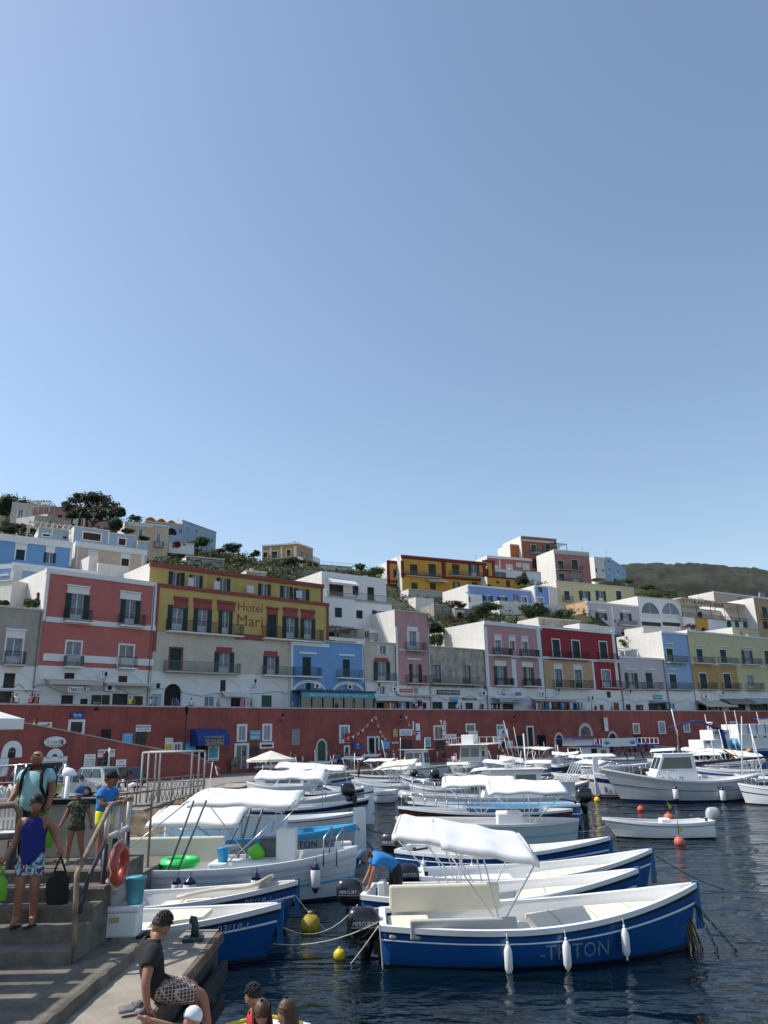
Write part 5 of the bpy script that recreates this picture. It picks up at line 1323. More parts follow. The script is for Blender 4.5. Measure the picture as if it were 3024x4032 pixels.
gl=[('white boat with a big smooth two part awning, just behind the fourth blue boat','Z',2262,3240,1588,3239,.9,2.4,.9,1.1,'hull_green','c=.04,.50,2.25,2.3 u=.55,.95 q=.3,.45,1.3','double',((.55,.6,'sky_paint'),)),('dark maroon wooden boat with chrome bow rail and a rolled white awning','Z',2240,3200,1592,3198,.8,2.2,.8,1.05,'hull_maroon','c=.30,.76,2.2,2.25 r=.6,.98,.5 d=.7,.98','double',()),('blue boat with bright blue inner deck and a heavy motor at its right end','Z',2278,3178,1630,3172,.9,2.2,.9,1.1,'hull_teal','m d=.7,.98 r=.6,.98,.4','transom',((.6,.66,'gel'),),'sky_paint'),('white cabin cruiser with slanted dark windscreen, radar dome and rod racks','Z',2270,3140,1640,3148,.9,3.,.95,1.25,'hull_white','w=.22,.60,2.35,2.0,.6,.3 r=.62,.99,.6 d=.6,.98 p=.3,4.2,0','transom',NL),('long white boat with tangled cream awnings, left of the grey dinghy','Z',1660,3095,1400,3092,.8,2.3,.8,1.2,'hull_white','c=.05,.6,2.5,2.3,1 u=.6,.95','transom',((.8,.84,'hull_navy'),)),('white boat with folded awning frame, behind the one with cream awnings','Z',1640,3066,1385,3062,.8,2.2,.8,1.15,'hull_white','c=.1,.62,2.4,2.4 u=.6,.95 m','transom',BL),('white boat with blue rim, third in the white boats left of centre','Z',1620,3050,1390,3046,.8,2.2,.8,1.15,'hull_white','c=.1,.5,2.4,2.1 u=.6,.95 m','transom',BL),('white boat with blue rim and flat awning, fourth in the white boats left of centre','Z',1575,3030,1385,3028,.8,2.2,.8,1.1,'hull_white','c=.1,.7,2.6,2.6','transom',BL),('white fishing boat with red brown rail and a squat wheelhouse, centre','Z',1585,3022,1768,3024,1.,3.4,1.4,1.8,'hull_white','w=.10,.55,4.0,2.4,.2,.5 d=.55,.98 p=.5,5.5,0','double',((.9,1.0,'antifoul_red'),)),('pale blue fishing boat with a green number on its bow, centre','Z',1860,3020,1775,3022,1.,3.,1.4,1.8,'hull_green','q=.1,.4,2','double',()),('white excursion boat with two decks, lifebelts and coloured bunting','Z',1990,3000,1770,2996,1.,4.4,1.5,1.9,'hull_white','w=.35,.75,4.3,3.2,.2,1.2 r=.1,.35,1.0','double',()),('small blue and white rowing boat, left of the cabin cruiser','Z',1920,3062,1760,3056,.7,1.9,.75,1.0,'hull_white','','double',((.55,.85,'sign_blue'),)),('small white rowing boat behind the blue and white rowing boat','Z',1930,3046,1812,3044,.7,1.9,.75,1.0,'hull_white','c=.1,.6,1.7,1.5','double',()),('grey rigid boat with folded tubular bow rail, behind the grey dinghy','Z',1850,3112,1630,3108,.8,2.2,.85,1.1,'hull_grey','r=.4,.98,.45 q=.2,.4,1.4','transom',NL),('white boat at the wall with a small flat awning, left of the dark green door','Z',1310,3030,1190,3030,.8,2.,.7,.95,'hull_white','c=.05,.85,2.3,2.3','transom',BL),('white boat with a long sagging awning across the left centre','Z',1085,3085,1380,3080,.8,2.6,.9,1.2,'hull_white','c=.02,.95,2.3,1.9','transom',BL),('small white cabin boat with raked side windows, left centre','Z',1230,3105,985,3100,.8,2.4,.9,1.2,'hull_white','w=.08,.62,2.0,1.8,1.3,.1 d=.6,.98','transom',NL),('white boat with a tilted flat awning nearest the parasol quay','Z',1210,3062,1085,3062,.8,2.,.8,1.,'hull_white','c=.02,.6,2.4,2.1','transom',BL),('white boat under two linked awnings below the walking couple','Z',1240,3042,1100,3040,.8,2.1,.8,1.,'hull_white','c=.1,.98,2.3,2.6','transom',()),('white boat with a high clean awning in front of the waiting crowd','Z',1440,3028,1340,3028,.8,2.1,.8,1.1,'hull_white','c=.05,.9,2.8,3.0','transom',BL),('white boat with a squared awning and dark red seats by the crowd','Z',1505,3020,1425,3020,.8,2.1,.8,1.1,'hull_white','c=.1,.98,3.1,3.1','transom',()),('white boat with a narrow rolled awning near the red sunshade','Z',1560,3006,1475,3006,.8,2.1,.8,1.1,'hull_white','c=.0,.98,2.4,2.8','transom',()),('white boat with blue stripe between the two left rows','Z',1440,3112,1290,3112,.8,2.2,.8,1.1,'hull_white','u=.5,.95','transom',BL),('white boat with navy bow crossing behind the black motor','Z',1180,3128,1425,3122,.8,2.2,.85,1.1,'hull_white','c=.0,.4,2.1,2.1 u=.5,.95','double',((.8,.97,'hull_navy'),)),('black hulled boat with a cream deck and chrome rails, right of centre','Z',2110,3100,2305,3096,.8,2.3,.8,1.1,'hull_black','d=.05,.98 r=.3,.98,.5 m','transom',((.86,.9,'gel'),)),('long brown and white wooden boat with two open awning frames','Z',2440,3052,2182,3034,.9,2.4,.9,1.2,'hull_wood','c=.2,.6,2.5,2.7 c=.15,.5,2.2,2.3','double',((.88,1.,'gel'),)),('white and brown wooden boat with a red name on its side','Z',2600,3078,2300,3080,.9,2.4,1.0,1.25,'hull_white','d=.5,.98','double',((.85,1.,'hull_wood'),)),('low white boat in front of the long brown wooden boat','Z',2400,3066,2195,3062,.8,2.2,.8,1.1,'hull_wood','u=.5,.95','double',((.7,1.,'gel'),)),('flat white work boat left of the big blue motor','Z',2095,3148,2300,3142,.8,2.2,.75,.95,'hull_white','d=.1,.98 M','transom',((.4,.5,'antifoul_red'),)),('white sports boat with an arched roof left of the excursion boat with the banner','Z',2115,2992,2210,2996,1.0,3.,1.5,1.9,'hull_white','c=.0,.6,3.6,3.4 d=.5,.98','transom',()),('navy sterned boat below the excursion boat with the banner','Z',2170,3012,2240,3012,1.0,3.,1.4,1.7,'hull_navy','c=.1,.9,3.2,3.0','transom',((.85,1.,'gel'),)),('white boat with bunting and a tent like cream awning, right of centre','Z',2130,2986,2000,2984,1.0,3.,1.3,1.7,'hull_white','c=.05,.95,3.4,3.6,1 p=.5,6,0','double',()),('blue boat with an open cream awning, behind the radar dome','Z',2100,3012,2010,3010,1.0,2.6,1.2,1.5,'hull_navy','p=.5,7,.6 p=.7,8,1.2','double',((.85,1.,'gel'),)),('white boat with a long tilted awning, in front of the trawler','Z',2690,2998,2860,3006,.9,2.6,1.0,1.3,'hull_white','c=.0,.95,3.4,2.6','transom',BL),('white boat with a tilted awning, right of the other in front of the trawler','Z',2780,3002,2960,3010,.9,2.6,1.0,1.3,'hull_white','c=.0,.8,3.3,2.8','transom',BL),('long blue and white fishing boat lying behind the slanted wooden spar','Z',3010,3002,2560,2998,1.,3.6,1.5,1.9,'hull_blue','d=.1,.98','double',((.8,1.,'gel'),)),('white boat with an orange awning, right','Z',3040,3045,2760,3040,.9,2.6,1.0,1.3,'hull_white','p=.2,4,0 p=.75,4.5,.3','double',((.6,.8,'sign_blue'),)),('white boat with a red bottom stripe and bare masts, far right','Z',3080,3030,2850,3026,1.,2.8,1.2,1.5,'hull_white','c=.3,.8,3.0,3.0,1 p=.1,6,0 p=.9,6,.4','double',((.2,.4,'antifoul_red'),)),('dark wooden boat behind the white cabin of the nearest cruiser, right','Z',3080,3075,2760,3072,.9,2.6,1.0,1.3,'hull_wood','p=.2,4.5,.5 p=.5,5,-.6','double',((.85,1.,'gel'),)),('white low boat at the right edge, a dark rail along its deck','Z',3150,3112,2930,3105,.8,2.3,.85,1.1,'hull_white','d=.1,.98 r=.2,.9,.4','double',NL),('white boat with a curled up canopy, between the excursion boats','Z',2290,3020,2440,3018,.9,2.4,.9,1.2,'hull_white','c=.0,.9,2.9,2.9','transom',()),('white rowing boat with its fender out, under the people on the excursion boat','Z',2330,3008,2555,3004,1.,2.6,1.1,1.4,'hull_grey','','double',((.85,1.,'gel'),)),('white boat with a rolled awning below the terrace of the excursion boat','Z',2080,3068,1960,3068,.8,2.2,.8,1.1,'hull_white','c=.1,.9,2.2,2.5,1','transom',BL),('small white tender hull left of the grey rigid boat','Z',1560,3110,1440,3108,.8,2.0,.7,1.0,'hull_white','u=.3,.9','transom',((.7,.76,'hull_navy'),)),('white boat with a cream rolled sail, behind the parasol','Z',1010,3040,1110,3040,.8,2.2,.9,1.1,'hull_white','c=.0,.9,2.1,2.0','transom',((.8,.97,'hull_teal'),)),('white boat with an upright folded frame, nearest the stone slipway','Z',1100,3078,1000,3078,.8,2.0,.8,1.0,'hull_white','c=.0,.5,1.9,1.9 q=.6,.9,1.5','transom',()),('white boat with a cream awning, left in the gap behind the two rowing boats','Z',1750,3040,1860,3038,.8,2.2,.8,1.1,'hull_white','c=.1,.9,2.3,2.3,1','transom',BL),('white boat with a sloping awning in front of the two deck boat','Z',1900,3034,2040,3036,.8,2.3,.9,1.2,'hull_white','c=.05,.7,2.6,2.2 u=.7,.95','transom',((.7,.76,'hull_teal'),)),('white boat with flat awning behind the cabin cruiser roof','Z',2060,3040,2200,3042,.8,2.3,.9,1.2,'hull_white','c=.05,.85,2.5,2.5','transom',BL),('white boat with three thin poles, left of the brown and white wooden boat','Z',2140,3056,2020,3054,.8,2.2,.9,1.1,'hull_white','p=.2,4,.3 p=.5,4.4,.2 p=.8,4,-.3','double',NL),('white boat with an awning sloping left, under the banner boat bow','Z',2290,3006,2180,3004,.9,2.4,.9,1.2,'hull_white','c=.05,.9,3.0,2.6','transom',()),('white boat with a rolled cover and a pole, right of the banner boat','Z',2560,2996,2680,2998,.9,2.6,1.,1.3,'hull_white','c=.05,.9,3.0,3.2 p=.9,6,.4','transom',BL),('blue hulled boat with white awning below the trawler stern','Z',2860,3020,2700,3018,.9,2.6,1.,1.3,'hull_navy','c=.1,.9,3.0,3.0','double',((.85,1.,'gel'),)),('white boat with a cream awning below the long slanted spar','Z',2620,3030,2740,3032,.9,2.4,.9,1.2,'hull_white','c=.05,.8,2.7,2.5,1','transom',NL),('dark wooden boat with chrome bow rail under the slanted spar','Z',2700,3062,2560,3058,.9,2.4,.95,1.25,'hull_wood','r=.4,.98,.5 d=.5,.98','double',((.88,1.,'gel'),)),('white boat with a blue cover folded at its bow, far right row','Z',2900,3056,3040,3058,.9,2.5,.95,1.25,'hull_white','c=.05,.8,2.6,2.3','transom',((.7,.95,'sign_blue'),)),('white open boat between the cream awnings and the fishing boat with red brown rail','Z',1560,3046,1690,3044,.8,2.2,.8,1.1,'hull_white','c=.1,.8,2.2,2.4','transom',NL),('white open boat with a black motor, in front of the pale blue fishing boat','Z',1700,3072,1590,3070,.8,2.1,.8,1.1,'hull_white','m u=.5,.95','transom',BL),('white boat with long drooping awning behind the small cabin boat, left centre','Z',1130,3090,1290,3088,.8,2.3,.85,1.1,'hull_white','c=.05,.95,2.0,1.8','transom',((.7,.76,'hull_navy'),)),('white boat with folded cover, behind the boat with red rimmed gunwale','Z',1100,3150,1330,3146,.8,2.2,.8,1.05,'hull_white','u=.5,.95 q=.25,.4,1.3','transom',()),]
GB={}
for g_ in gl:
 lab,r,xs,ys,xb,yb,z,B,H,Hb,m,opt,kind,st=g_[:14]
 GB[lab]=gen(lab,r,xs,ys,xb,yb,z,B,H,Hb,m,opt,kind,st,inner=g_[14]if len(g_)>14 else 'gel_inner',gun='gel')
def gb(k):return next(v for l,v in GB.items()if k in l)
r_,h_=gb('green number');hull_text(h_,r_,'6 RA0190',.55,.75,.38,2.2,'leaf',side=1)
r_,h_=gb('red name');hull_text(h_,r_,'Anastasia',.60,.45,.3,1.6,'antifoul_red',side=1)
r_,h_=gb('radar dome');b=MB();b.lathe([(.35,0),(.45,.06),(.45,.22),(.3,.3),(.02,.33)],'gel',20,c=(.42*h_.L,0,2.62));b.tube([(.42*h_.L,0,2.40),(.42*h_.L,0,2.64)],.12,'gel',8);b.build('radar_dome',r_);text('FURUNO','lettering',r_,(.42*h_.L,.47,2.76),.1,'ink_black',rot=(math.pi/2,0,math.pi),width=.75)
b=MB();b.box(.02*h_.L,.2*h_.L,-.9,.9,.7,1.75,'hull_grey');b.build('rod_rack',r_,bevel=.05)
for i in range(5):
 b=MB();b.tube([(.25+.3*i*.6,.2*i-.4,1.2),(-.6+.3*i*.6,.2*i-.4,2.7)],.02,'tube_white',5);b.build('fishing_rod',r_)
r_,h_=gb('orange awning');b=MB();P=[[Vector((.25*h_.L+.4*h_.L*i/8,-.8+1.6*j/6,2.6-.5*math.sin(math.pi*i/8)+.1*abs(j-3)/3))for j in range(7)]for i in range(9)];b.grid(P,'awning_orange');b.build('awning',r_,solid=.01)
r_,h_=gb('two decks');b=MB();b.box(.1*h_.L,.92*h_.L,-1.9,1.9,4.36,4.44,'gel');b.build('upper_deck',r_);b=MB();b.box(.5*h_.L,.72*h_.L,-1,1,4.44,6.0,'gel');b.build('bridge',r_,bevel=.06)
b=MB();railing(b,.12*h_.L,.9*h_.L,-1.8,1.8,4.44,5.5,'tube_white',step=.9,r=.03);b.build('deck_rail',r_)
e_=empty('dinghy',(.55,52.9,0),0,'grey inflatable dinghy with a blunt upturned nose, centre','dinghy');b=MB();P=[Vector((4.2,-.75,.35)),Vector((1.4,-.8,.36)),Vector((.4,-.55,.5)),Vector((.05,0,.62)),Vector((.4,.55,.5)),Vector((1.4,.8,.36)),Vector((4.2,.75,.35))];b.tube(P,[.2,.27,.28,.28,.28,.27,.2],'hull_grey',12);b.build('tube',e_,subd=1);b=MB();b.box(.4,4.1,-.7,.7,.1,.2,'gel_inner');b.build('floor',e_)
dl,hd=boat('cabin_cruiser','white cabin cruiser with tall windowed cabin and script name, right',(22.2,49.9),(14.4,50.3),2.9,1.15,1.95,1.45,m='hull_grey',kind='double',stripes=((.54,.57,'sign_blue'),(.88,.9,'ink_grey'),(.08,.11,'sign_blue')),rake=1.1,full=2.6,floor=.6)
cabin(dl,3.3,6.05,1.9,1.1,2.75,fs=.75,bs=.15,roof=.05,win=(.50,.90),panes=1);deckp(hd,dl,.55,.97,1.2,'gel','foredeck',z1=1.75);deckp(hd,dl,.05,.42,1.0,'teak','aft_deck',z1=1.0)
rails(dl,hd,.60,.99,.5,7,sides=(-1,1));text('Delfino 75','lettering',dl,(4.9,.98,1.32),.26,'ink_blue',rot=(math.pi/2-.05,0,math.pi),width=1.35,shear=.3)
hull_text(hd,dl,'VZ03355',.27,.70,.13,.9,'leaf',side=1)
for t,l in((.63,'navy tipped fender nearest the bow of the near white cruiser'),(.30,'navy tipped fender amidships on the near white cruiser'),(.13,'navy tipped fender nearest the stern of the near white cruiser')):fender(dl,hd,t,1,l,L=.75,r=.16,dark=True,drop=.35)
rt,hr=boat('fishing_boat','white boat with navy band and script name on its bow, behind the near cruiser',(20.5,53.6),(13.85,53.4),2.6,1.1,1.55,m='hull_white',kind='double',stripes=((.66,.84,'hull_navy'),(.10,.17,'antifoul_red')),full=2.6);hull_text(hr,rt,'Re di Tracina',.80,.38,.42,2.0,'ink_blue',side=1)
b=MB();b.box(hr.L-.05,hr.L+.3,-.05,.05,.2,2.6,'gel');b.build('stem_board',rt)
mat('spar_wood',(.035,.018,.014),var=.3,rough=.6,scale=3)
b=MB();b.tube([(1.0,0,.8),(1.0,0,3.8)],[.12,.09],'spar_wood',8);b.tube([(1.0,0,3.8),(1.2,0,5.6)],[.05,.03],'tube_white',6);b.build('mast',rt)
b=MB();b.tube([(5.6,0,1.4),(3.5,0,1.68),(1.0,0,1.95),(-6.6,0,2.45)],[.04,.10,.13,.05],'spar_wood',8);b.build('spar',rt)
tn,ht=boat('dinghy','small white tender with grey motor lying alone on open water',(13.1,33.6),(9.35,34.0),1.6,.52,.72,.6,m='gel',bottom='hull_black',kind='transom',stripes=((.85,.9,'ink_grey'),),rake=.55,floor=.25,full=3,cat='dinghy',ts=.85)
motor(tn,.05,0,.68,.95,label=None,m='motor_grey');b=MB();b.box(1.6,2.0,-.3,.3,.25,.72,'gel');b.build('console',tn,bevel=.05);deckp(ht,tn,.55,.9,.55,'cushion_grey','mat',inset=.3,z1=.62)
fe,hf=boat('excursion_boat','white and blue excursion boat with roof deck, banner and many passengers',(34.5,103),(20.6,98),4.6,1.5,2.4,1.9,m='hull_white',kind='double',stripes=((.80,.9,'sign_blue'),),floor=1.0)
b=MB();b.box(1.2,12.4,-2.1,2.1,4.3,4.5,'sign_blue');b.build('roof_deck',fe);b=MB();b.box(10.4,13.6,-1.9,1.9,5.9,6.05,'sign_blue');b.build('bridge_roof',fe)
b=MB();b.box(8.4,12.2,-1.7,1.7,1.3,4.3,'gel');c_=b.build('wheelhouse',fe);b=MB();b.box(10.2,11.0,1.7,1.74,1.5,3.9,'dark');b.box(8.9,9.6,1.7,1.74,2.6,3.6,'glass_dark');b.box(12.2,12.24,-1.4,1.4,2.7,3.9,'glass_dark');b.build('window',c_)
b=MB();b.box(10.6,13.0,-1.5,1.5,4.5,5.9,'gel');b.build('bridge',fe,bevel=.05)
b=MB();railing(b,1.2,10.4,-2.05,2.05,4.5,5.7,'tube_white',step=.8,r=.035);b.build('deck_rail',fe)
for x in(1.4,3.6,6.0):b=MB();b.tube([(x,2.0,1.5),(x+.7,2.0,4.3)],.08,'sign_blue',6);b.build('roof_post',fe)
o_=MB();o_.box(4.6,9.6,2.14,2.18,4.2,5.9,'sign_white');bn=o_.build('banner',fe);b=MB();
for x in(5.2,9.0):b.lathe([(.42,0),(.42,.02)],'sky_paint',20,T=Matrix.Translation((x,2.19,5.05))@Matrix.Rotation(math.pi/2,4,'X'))
b.build('emblem',bn)
fe.scale=(1,1,.58)
tw,hw=boat('trawler','big white and blue steel trawler with a blue loading crane, right edge',(66,130),(41.5,126),6.,2.0,3.4,2.4,m='hull_blue',kind='transom',stripes=((.72,.86,'gel'),),floor=1.6,full=2.6)
mat('bulwark_white',(.72,.72,.71),var=.08,rough=.5,streak=.4,stain=(.45,.35,.25))
def wb(n,*a,m='bulwark_white',bv=.06):b=MB();b.box(*a,m);return b.build(n,tw,bevel=bv)
wb('deckhouse',12.0,17.2,-2.2,2.2,2.0,4.6);wb('wheelhouse',12.3,15.2,-1.9,1.9,4.6,7.2);wb('superstructure',2.0,11.2,-2.6,2.6,2.0,6.0);wb('stacked_boxes',4.6,11.0,-2.3,2.3,6.0,8.6);wb('bridge',-.5,4.2,-2.2,2.2,6.0,9.8);wb('bridge_roof',-1,4.9,-2.5,2.5,9.8,10.1,m='sign_blue')
for x,z in((8.2,4.9),(6.4,4.9),(13.2,6.1),(14.4,6.3),(16.2,3.9),(3.6,9.0)):b=MB();b.box(x,x+.55,2.21 if x>11 else 2.61,2.64,z,z+.45,'glass_dark');b.build('porthole',tw)
b=MB();
for x in(4.8,6.2,7.7,9.2,10.8):b.box(x,x+.1,2.3,2.36,6.0,8.6,'sign_blue')
b.build('lashing_frame',tw)
b=MB();b.tube([(13.6,2.3,2.2),(13.8,2.3,7.0)],[.35,.28],'awning_blue',8);b.tube([(13.8,2.3,7.0),(17.8,2.3,9.7),(18.8,2.3,9.6)],[.3,.28,.26],'awning_blue',8);b.tube([(18.8,2.3,9.6),(21.6,2.3,8.6),(22.9,2.3,7.9)],[.26,.2,.15],'awning_blue',8);b.build('crane',tw)
b=MB();b.tube([(12.2,2.7,2.2),(12.2,2.7,4.6)],.55,'sky_paint',14);b.build('barrel',tw)
for x,z0,z1 in((14.8,7.2,11.5),(11.3,6,12.2),(9.5,8,12.4),(5.6,8.6,12),(.2,10,15),(1.4,10,16)):b=MB();b.tube([(x,0,z0),(x+.2,0,z1)],[.09,.04],'tube_white',6);b.build('mast',tw)
b=MB();b.lathe([(.4,0),(.5,.1),(.45,.35),(.05,.4)],'gel',14,c=(14.6,.5,9.0));b.tube([(14.6,.5,7.2),(14.6,.5,9.0)],.1,'gel',6);b.build('radar_dome',tw)
tw.scale=(1,1,.57)
def buoy(label,x,y,r,m,pole=False,cat='buoy',n=1):
 p=PZ(x,y,0);e=empty('buoy',p,0,label,cat);b=MB();b.lathe([(r*math.sin(math.pi*i/10)+.002,-r*math.cos(math.pi*i/10)+r*.55)for i in range(11)],m,16);b.build('float',e)
 c=MB();c.tube([(0,0,r*1.5),(0,0,r*1.75)],r*.25,m,8);c.build('eye',e)
 if pole:b=MB();b.tube([(0,0,r*1.5),(.02,0,r*4.4)],.015,'iron',5);b.build('pole',e);b=MB();b.poly([(.02,0,r*3.6),(.22,.01,r*2.6),(.06,0,r*2.2)],'flame_yellow');b.build('pennant',e,solid=.006)
mat('buoy_dirty',(.40,.30,.025),var=.45,rough=.7,scale=4);mat('coral',(.55,.12,.09),var=.2,rough=.6,scale=3)
buoy('orange red buoy afloat left of the flagged coral buoy',2524,3195,.19,'orange');buoy('faded coral buoy with a yellow pennant behind the white tender',2635,3235,.25,'coral',True);buoy('faded coral buoy with a yellow pennant in front of the white tender',2677,3328,.20,'coral',True)
buoy('orange buoy at the right end of the near white cruiser',2990,3155,.28,'orange');buoy('yellow buoy behind the tender, beside a pink one',2352,3157,.19,'flame_yellow');buoy('pink buoy touching the yellow one under the black hulled boat',2336,3148,.19,'coral')
buoy('large yellow buoy tied to a rope between the two boat rows',1222,3665,.23,'buoy_dirty');buoy('small yellow buoy floating left of the nearest motor',1337,3775,.12,'flame_yellow')
buoy('white ball buoy left of the fourth blue boat',1675,3310,.25,'fender');buoy('white ball buoy hung at the right end of the smooth awning boat',2185,3310,.22,'fender');buoy('orange ball lying on the smooth awning boat',2066,3280,.17,'coral')
def rope(label,pts,r=.012,m='rope',sag=0,cat='rope',name='mooring_rope'):
 P=[]
 for a,c in zip(pts,pts[1:]):
  a,c=Vector(a),Vector(c)
  for i in range(9):f=i/8;P.append(a.lerp(c,f)-Vector((0,0,sag*4*f*(1-f))))
 b=MB();b.tube(P,r,m,5);o=b.build(name);tag(o,label,cat);return o
rope('long pale rope from the 03/18 boat bow to the nearest motor',[loc(L1,5.9,-.03,.28),loc(T1,-.05,-.6,.75)],sag=.15)
rope('sagging rope from the 05/18 boat stem towards the second motor',[loc(L1,6.1,.05,.55),loc(T2,-.1,-.6,.5)],sag=.32)
rope('rope running from the 05/18 boat bow down to the yellow buoy',[loc(L2,6.0,0,.75),PZ(1290,3668,0)],sag=.05)
rope('rope from the nearest boat stern down into the water',[loc(T1,-.05,-.7,.7),PZ(1365,3815,-.1)],sag=.02);rope('straight rope hanging beside the stern of the nearest boat',[loc(T1,-.03,-.75,.7),loc(T1,.03,-.9,-.2)],sag=0)
rope('dark rope from the light blue decked boat stem board to the water',[loc(L4,7.2,-.1,1.1),PZ(1495,3370,0)],m='rope_dark',r=.02,sag=.1)
rope('dark rope crossing the channel to the maroon boat',[loc(L6,6.6,0,.6),PZ(1580,3215,.8)],m='rope_dark',r=.02,sag=.25);rope('dark rope crossing the channel in front of the other',[loc(L4,7.2,0,1.2),PZ(1610,3265,.6)],m='rope_dark',r=.02,sag=.25)
rope('dark mooring line running into the open water right',[loc(T3,6.3,0,1.0),PZ(2865,3505,-.05)],m='rope_dark',r=.012,sag=.1);rope('rope from the white tender to the boats on its left',[loc(tn,4.0,0,.55),PZ(2250,3270,.6)],sag=.15,r=.012)
rope('dark rope from the grey dinghy to the left',[Vector((.7,52.8,.3)),PZ(1490,3172,.1)],m='rope_dark',r=.03,sag=.1)
def chain(label,a,c,r=.035):
 b=MB();a,c=Vector(a),Vector(c);n=int((c-a).length/(r*2.6));d=(c-a).normalized();side=d.orthogonal().normalized();o2=d.cross(side)
 for i in range(n):
  p=a.lerp(c,(i+.5)/n);s_=side if i%2 else o2;b.tube([p+d*r*1.6*math.cos(q)+s_*r*.8*math.sin(q)for q in[2*math.pi*k/8 for k in range(9)]],r*.25,'iron',4,cap=False)
 tag(b.build('anchor_chain'),label,'chain')
chain('rusty chain hanging from the nearest boat bow, left strand',loc(T1,6.4,-.05,.8),loc(T1,6.7,-.35,-.15));chain('rusty chain hanging from the nearest boat bow, right strand',loc(T1,6.4,-.05,.8),loc(T1,7.05,-.35,-.05))
b=MB();rnd=random.Random(2)
for i in range(26):a=rnd.uniform(-.08,.08);b.tube([(6.2+a,-.06+rnd.uniform(-.03,.03),.6),(6.25+a*1.5,-.1,.25),(6.3+a*2,-.12+rnd.uniform(-.06,.06),-.1)],.008,'weed',4)
b.build('weed',T1)
SK=dict(var=.08,rough=.55,scale=6)
mat('skin',(.42,.21,.13),**SK);mat('skin_tan',(.30,.135,.08),**SK);mat('skin_pale',(.52,.30,.22),**SK)
mat('hair_black',(.010,.008,.008),var=.3,rough=.6,scale=20,bump=.01,bscale=60);mat('hair_brown',(.09,.042,.018),var=.35,rough=.5,scale=14,bump=.01,bscale=60);mat('hair_grey',(.25,.23,.21),var=.2,rough=.8,scale=20);mat('stubble',(.20,.12,.085),var=.2,rough=.7,scale=30)
CL=dict(var=.12,rough=.9,scale=5,bump=.012,bscale=7)
for n_,c_ in dict(cloth_white=(.72,.72,.72),cloth_black=(.012,.012,.014),cloth_navy=(.012,.018,.16),cloth_blue=(.02,.19,.52),cloth_cyan=(.31,.56,.55),cloth_red=(.45,.02,.03),cloth_green=(.05,.16,.06),cloth_yellow=(.75,.75,.03),cloth_grey=(.16,.16,.17),cloth_denim=(.07,.13,.24),cloth_beige=(.42,.36,.27),cloth_pink=(.55,.25,.28),cloth_orange=(.5,.18,.04),cloth_olive=(.06,.06,.035)).items():mat(n_,c_,**CL)
def camo():
 M=mat('cloth_camo',(.05,.055,.03),**CL);nt=M.node_tree;N=nt.nodes;L=nt.links;tc=N.new('ShaderNodeTexCoord');n=N.new('ShaderNodeTexNoise');n.inputs['Scale'].default_value=9;n.inputs['Detail'].default_value=1
 cr=N.new('ShaderNodeValToRGB');cr.color_ramp.interpolation='CONSTANT';e=cr.color_ramp.elements;e[0].color=(.018,.022,.014,1);e[1].position=.44;e[1].color=(.055,.075,.04,1);q=e.new(.52);q.color=(.17,.17,.12,1);q=e.new(.58);q.color=(.035,.045,.022,1)
 L.new(tc.outputs['Object'],n.inputs[0]);L.new(n.outputs[0],cr.inputs[0]);L.new(cr.outputs[0],N['Principled BSDF'].inputs['Base Color'])
camo()
def swimp():
 M=mat('cloth_palm',(.05,.055,.03),**CL);nt=M.node_tree;N=nt.nodes;L=nt.links;tc=N.new('ShaderNodeTexCoord');n=N.new('ShaderNodeTexNoise');n.inputs['Scale'].default_value=8;n.inputs['Detail'].default_value=3;n.inputs['Distortion'].default_value=1.5
 cr=N.new('ShaderNodeValToRGB');e=cr.color_ramp.elements;e[0].position=.35;e[0].color=(.01,.01,.02,1);e[1].position=.70;e[1].color=(.35,.02,.2,1)
 for p_,c_ in((.45,(.02,.16,.24,1)),(.52,(.55,.66,.72,1)),(.6,(.03,.03,.05,1))):q=e.new(p_);q.color=c_
 L.new(tc.outputs['Object'],n.inputs[0]);L.new(n.outputs[0],cr.inputs[0]);L.new(cr.outputs[0],N['Principled BSDF'].inputs['Base Color'])
swimp()
def plaid():
 M=mat('cloth_plaid',(.12,.05,.04),**CL);nt=M.node_tree;N=nt.nodes;L=nt.links;tc=N.new('ShaderNodeTexCoord');prev=None
 for d,sc in(('X',9),('Y',8),('Z',9)):
  w=N.new('ShaderNodeTexWave');w.bands_direction=d;w.inputs['Scale'].default_value=sc;L.new(tc.outputs['Object'],w.inputs['Vector']);g=N.new('ShaderNodeMath');g.operation='GREATER_THAN';g.inputs[1].default_value=.9;L.new(w.outputs[1],g.inputs[0])
  if prev:a=N.new('ShaderNodeMath');a.operation='MAXIMUM';L.new(prev.outputs[0],a.inputs[0]);L.new(g.outputs[0],a.inputs[1]);prev=a
  else:prev=g
 mx=N.new('ShaderNodeMix');mx.data_type='RGBA';mx.inputs[6].default_value=(.09,.035,.028,1);mx.inputs[7].default_value=(.5,.42,.34,1);L.new(prev.outputs[0],mx.inputs[0]);L.new(mx.outputs[2],N['Principled BSDF'].inputs['Base Color'])
plaid()
BASE=dict(pelvis=(0,0,.93),spine=(0,.0,1.10),chest=(0,0,1.30),neck=(0,.01,1.44),head=(0,-.01,1.53),shl=(.175,.01,1.40),ell=(.24,.02,1.13),wrl=(.26,-.04,.89),hal=(.26,-.06,.81),shr=(-.175,.01,1.40),elr=(-.24,.02,1.13),wrr=(-.26,-.04,.89),har=(-.26,-.06,.81),hil=(.09,0,.88),knl=(.105,-.02,.49),anl=(.105,.02,.09),tol=(.12,-.14,.03),hir=(-.09,0,.88),knr=(-.105,-.02,.49),anr=(-.105,.02,.09),tor=(-.12,-.14,.03))
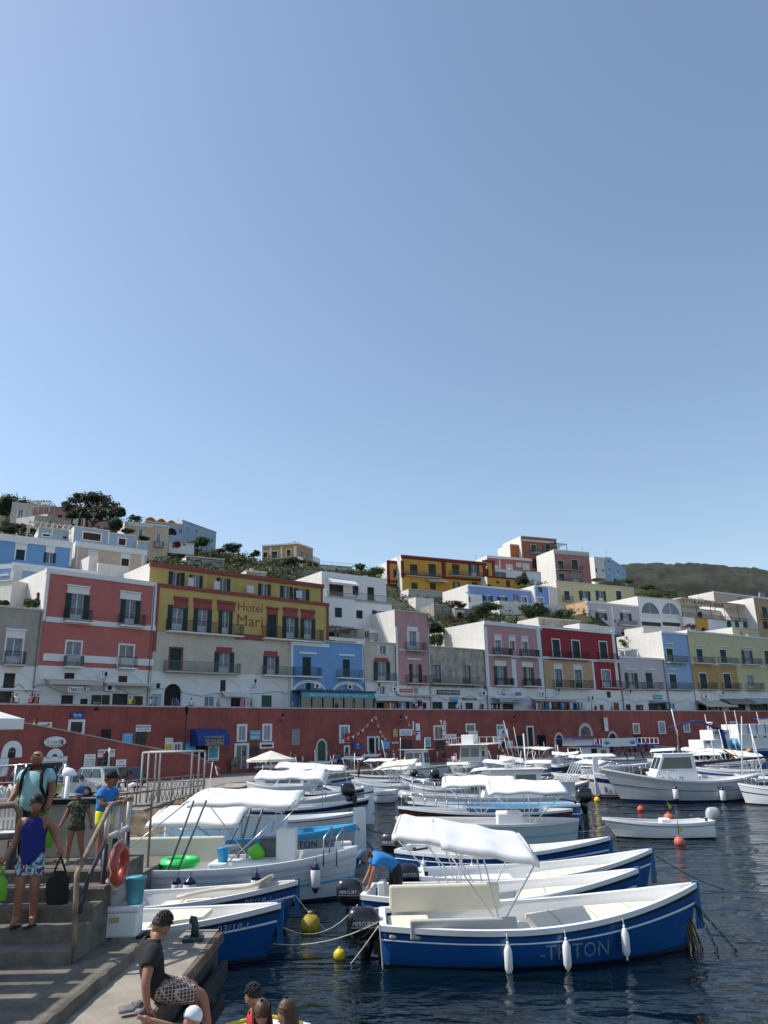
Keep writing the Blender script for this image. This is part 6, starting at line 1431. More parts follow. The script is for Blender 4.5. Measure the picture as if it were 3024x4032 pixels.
RAD=dict(pelvis=(.175,.13),spine=(.155,.115),chest=(.19,.13),neck=(.085,.08),head=(.068,.072),shl=(.078,.078),ell=(.052,.054),wrl=(.036,.038),hal=(.032,.024),hil=(.105,.11),knl=(.07,.072),anl=(.048,.05),tol=(.04,.028))
for k in list(RAD):
 if k[:2]in('sh','el','wr','ha','hi','kn','an','to')and k.endswith('l'):RAD[k[:-1]+'r']=RAD[k]
BON=[('pelvis','spine'),('spine','chest'),('chest','neck'),('neck','head'),('chest','shl'),('shl','ell'),('ell','wrl'),('wrl','hal'),('chest','shr'),('shr','elr'),('elr','wrr'),('wrr','har'),('pelvis','hil'),('hil','knl'),('knl','anl'),('anl','tol'),('pelvis','hir'),('hir','knr'),('knr','anr'),('anr','tor')]
def skinned(J,bones,grow=0.,cut={},rad={},subd=1):
 """skin modifier mesh of a bone set, returned as plain mesh data"""
 names=[];
 for a,c in bones:
  for q in(a,c):
   if q not in names:names.append(q)
 pos={n:Vector(J[n])for n in names}
 for(a,c),f in cut.items():pos[c]=Vector(J[a]).lerp(Vector(J[c]),f)
 me=bpy.data.meshes.new('t');me.from_pydata([pos[n]for n in names],[(names.index(a),names.index(c))for a,c in bones],[]);me.update()
 o=bpy.data.objects.new('t',me);COL.objects.link(o);sm=o.modifiers.new('s','SKIN');sm.use_smooth_shade=True;sm.branch_smoothing=.6
 sv=me.skin_vertices[0].data
 for i,n in enumerate(names):r=rad.get(n,RAD[n]);sv[i].radius=(r[0]+grow,r[1]+grow);sv[i].use_root=(i==0)
 if subd:d=o.modifiers.new('d','SUBSURF');d.levels=d.render_levels=subd
 dg=bpy.context.evaluated_depsgraph_get();ev=o.evaluated_get(dg);m2=bpy.data.meshes.new_from_object(ev,depsgraph=dg)
 vs=[v.co.copy()for v in m2.vertices];fs=[tuple(p.vertices)for p in m2.polygons]
 bpy.data.objects.remove(o);bpy.data.meshes.remove(me);bpy.data.meshes.remove(m2);return vs,fs
def cloth(vs,fs,J,spec,off,rad={}):
 """the garment: the body faces nearest the chosen bones, lifted off the skin; spec maps a bone to the share of it that is covered (t0, t1)"""
 P={n:Vector(v)for n,v in J.items()};inc=[]
 for v in vs:
  best=9;ok=False
  for a,c in BON:
   A,B_=P[a],P[c];d=B_-A;t=max(0,min(1,(v-A).dot(d)/max(1e-9,d.length_squared)));r=max(.02,(RAD[a][0]*(1-t)+RAD[c][0]*t));q=(v-A-d*t).length/r
   if q<best:best=q;s_=spec.get((a,c));ok=bool(s_)and s_[0]<=t<=s_[1]
  inc.append(ok)
 me=bpy.data.meshes.new('t');me.from_pydata(vs,[],fs);me.update();N_=[v.normal.copy()for v in me.vertices];bpy.data.meshes.remove(me)
 idx={};nv=[];nf=[]
 for f in fs:
  if all(inc[i]for i in f):
   for i in f:
    if i not in idx:idx[i]=len(nv);nv.append(vs[i]+N_[i]*off)
   nf.append(tuple(idx[i]for i in f))
 return relax(nv,nf)
def relax(nv,nf,it=4):
 ec={}
 for f in nf:
  for a,c in zip(f,f[1:]+f[:1]):k=(min(a,c),max(a,c));ec[k]=ec.get(k,0)+1
 nb={}
 for(a,c),n in ec.items():
  if n==1:nb.setdefault(a,[]).append(c);nb.setdefault(c,[]).append(a)
 for _ in range(it):
  new={a:(nv[a]+sum((nv[c]for c in l),Vector()))/(len(l)+1)for a,l in nb.items()}
  for a,p in new.items():nv[a]=p
 return nv,nf
def topspec(sleeve,low=.7):
 s_={('pelvis','spine'):(0,1),('spine','chest'):(0,1),('chest','neck'):(0,.93 if sleeve>0 else.88),('pelvis','hil'):(0,low),('pelvis','hir'):(0,low),('hil','knl'):(0,.06),('hir','knr'):(0,.06)}
 for k in 'lr':
  s_[('chest','sh'+k)]=(0,1 if sleeve>0 else.6)
  if sleeve>0:s_[('sh'+k,'el'+k)]=(0,sleeve)
 return s_
def botspec(legs):
 s_={('pelvis','spine'):(0,.6)}
 for k in 'lr':s_[('pelvis','hi'+k)]=(0,1);s_[('hi'+k,'kn'+k)]=(0,min(1,legs));s_[('kn'+k,'an'+k)]=(0,.97 if legs>1 else-1)
 return s_
def headgeo(b,c,yaw,pitch,sk,s=1.,face=True,tilt=0.):
 """egg shaped head with brow, nose, lips, chin, ears; faces -y before yaw"""
 T=Matrix.Translation(c)@Matrix.Rotation(yaw,4,'Z')@Matrix.Rotation(pitch,4,'X')@Matrix.Rotation(tilt,4,'Y');P=[]
 n=20;k=14
 for i in range(k+1):
  f=i/k;a=math.pi*f;z=-math.cos(a)*.118;r=math.sin(a);w=.076*r**.8*(1-.14*(z<0)*(-z/.118));d=.096*r**.8;row=[]
  for j in range(n+1):
   t=2*math.pi*j/n;x=math.sin(t)*w;y=-math.cos(t)*d
   if y<0:
    g=math.exp(-(x/.018)**2);y-=g*(.018*math.exp(-((z+.012)/.020)**2)+.007*math.exp(-((z+.052)/.012)**2)+.008*math.exp(-((z+.09)/.018)**2));y-=.006*math.exp(-((z-.035)/.014)**2)*math.exp(-(x/.05)**2)
    y+=.008*math.exp(-((z-.014)/.012)**2)*(math.exp(-((abs(x)-.030)/.014)**2))
   else:y*=1.02
   row.append(T@(Vector((x,y,z))*s))
  P.append(row)
 b.grid(P,sk,flip=False)
 for sg in(-1,1):b.lathe([(.003,-.03),(.014,-.018),(.016,.008),(.010,.026),(.002,.03)],sk,8,T=T@Matrix.Translation(Vector((sg*.078,.012,-.005))*s)@Matrix.Scale(s,4)@Matrix.Rotation(.2,4,'X'),sx=.55)
 if face:
  for sg in(-1,1):
   b.lathe([(.0015,-.005),(.0115,0),(.0015,.005)],'cloth_white',8,T=T@Matrix.Translation(Vector((sg*.029,-.078,.012))*s)@Matrix.Rotation(math.pi/2,4,'X')@Matrix.Scale(s,4),sy=.5)
   b.lathe([(.001,-.004),(.0055,0),(.001,.003)],'hair_black',8,T=T@Matrix.Translation(Vector((sg*.029,-.083,.012))*s)@Matrix.Rotation(math.pi/2,4,'X')@Matrix.Scale(s,4))
   b.box(-.016,.016,-.003,.004,-.0022,.0022,'hair_black',T=T@Matrix.Translation(Vector((sg*.030,-.092,.034))*s)@Matrix.Scale(s,4)@Matrix.Rotation(sg*.12,4,'Y'))
  b.box(-.021,.021,-.003,.003,-.004,.004,'cloth_pink' if sk!='skin_tan' else 'stubble',T=T@Matrix.Translation(Vector((0,-.099,-.052))*s)@Matrix.Scale(s,4))
 return T
def hair(T,kind,m,root,s=1.):
 b=MB();rnd=random.Random(3)
 if kind=='none':return
 if kind in('short','curly','long','crop'):
  n,k=26,12;P=[];gz={'short':.012,'curly':.022,'long':.014,'crop':.004}[kind]
  for i in range(k+1):
   f=i/k;row=[]
   for j in range(n+1):
    t=2*math.pi*j/n;front=max(0,math.cos(t));low=(-.005 if kind!='long' else-.02)+front*.062-(1-front)*.035*(1 if abs(math.sin(t))<.7 else.3)
    z=.122+gz-(.122+gz-low)*f;a=math.sqrt(max(0,1-min(1,(z/(.125+gz)))**2));j_=rnd.uniform(-1,1)*(.009 if kind=='curly' else.006)
    row.append(T@(Vector((math.sin(t)*(.080+gz*.7+j_)*max(a,.02),-math.cos(t)*(.098+gz*.8+j_)*max(a,.02)+.004,z))*s))
   P.append(row)
  b.grid(P,m)
  if kind in('curly','short'):
   for i in range(110):
    v=Vector((rnd.gauss(0,1),rnd.gauss(0,1)+.3,abs(rnd.gauss(0,1))+.4)).normalized();p=Vector((v.x*.09,v.y*.108,v.z*.132+.01));b.lathe([(.002,-.014),(.014,0),(.002,.014)],m,6,T=T@Matrix.Translation(p*s)@Matrix.Scale(s,4))
  if kind=='long':
   for L in range(2):
    P=[]
    for i in range(11):
     f=i/10;row=[]
     for j in range(17):
      t=math.pi*.30+(math.pi*1.40)*j/16;w=.092+.03*f-.012*L;row.append(T@(Vector((math.sin(t)*w*(1+.05*math.sin(j*2.3+L)),-math.cos(t)*(.10+.015*f)*(1+.06*math.sin(j*3.1)),.06-.40*f))*s))
     P.append(row)
    b.grid(P,m)
 if kind=='cap':
  b.lathe([(.092,-.0),(.098,.03),(.09,.075),(.06,.112),(.02,.13),(.004,.132)],m,20,T=T@Matrix.Translation(Vector((0,.005,.025))*s)@Matrix.Scale(s,4),sy=1.12)
  P=[[T@(Vector((x,-.085-.085*f*(1-(x/.09)**2*.5),.035-.018*f+.0*x))*s)for f in(0,.5,1)]for x in[-.08+.16*i/8 for i in range(9)]];b.grid(P,m)
 if kind=='hat':
  b.lathe([(.17,0),(.10,.02),(.095,.07),(.06,.10),(.004,.105)],m,18,T=T@Matrix.Translation(Vector((0,0,.03))*s)@Matrix.Scale(s,4))
 if b.v:o=b.build('hair' if kind not in('cap','hat')else kind,root);
 if kind in('cap',):
  pass
def hand(b,wr,tip,sk,s=1.,curl=.5,up=Vector((0,-1,0))):
 wr,tip=Vector(wr),Vector(tip);d=(tip-wr).normalized();side=d.cross(up)
 side=side.normalized()if side.length>.01 else d.orthogonal();nrm=side.cross(d)
 b.tube([wr-d*.02*s,wr+d*.02*s,wr+d*.055*s,wr+d*.085*s],[.024*s,.030*s,.034*s,.028*s],sk,8)
 for i,(o_,L)in enumerate(((-.027,.062),(-.009,.074),(.009,.070),(.026,.054))):
  p=wr+d*.08*s+side*o_*s;q=p+d*L*.5*s+nrm*curl*.02*s;r_=q+(d*(1-curl)+nrm*curl).normalized()*L*.5*s;b.tube([p,q,r_],[.0095*s,.009*s,.007*s],sk,6)
 p=wr+d*.03*s+side*.028*s;b.tube([p,p+(d*.6+side)*.03*s,p+(d*1.1+side*.7+nrm*curl*.6)*.052*s],[.012*s,.011*s,.008*s],sk,6)
def person(label,at,rz=0,s=1.,J=None,sk='skin',top='cloth_white',bottom='cloth_navy',hr=('short','hair_black'),sleeve=.55,legs=.55,shoes='cloth_black',yaw=0,pitch=0,detail=True,group=None,hunch=0,cap=None,hs=1.,curl=.6,loose=.03,torso_low='pelvis',bulk=0.,rad=None,tilt=0.,head_at=None,sub=2):
 JJ=dict(BASE);JJ.update(J or{})
 e=empty('person',at,rz,label,'person',group);e.scale=(s,s,s);b=MB();R2=dict(rad or{})
 vs,fs=skinned(JJ,BON,bulk,rad=R2,subd=sub);b.add(vs,fs,sk,True)
 hd=Vector(JJ['head'])+Vector((0,-.012,.075))if head_at is None else Vector(head_at)
 T=headgeo(b,hd,yaw,pitch,sk,hs,face=detail,tilt=tilt)
 if detail:
  hand(b,JJ['wrl'],JJ['hal'],sk,1.,curl);hand(b,JJ['wrr'],JJ['har'],sk,1.,curl)
 b.build('body',e)
 if bottom:c=MB();c.add(*cloth(vs,fs,JJ,botspec(legs),loose*.62),bottom,True);c.build('trousers' if legs>1 else 'shorts',e,solid=.006)
 if top:c=MB();c.add(*cloth(vs,fs,JJ,topspec(sleeve),loose*.85),top,True);c.build('shirt',e,solid=.006)
 if hr:hair(T,hr[0],hr[1],e,hs)
 if cap:hair(T,'cap',cap,e,hs)
 if shoes:
  for a,t_ in(('anl','tol'),('anr','tor')):
   A,B_=Vector(JJ[a]),Vector(JJ[t_]);c=MB();d=(B_-A);d.z=0;d.normalize();c.tube([Vector((A.x,A.y,B_.z))-d*.05+Vector((0,0,-.0)),Vector((A.x,A.y,B_.z))+d*.05,B_,B_+d*.05],[.045,.05,.048,.03],shoes,8);c.build('shoe',e)
 return e,T
def P3(x,y,Y):return PY(x,y,Y)
tank,T_=person('young man in a royal blue vest and patterned shorts coming down the steps',(-4.95,11.33,1.86),.12,.955,dict(shl=(.185,.02,1.40),ell=(.29,.08,1.15),wrl=(.41,-.04,.99),hal=(.43,-.08,.92),shr=(-.185,.02,1.40),elr=(-.25,.06,1.12),wrr=(-.31,-.16,.92),har=(-.34,-.20,.86),knl=(.10,-.06,.50),anl=(.09,.04,.10),tol=(.12,-.12,.04),knr=(-.09,-.10,.50),anr=(-.12,-.02,.10),tor=(-.13,-.18,.04)),sk='skin_tan',top='cloth_navy',bottom='cloth_palm',hr=('curly','hair_black'),sub=3,sleeve=0,legs=.62,shoes=None,yaw=.15,pitch=.12,curl=.9,loose=.028,rad=dict(ell=(.055,.057)))
b=MB()
for sg in(-1,1):b.tube([(.10*sg-.02*(sg>0),-.22,.022),(.10*sg,.08,.022)],.045,'cloth_black',8)
for v in range(len(b.v)):b.v[v]=(b.v[v][0],b.v[v][1],.012+(b.v[v][2]-.022)*.3)
b.build('flip_flops',tank)
cy,T_=person('bald man in a pale turquoise shirt, a black backpack on, atop the steps',(-5.78,13.1,2.4),.0,.955,dict(pelvis=(0,-.02,.93),spine=(0,-.05,1.10),chest=(0,-.02,1.32),shr=(-.22,0,1.42),elr=(-.30,.02,1.15),wrr=(-.37,-.10,.95),har=(-.40,-.16,.89),shl=(.22,.02,1.42),ell=(.28,.05,1.14),wrl=(.27,-.03,.90),hal=(.265,-.05,.82),head=(0,-.02,1.575)),sk='skin_tan',top='cloth_cyan',bottom='cloth_black',hr=None,yaw=-1.0,pitch=.08,sleeve=.62,legs=1.6,bulk=.008,loose=.03,rad=dict(spine=(.19,.16),pelvis=(.185,.14),neck=(.10,.10)))
b=MB();b.lathe([(.080,-.04),(.086,0),(.07,.05),(.03,.075)],'skin',14,T=T_@Matrix.Translation((0,.0,.035)))
b.tube([T_@Vector(v)for v in((-.088,.03,.05),(-.075,-.075,.085),(0,-.105,.085),(.075,-.075,.085),(.088,.03,.05))],.010,'cloth_black',6);b.build('sunglasses',cy)
bp=MB();P=[]
for i in range(9):
 f=i/8;w=.17*(math.sin(math.pi*(.12+.8*f)))**.4;d=.15*(math.sin(math.pi*(.15+.75*f)))**.6
 P.append([Vector((.06+w*math.copysign(abs(math.cos(a))**.6,math.cos(a)),.24+d*math.copysign(abs(math.sin(a))**.6,math.sin(a)),.98+.52*f))for a in[2*math.pi*j/18 for j in range(19)]])
bpk=empty('backpack',cy.location-Vector((0,0,.06)),0,'black backpack worn by the bald man in turquoise','backpack');bp.grid(P,'cloth_black');bp.build('body',bpk);st=MB()
for sg in(-1,1):st.tube([(.14*sg+.0,.12,1.50),(.14*sg,-.02,1.53),(.15*sg,-.155,1.40),(.17*sg,-.17,1.2),(.19*sg,-.05,1.05),(.15*sg,.12,1.02)],.028,'cloth_black',6)
st.build('strap',bpk)
def child_pose(**k):
 d=dict(pelvis=(0,0,.90),spine=(0,0,1.06),chest=(0,0,1.25),neck=(0,.01,1.39),head=(0,0,1.47));d.update(k);return d
cm,T_=person('small child in camouflage shirt and blue cap walking on the landing',(-4.95,12.85,2.4),.1,.66,child_pose(shl=(.16,0,1.34),ell=(.27,.02,1.10),wrl=(.34,-.02,.88),hal=(.35,-.04,.80),shr=(-.16,0,1.34),elr=(-.26,0,1.10),wrr=(-.34,-.06,.90),har=(-.36,-.09,.82),knl=(.13,-.03,.48),anl=(.19,.06,.09),tol=(.21,-.08,.03),knr=(-.12,-.08,.49),anr=(-.14,-.05,.09),tor=(-.16,-.19,.03)),sk='skin_tan',top='cloth_camo',bottom='cloth_olive',hr=None,cap='cloth_denim',yaw=.1,pitch=.25,sleeve=.5,legs=.45,shoes='sky_paint',hs=1.28,loose=.035,head_at=(0,-.01,1.58))
bk,T_=person('boy in blue shirt, yellow shorts and black cap leaning on the railing',(-4.50,12.75,2.4),1.1,.80,child_pose(pelvis=(0,.03,.92),spine=(0,0,1.08),chest=(0,-.04,1.26),neck=(0,-.07,1.39),head=(0,-.10,1.47),shl=(.16,-.05,1.34),ell=(.17,-.16,1.12),wrl=(.06,-.38,1.14),hal=(.02,-.46,1.15),shr=(-.16,-.05,1.34),elr=(-.22,-.14,1.10),wrr=(-.10,-.36,1.12),har=(-.05,-.44,1.14),knl=(.08,-.02,.50),anl=(.08,.10,.10),tol=(.09,-.04,.03),knr=(-.08,-.05,.50),anr=(-.09,-.02,.10),tor=(-.10,-.17,.03)),sk='skin_tan',top='cloth_blue',bottom='cloth_yellow',hr=('short','hair_black'),cap='cloth_black',yaw=.25,pitch=.1,sleeve=.55,legs=.5,shoes='cloth_denim',hs=1.15,loose=.035,head_at=(0,-.12,1.56))
bo,T_=person('young man in black shirt and plaid shorts sitting on the pier edge',(-2.70,9.85,.58),2.15,1.04,dict(pelvis=(0,.02,.86),spine=(0,.10,1.01),chest=(0,.10,1.21),neck=(0,.07,1.37),head=(0,.01,1.46),shl=(.175,.10,1.32),ell=(.24,.08,1.05),wrl=(.22,.0,.86),hal=(.20,-.06,.84),shr=(-.19,.15,1.31),elr=(-.34,.25,1.05),wrr=(-.36,.22,.82),har=(-.37,.18,.765),hil=(.09,-.04,.85),knl=(.13,-.46,.80),anl=(.14,-.50,.38),tol=(.15,-.62,.32),hir=(-.09,-.04,.85),knr=(-.13,-.46,.78),anr=(-.10,-.56,.36),tor=(-.10,-.68,.32)),sk='skin_tan',top='cloth_black',bottom='cloth_plaid',hr=('short','hair_black'),yaw=-.35,pitch=.55,sleeve=.6,legs=.85,shoes='cloth_black',curl=.2,loose=.032,head_at=(0,-.0,1.515))
mn,T_=person('man in blue shirt and dark cap bending over a motor in the second blue boat',loc(T2,.62,.05,.16),1.5,1.13,dict(pelvis=(0,.10,.92),spine=(0,-.06,1.06),chest=(0,-.26,1.16),neck=(0,-.42,1.19),head=(0,-.50,1.16),shl=(.17,-.34,1.12),ell=(.20,-.44,.86),wrl=(.16,-.52,.62),hal=(.15,-.55,.55),shr=(-.17,-.34,1.12),elr=(-.21,-.42,.85),wrr=(-.20,-.55,.64),har=(-.20,-.60,.57),hil=(.09,.12,.86),knl=(.12,.08,.47),hir=(-.09,.12,.86),knr=(-.12,.0,.47)),sk='skin_tan',top='cloth_blue',bottom='cloth_black',hr=('crop','hair_grey'),cap='cloth_denim',yaw=0,pitch=1.0,sleeve=.6,legs=.8,head_at=(0,-.60,1.15));mn.rotation_euler.z=-1.35
rb=empty('rubber_boat',(-1.72,9.4,0),0,'white inflatable boat with a yellow rope at the bottom edge','rubber boat')
b=MB();b.tube([(-.75,-3,.32),(-.78,0,.32),(-.75,1.5,.34),(-.5,2.1,.38),(0,2.35,.4),(.5,2.1,.38),(.75,1.5,.34),(.78,0,.32),(.75,-3,.32)],.23,'gel',14);b.build('tube',rb);b=MB();b.box(-.6,.6,-3,1.9,.1,.18,'gel_inner');b.build('floor',rb)
b=MB();b.tube([(-.80,0,.56),(-.76,1.45,.58),(-.5,2.05,.62),(0,2.3,.64),(.5,2.05,.62)],.022,'flame_yellow',6);b.build('grab_rope',rb)
SIT=dict(pelvis=(0,0,.42),spine=(0,.02,.58),chest=(0,.0,.78),neck=(0,-.02,.93),head=(0,-.03,1.03),shl=(.17,0,.88),ell=(.22,-.06,.64),wrl=(.15,-.26,.55),hal=(.12,-.33,.53),shr=(-.17,0,.88),elr=(-.22,-.06,.64),wrr=(-.15,-.26,.55),har=(-.12,-.33,.53),hil=(.09,-.03,.40),knl=(.12,-.42,.45),anl=(.12,-.45,.08),tol=(.12,-.58,.03),hir=(-.09,-.03,.40),knr=(-.12,-.42,.45),anr=(-.12,-.45,.08),tor=(-.12,-.58,.03))
def seat(label,x,y,z,Y=None,rz=0,s=1.,**k):
 """place so that the crown of the head shows at pixel (x, y)"""
 p=PZ(x,y,z)if Y is None else PY(x,y,Y);J=k.pop('J',SIT);top=J['head'][2]+.085+.12;h=Vector(J['head']);R_=Matrix.Rotation(rz,3,'Z');o=R_@Vector((h.x,h.y,0))*s
 return person(label,(p.x-o.x,p.y-o.y,p.z-top*s),rz,s,J,**k)
seat('dark haired woman in red in the rubber boat, face turned left',1004,3872,1.36,rz=-1.3,hr=('short','hair_black'),top='cloth_red',bottom='cloth_denim',shoes=None,yaw=-.15,pitch=.15)
seat('girl in red with long light brown hair in front of the dark haired woman',1033,3928,1.86,rz=.1,s=.93,J=dict(BASE),hr=('long','hair_brown'),top='cloth_red',bottom='cloth_denim',shoes=None,pitch=.5)
seat('girl with long reddish brown hair standing right of the others in the rubber boat',1137,3930,1.86,rz=-.9,s=.93,J=dict(BASE),hr=('long','hair_brown'),top='cloth_navy',bottom='cloth_denim',shoes=None,yaw=-.2,pitch=.1)
wc,T_=seat('person in a white cap reaching an arm onto the pier, cut by the bottom edge',752,3972,1.40,rz=2.4,hr=None,cap='cloth_white',top='cloth_navy',bottom='cloth_denim',shoes=None,pitch=.4,J=dict(SIT,shr=(-.17,-.02,.88),elr=(.05,-.18,.80),wrr=(.28,-.20,.80)))
wc.rotation_euler.z+=0
b=MB();hp=PZ(585,4018,1.42);sh=PZ(750,4052,1.15);el_=hp.lerp(sh,.5)+Vector((0,0,-.02));W2L=Matrix.Rotation(-wc.rotation_euler.z,4,'Z')@Matrix.Translation(-wc.location)
b.tube([W2L@sh,W2L@el_,W2L@hp],[.05,.042,.032],'skin',10);hand(b,W2L@hp,W2L@(hp+(hp-el_).normalized()*.1),'skin',1.1,.25,up=Vector((0,0,1)));b.build('forearm',wc)
STAND={}
def small(pose):
 J={'stand':{},'walk':dict(knl=(.10,-.16,.50),anl=(.10,-.18,.10),tol=(.11,-.34,.05),knr=(-.10,.04,.48),anr=(-.10,.28,.14),tor=(-.10,.16,.03),ell=(.23,.12,1.14),wrl=(.24,.10,.92),hal=(.24,.08,.84),elr=(-.23,-.08,1.14),wrr=(-.24,-.22,.98),har=(-.24,-.28,.93)),'sit':{k:(v[0],v[1],v[2])for k,v in SIT.items()},'lean':dict(ell=(.26,-.12,1.16),wrl=(.14,-.32,1.10),hal=(.08,-.36,1.10),elr=(-.26,-.12,1.16),wrr=(-.14,-.32,1.10),har=(-.08,-.36,1.10))}[pose]
 return J
_cache={}
def fig(label,p,rz,pose='stand',sk='skin',top='cloth_white',bottom='cloth_navy',hr=('short','hair_black'),legs=.6,s=1.,group=None,sleeve=.5):
 key=(pose,legs>1,sleeve>0)
 if key not in _cache:
  JJ=dict(BASE);JJ.update(small(pose));out={}
  out['body']=skinned(JJ,BON,0,subd=1);out['shirt']=cloth(*out['body'],JJ,topspec(sleeve),.025);out['shorts']=cloth(*out['body'],JJ,botspec(.8 if legs<1 else 2),.02)
  out['J']=JJ;_cache[key]=out
 C_=_cache[key];e=empty('person',p,rz,label,'person',group);e.scale=(s,s,s);b=MB();b.add(*C_['body'],sk,True);hd=Vector(C_['J']['head'])+Vector((0,-.01,.085));b.lathe([(.01,-.12),(.055,-.09),(.08,-.01),(.075,.06),(.01,.12)],sk,10,c=tuple(hd),sy=1.2);b.build('body',e)
 c=MB();c.add(*C_['shirt'],top,True);c.build('shirt',e);c=MB();c.add(*C_['shorts'],bottom,True);c.build('trousers' if legs>1 else 'shorts',e)
 c=MB()
 if hr[0]=='hat':c.lathe([(.17,.03),(.10,.05),(.09,.12),(.01,.14)],hr[1],10,c=tuple(hd));c.build('hat',e)
 elif hr[0]!='none':
  c.lathe([(.088,-.01),(.09,.05),(.06,.12),(.01,.14)],hr[1],10,c=(hd.x,hd.y+.02,hd.z),sy=1.2)
  if hr[0]=='long':c.lathe([(.06,-.24),(.085,-.08),(.085,.02)],hr[1],8,c=(hd.x,hd.y+.07,hd.z),sy=.6)
  c.build('hair',e)
 return e
mat('concrete',(.28,.25,.205),var=.28,scale=1.6,rough=.95,bump=.012,bscale=14,streak=.45,ss=.9,stain=(.17,.15,.12));mat('concrete_rough',(.14,.125,.102),var=.45,scale=2.2,streak=.5,ss=1.5,stain=(.08,.07,.06),rough=1,bump=.03,bscale=24);mat('concrete_dark',(.15,.135,.115),var=.4,scale=3,rough=1,bump=.03,bscale=16)
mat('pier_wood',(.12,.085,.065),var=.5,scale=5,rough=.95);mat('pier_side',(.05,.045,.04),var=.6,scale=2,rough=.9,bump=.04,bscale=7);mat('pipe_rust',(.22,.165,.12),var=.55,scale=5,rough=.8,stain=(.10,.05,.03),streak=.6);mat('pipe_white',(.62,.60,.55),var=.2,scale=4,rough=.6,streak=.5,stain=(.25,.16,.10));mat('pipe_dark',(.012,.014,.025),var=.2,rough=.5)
b=MB();b.poly([(-9,4,1.35),(-2.66,4,1.35),(-2.68,10.5,1.35),(-2.74,13.30,1.35),(-9,13.32,1.35)],'concrete');tag(b.build('pier_floor'),kind='structure')
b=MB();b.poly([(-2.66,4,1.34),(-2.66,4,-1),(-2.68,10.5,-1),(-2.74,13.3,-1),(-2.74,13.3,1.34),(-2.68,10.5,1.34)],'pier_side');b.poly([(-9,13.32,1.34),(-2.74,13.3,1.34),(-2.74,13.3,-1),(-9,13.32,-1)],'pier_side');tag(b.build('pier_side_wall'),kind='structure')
b=MB();b.box(-2.73,-2.63,4,13.2,1.20,1.346,'pier_wood');b.box(-2.62,-2.52,4,13.0,.75,1.0,'rubber');b.box(-2.62,-2.54,4,13.0,.35,.55,'rubber');o=b.build('rubbing_strip',bevel=.015);tag(o,'weathered timber and black rubber strips along the pier edge','pier fender')
b=MB();n=60;P=[]
rnd=random.Random(8)
for i in range(n+1):
 y=4+(11.98-4)*i/n;j=rnd.uniform(-.012,.012);j2=rnd.uniform(-.01,.01);P.append([(-9,y,1.5),(-3.60+j,y,1.5+j2*.4),(-3.55+j,y,1.482+j2),(-3.52+j,y,1.35)])
b.grid(P,'concrete_rough',sm=False);b.poly([(-9,11.98,1.35),(-9,11.98,1.5),(-3.6,11.98,1.5),(-3.52,11.98,1.35)],'concrete_rough');tag(b.build('raised_pavement'),kind='structure')
steps=empty('concrete_steps',(-5.5,11.5,1.5),0,'worn concrete steps climbing from the pier to the landing','steps')
XR=-4.13
for k in range(5):
 y0=10.86+.36*k;z1=1.5+.18*(k+1);b=MB();P=[];n=40;y1=y0+.36 if k<4 else 13.7
 for i in range(n+1):
  x=-8.2+(XR-.0+8.2)*i/n;j=rnd.uniform(-.010,.008);P.append([Vector((x,y0+j,1.5)),Vector((x,y0+j*.7,z1-.03)),Vector((x,y0+.025+j*.5,z1+j*.3)),Vector((x,y1+.02,z1))])
 P=[[p-Vector((-5.5,11.5,1.5))for p in r_]for r_ in P];b.grid(P,'concrete_rough',sm=False,flip=False)
 q=[Vector((XR,y0,1.36)),Vector((XR,y1,1.36)),Vector((XR,y1,z1)),Vector((XR,y0,z1))];b.poly([p-Vector((-5.5,11.5,1.5))for p in q],'concrete_dark')
 b.build('step' if k<4 else 'landing',steps)
b=MB();b.box(-9,-4.42,13.62,13.8,1.0,3.22,'cream');b.box(-9,-4.40,13.56,13.86,3.22,3.30,'pipe_dark');tag(b.build('parapet_wall'),'cream parapet wall with a dark top rail behind the landing','wall')
b=MB();b.box(-9,-4.13,13.70,13.75,1.0,2.4,'concrete_dark');tag(b.build('landing_back_wall'),kind='structure')
rl=empty('handrail',(0,0,0),0,'rusty pipe handrail with white topped posts right of the steps','handrail')
def tb(pts,r,m,name,root,n=10,r2=None):b=MB();b.tube([p-root.location if root else p for p in[Vector(q)for q in pts]],r,m,n,r2=r2);return b.build(name,root)
A0=PY(440,3170,12.25);A1=PY(519,3141,13.3);B0=PY(302,3444,11.1);B1=Vector((PY(290,3790,10.95).x,10.95,1.45))
tb([A1,A0,PY(430,3180,12.15),PY(310,3425,11.15),B0,PY(301,3480,11.05),PZ(290,3792,1.5)],.036,'pipe_rust','top_rail',rl)
C0=PY(508,3255,13.3);C1=PY(434,3292,12.25);C2=PY(416,3308,12.1);tb([C0,C1],.034,'pipe_white','mid_rail',rl);tb([C2,PY(350,3450,11.4),PY(313,3593,11.06)],.03,'pipe_dark','mid_rail',rl)
for x,y,Y in((427,3180,12.2),(464,3165,12.7),(511,3145,13.25)):
 t=PY(x,y,Y);tb([(t.x,t.y,t.z),(t.x,t.y,t.z-.50)],.038,'pipe_white','post',rl);tb([(t.x,t.y,t.z-.50),(t.x,t.y,1.40)],.040,'pipe_dark','post',rl)
tb([PZ(352,3690,1.5)+Vector((0,.25,0)),PZ(352,3690,1.5)+Vector((0,.25,1.0))],.04,'pipe_dark','post',rl)
rl2=empty('handrail',(0,0,0),0,'thick weathered pipe railing at the far left of the landing','handrail')
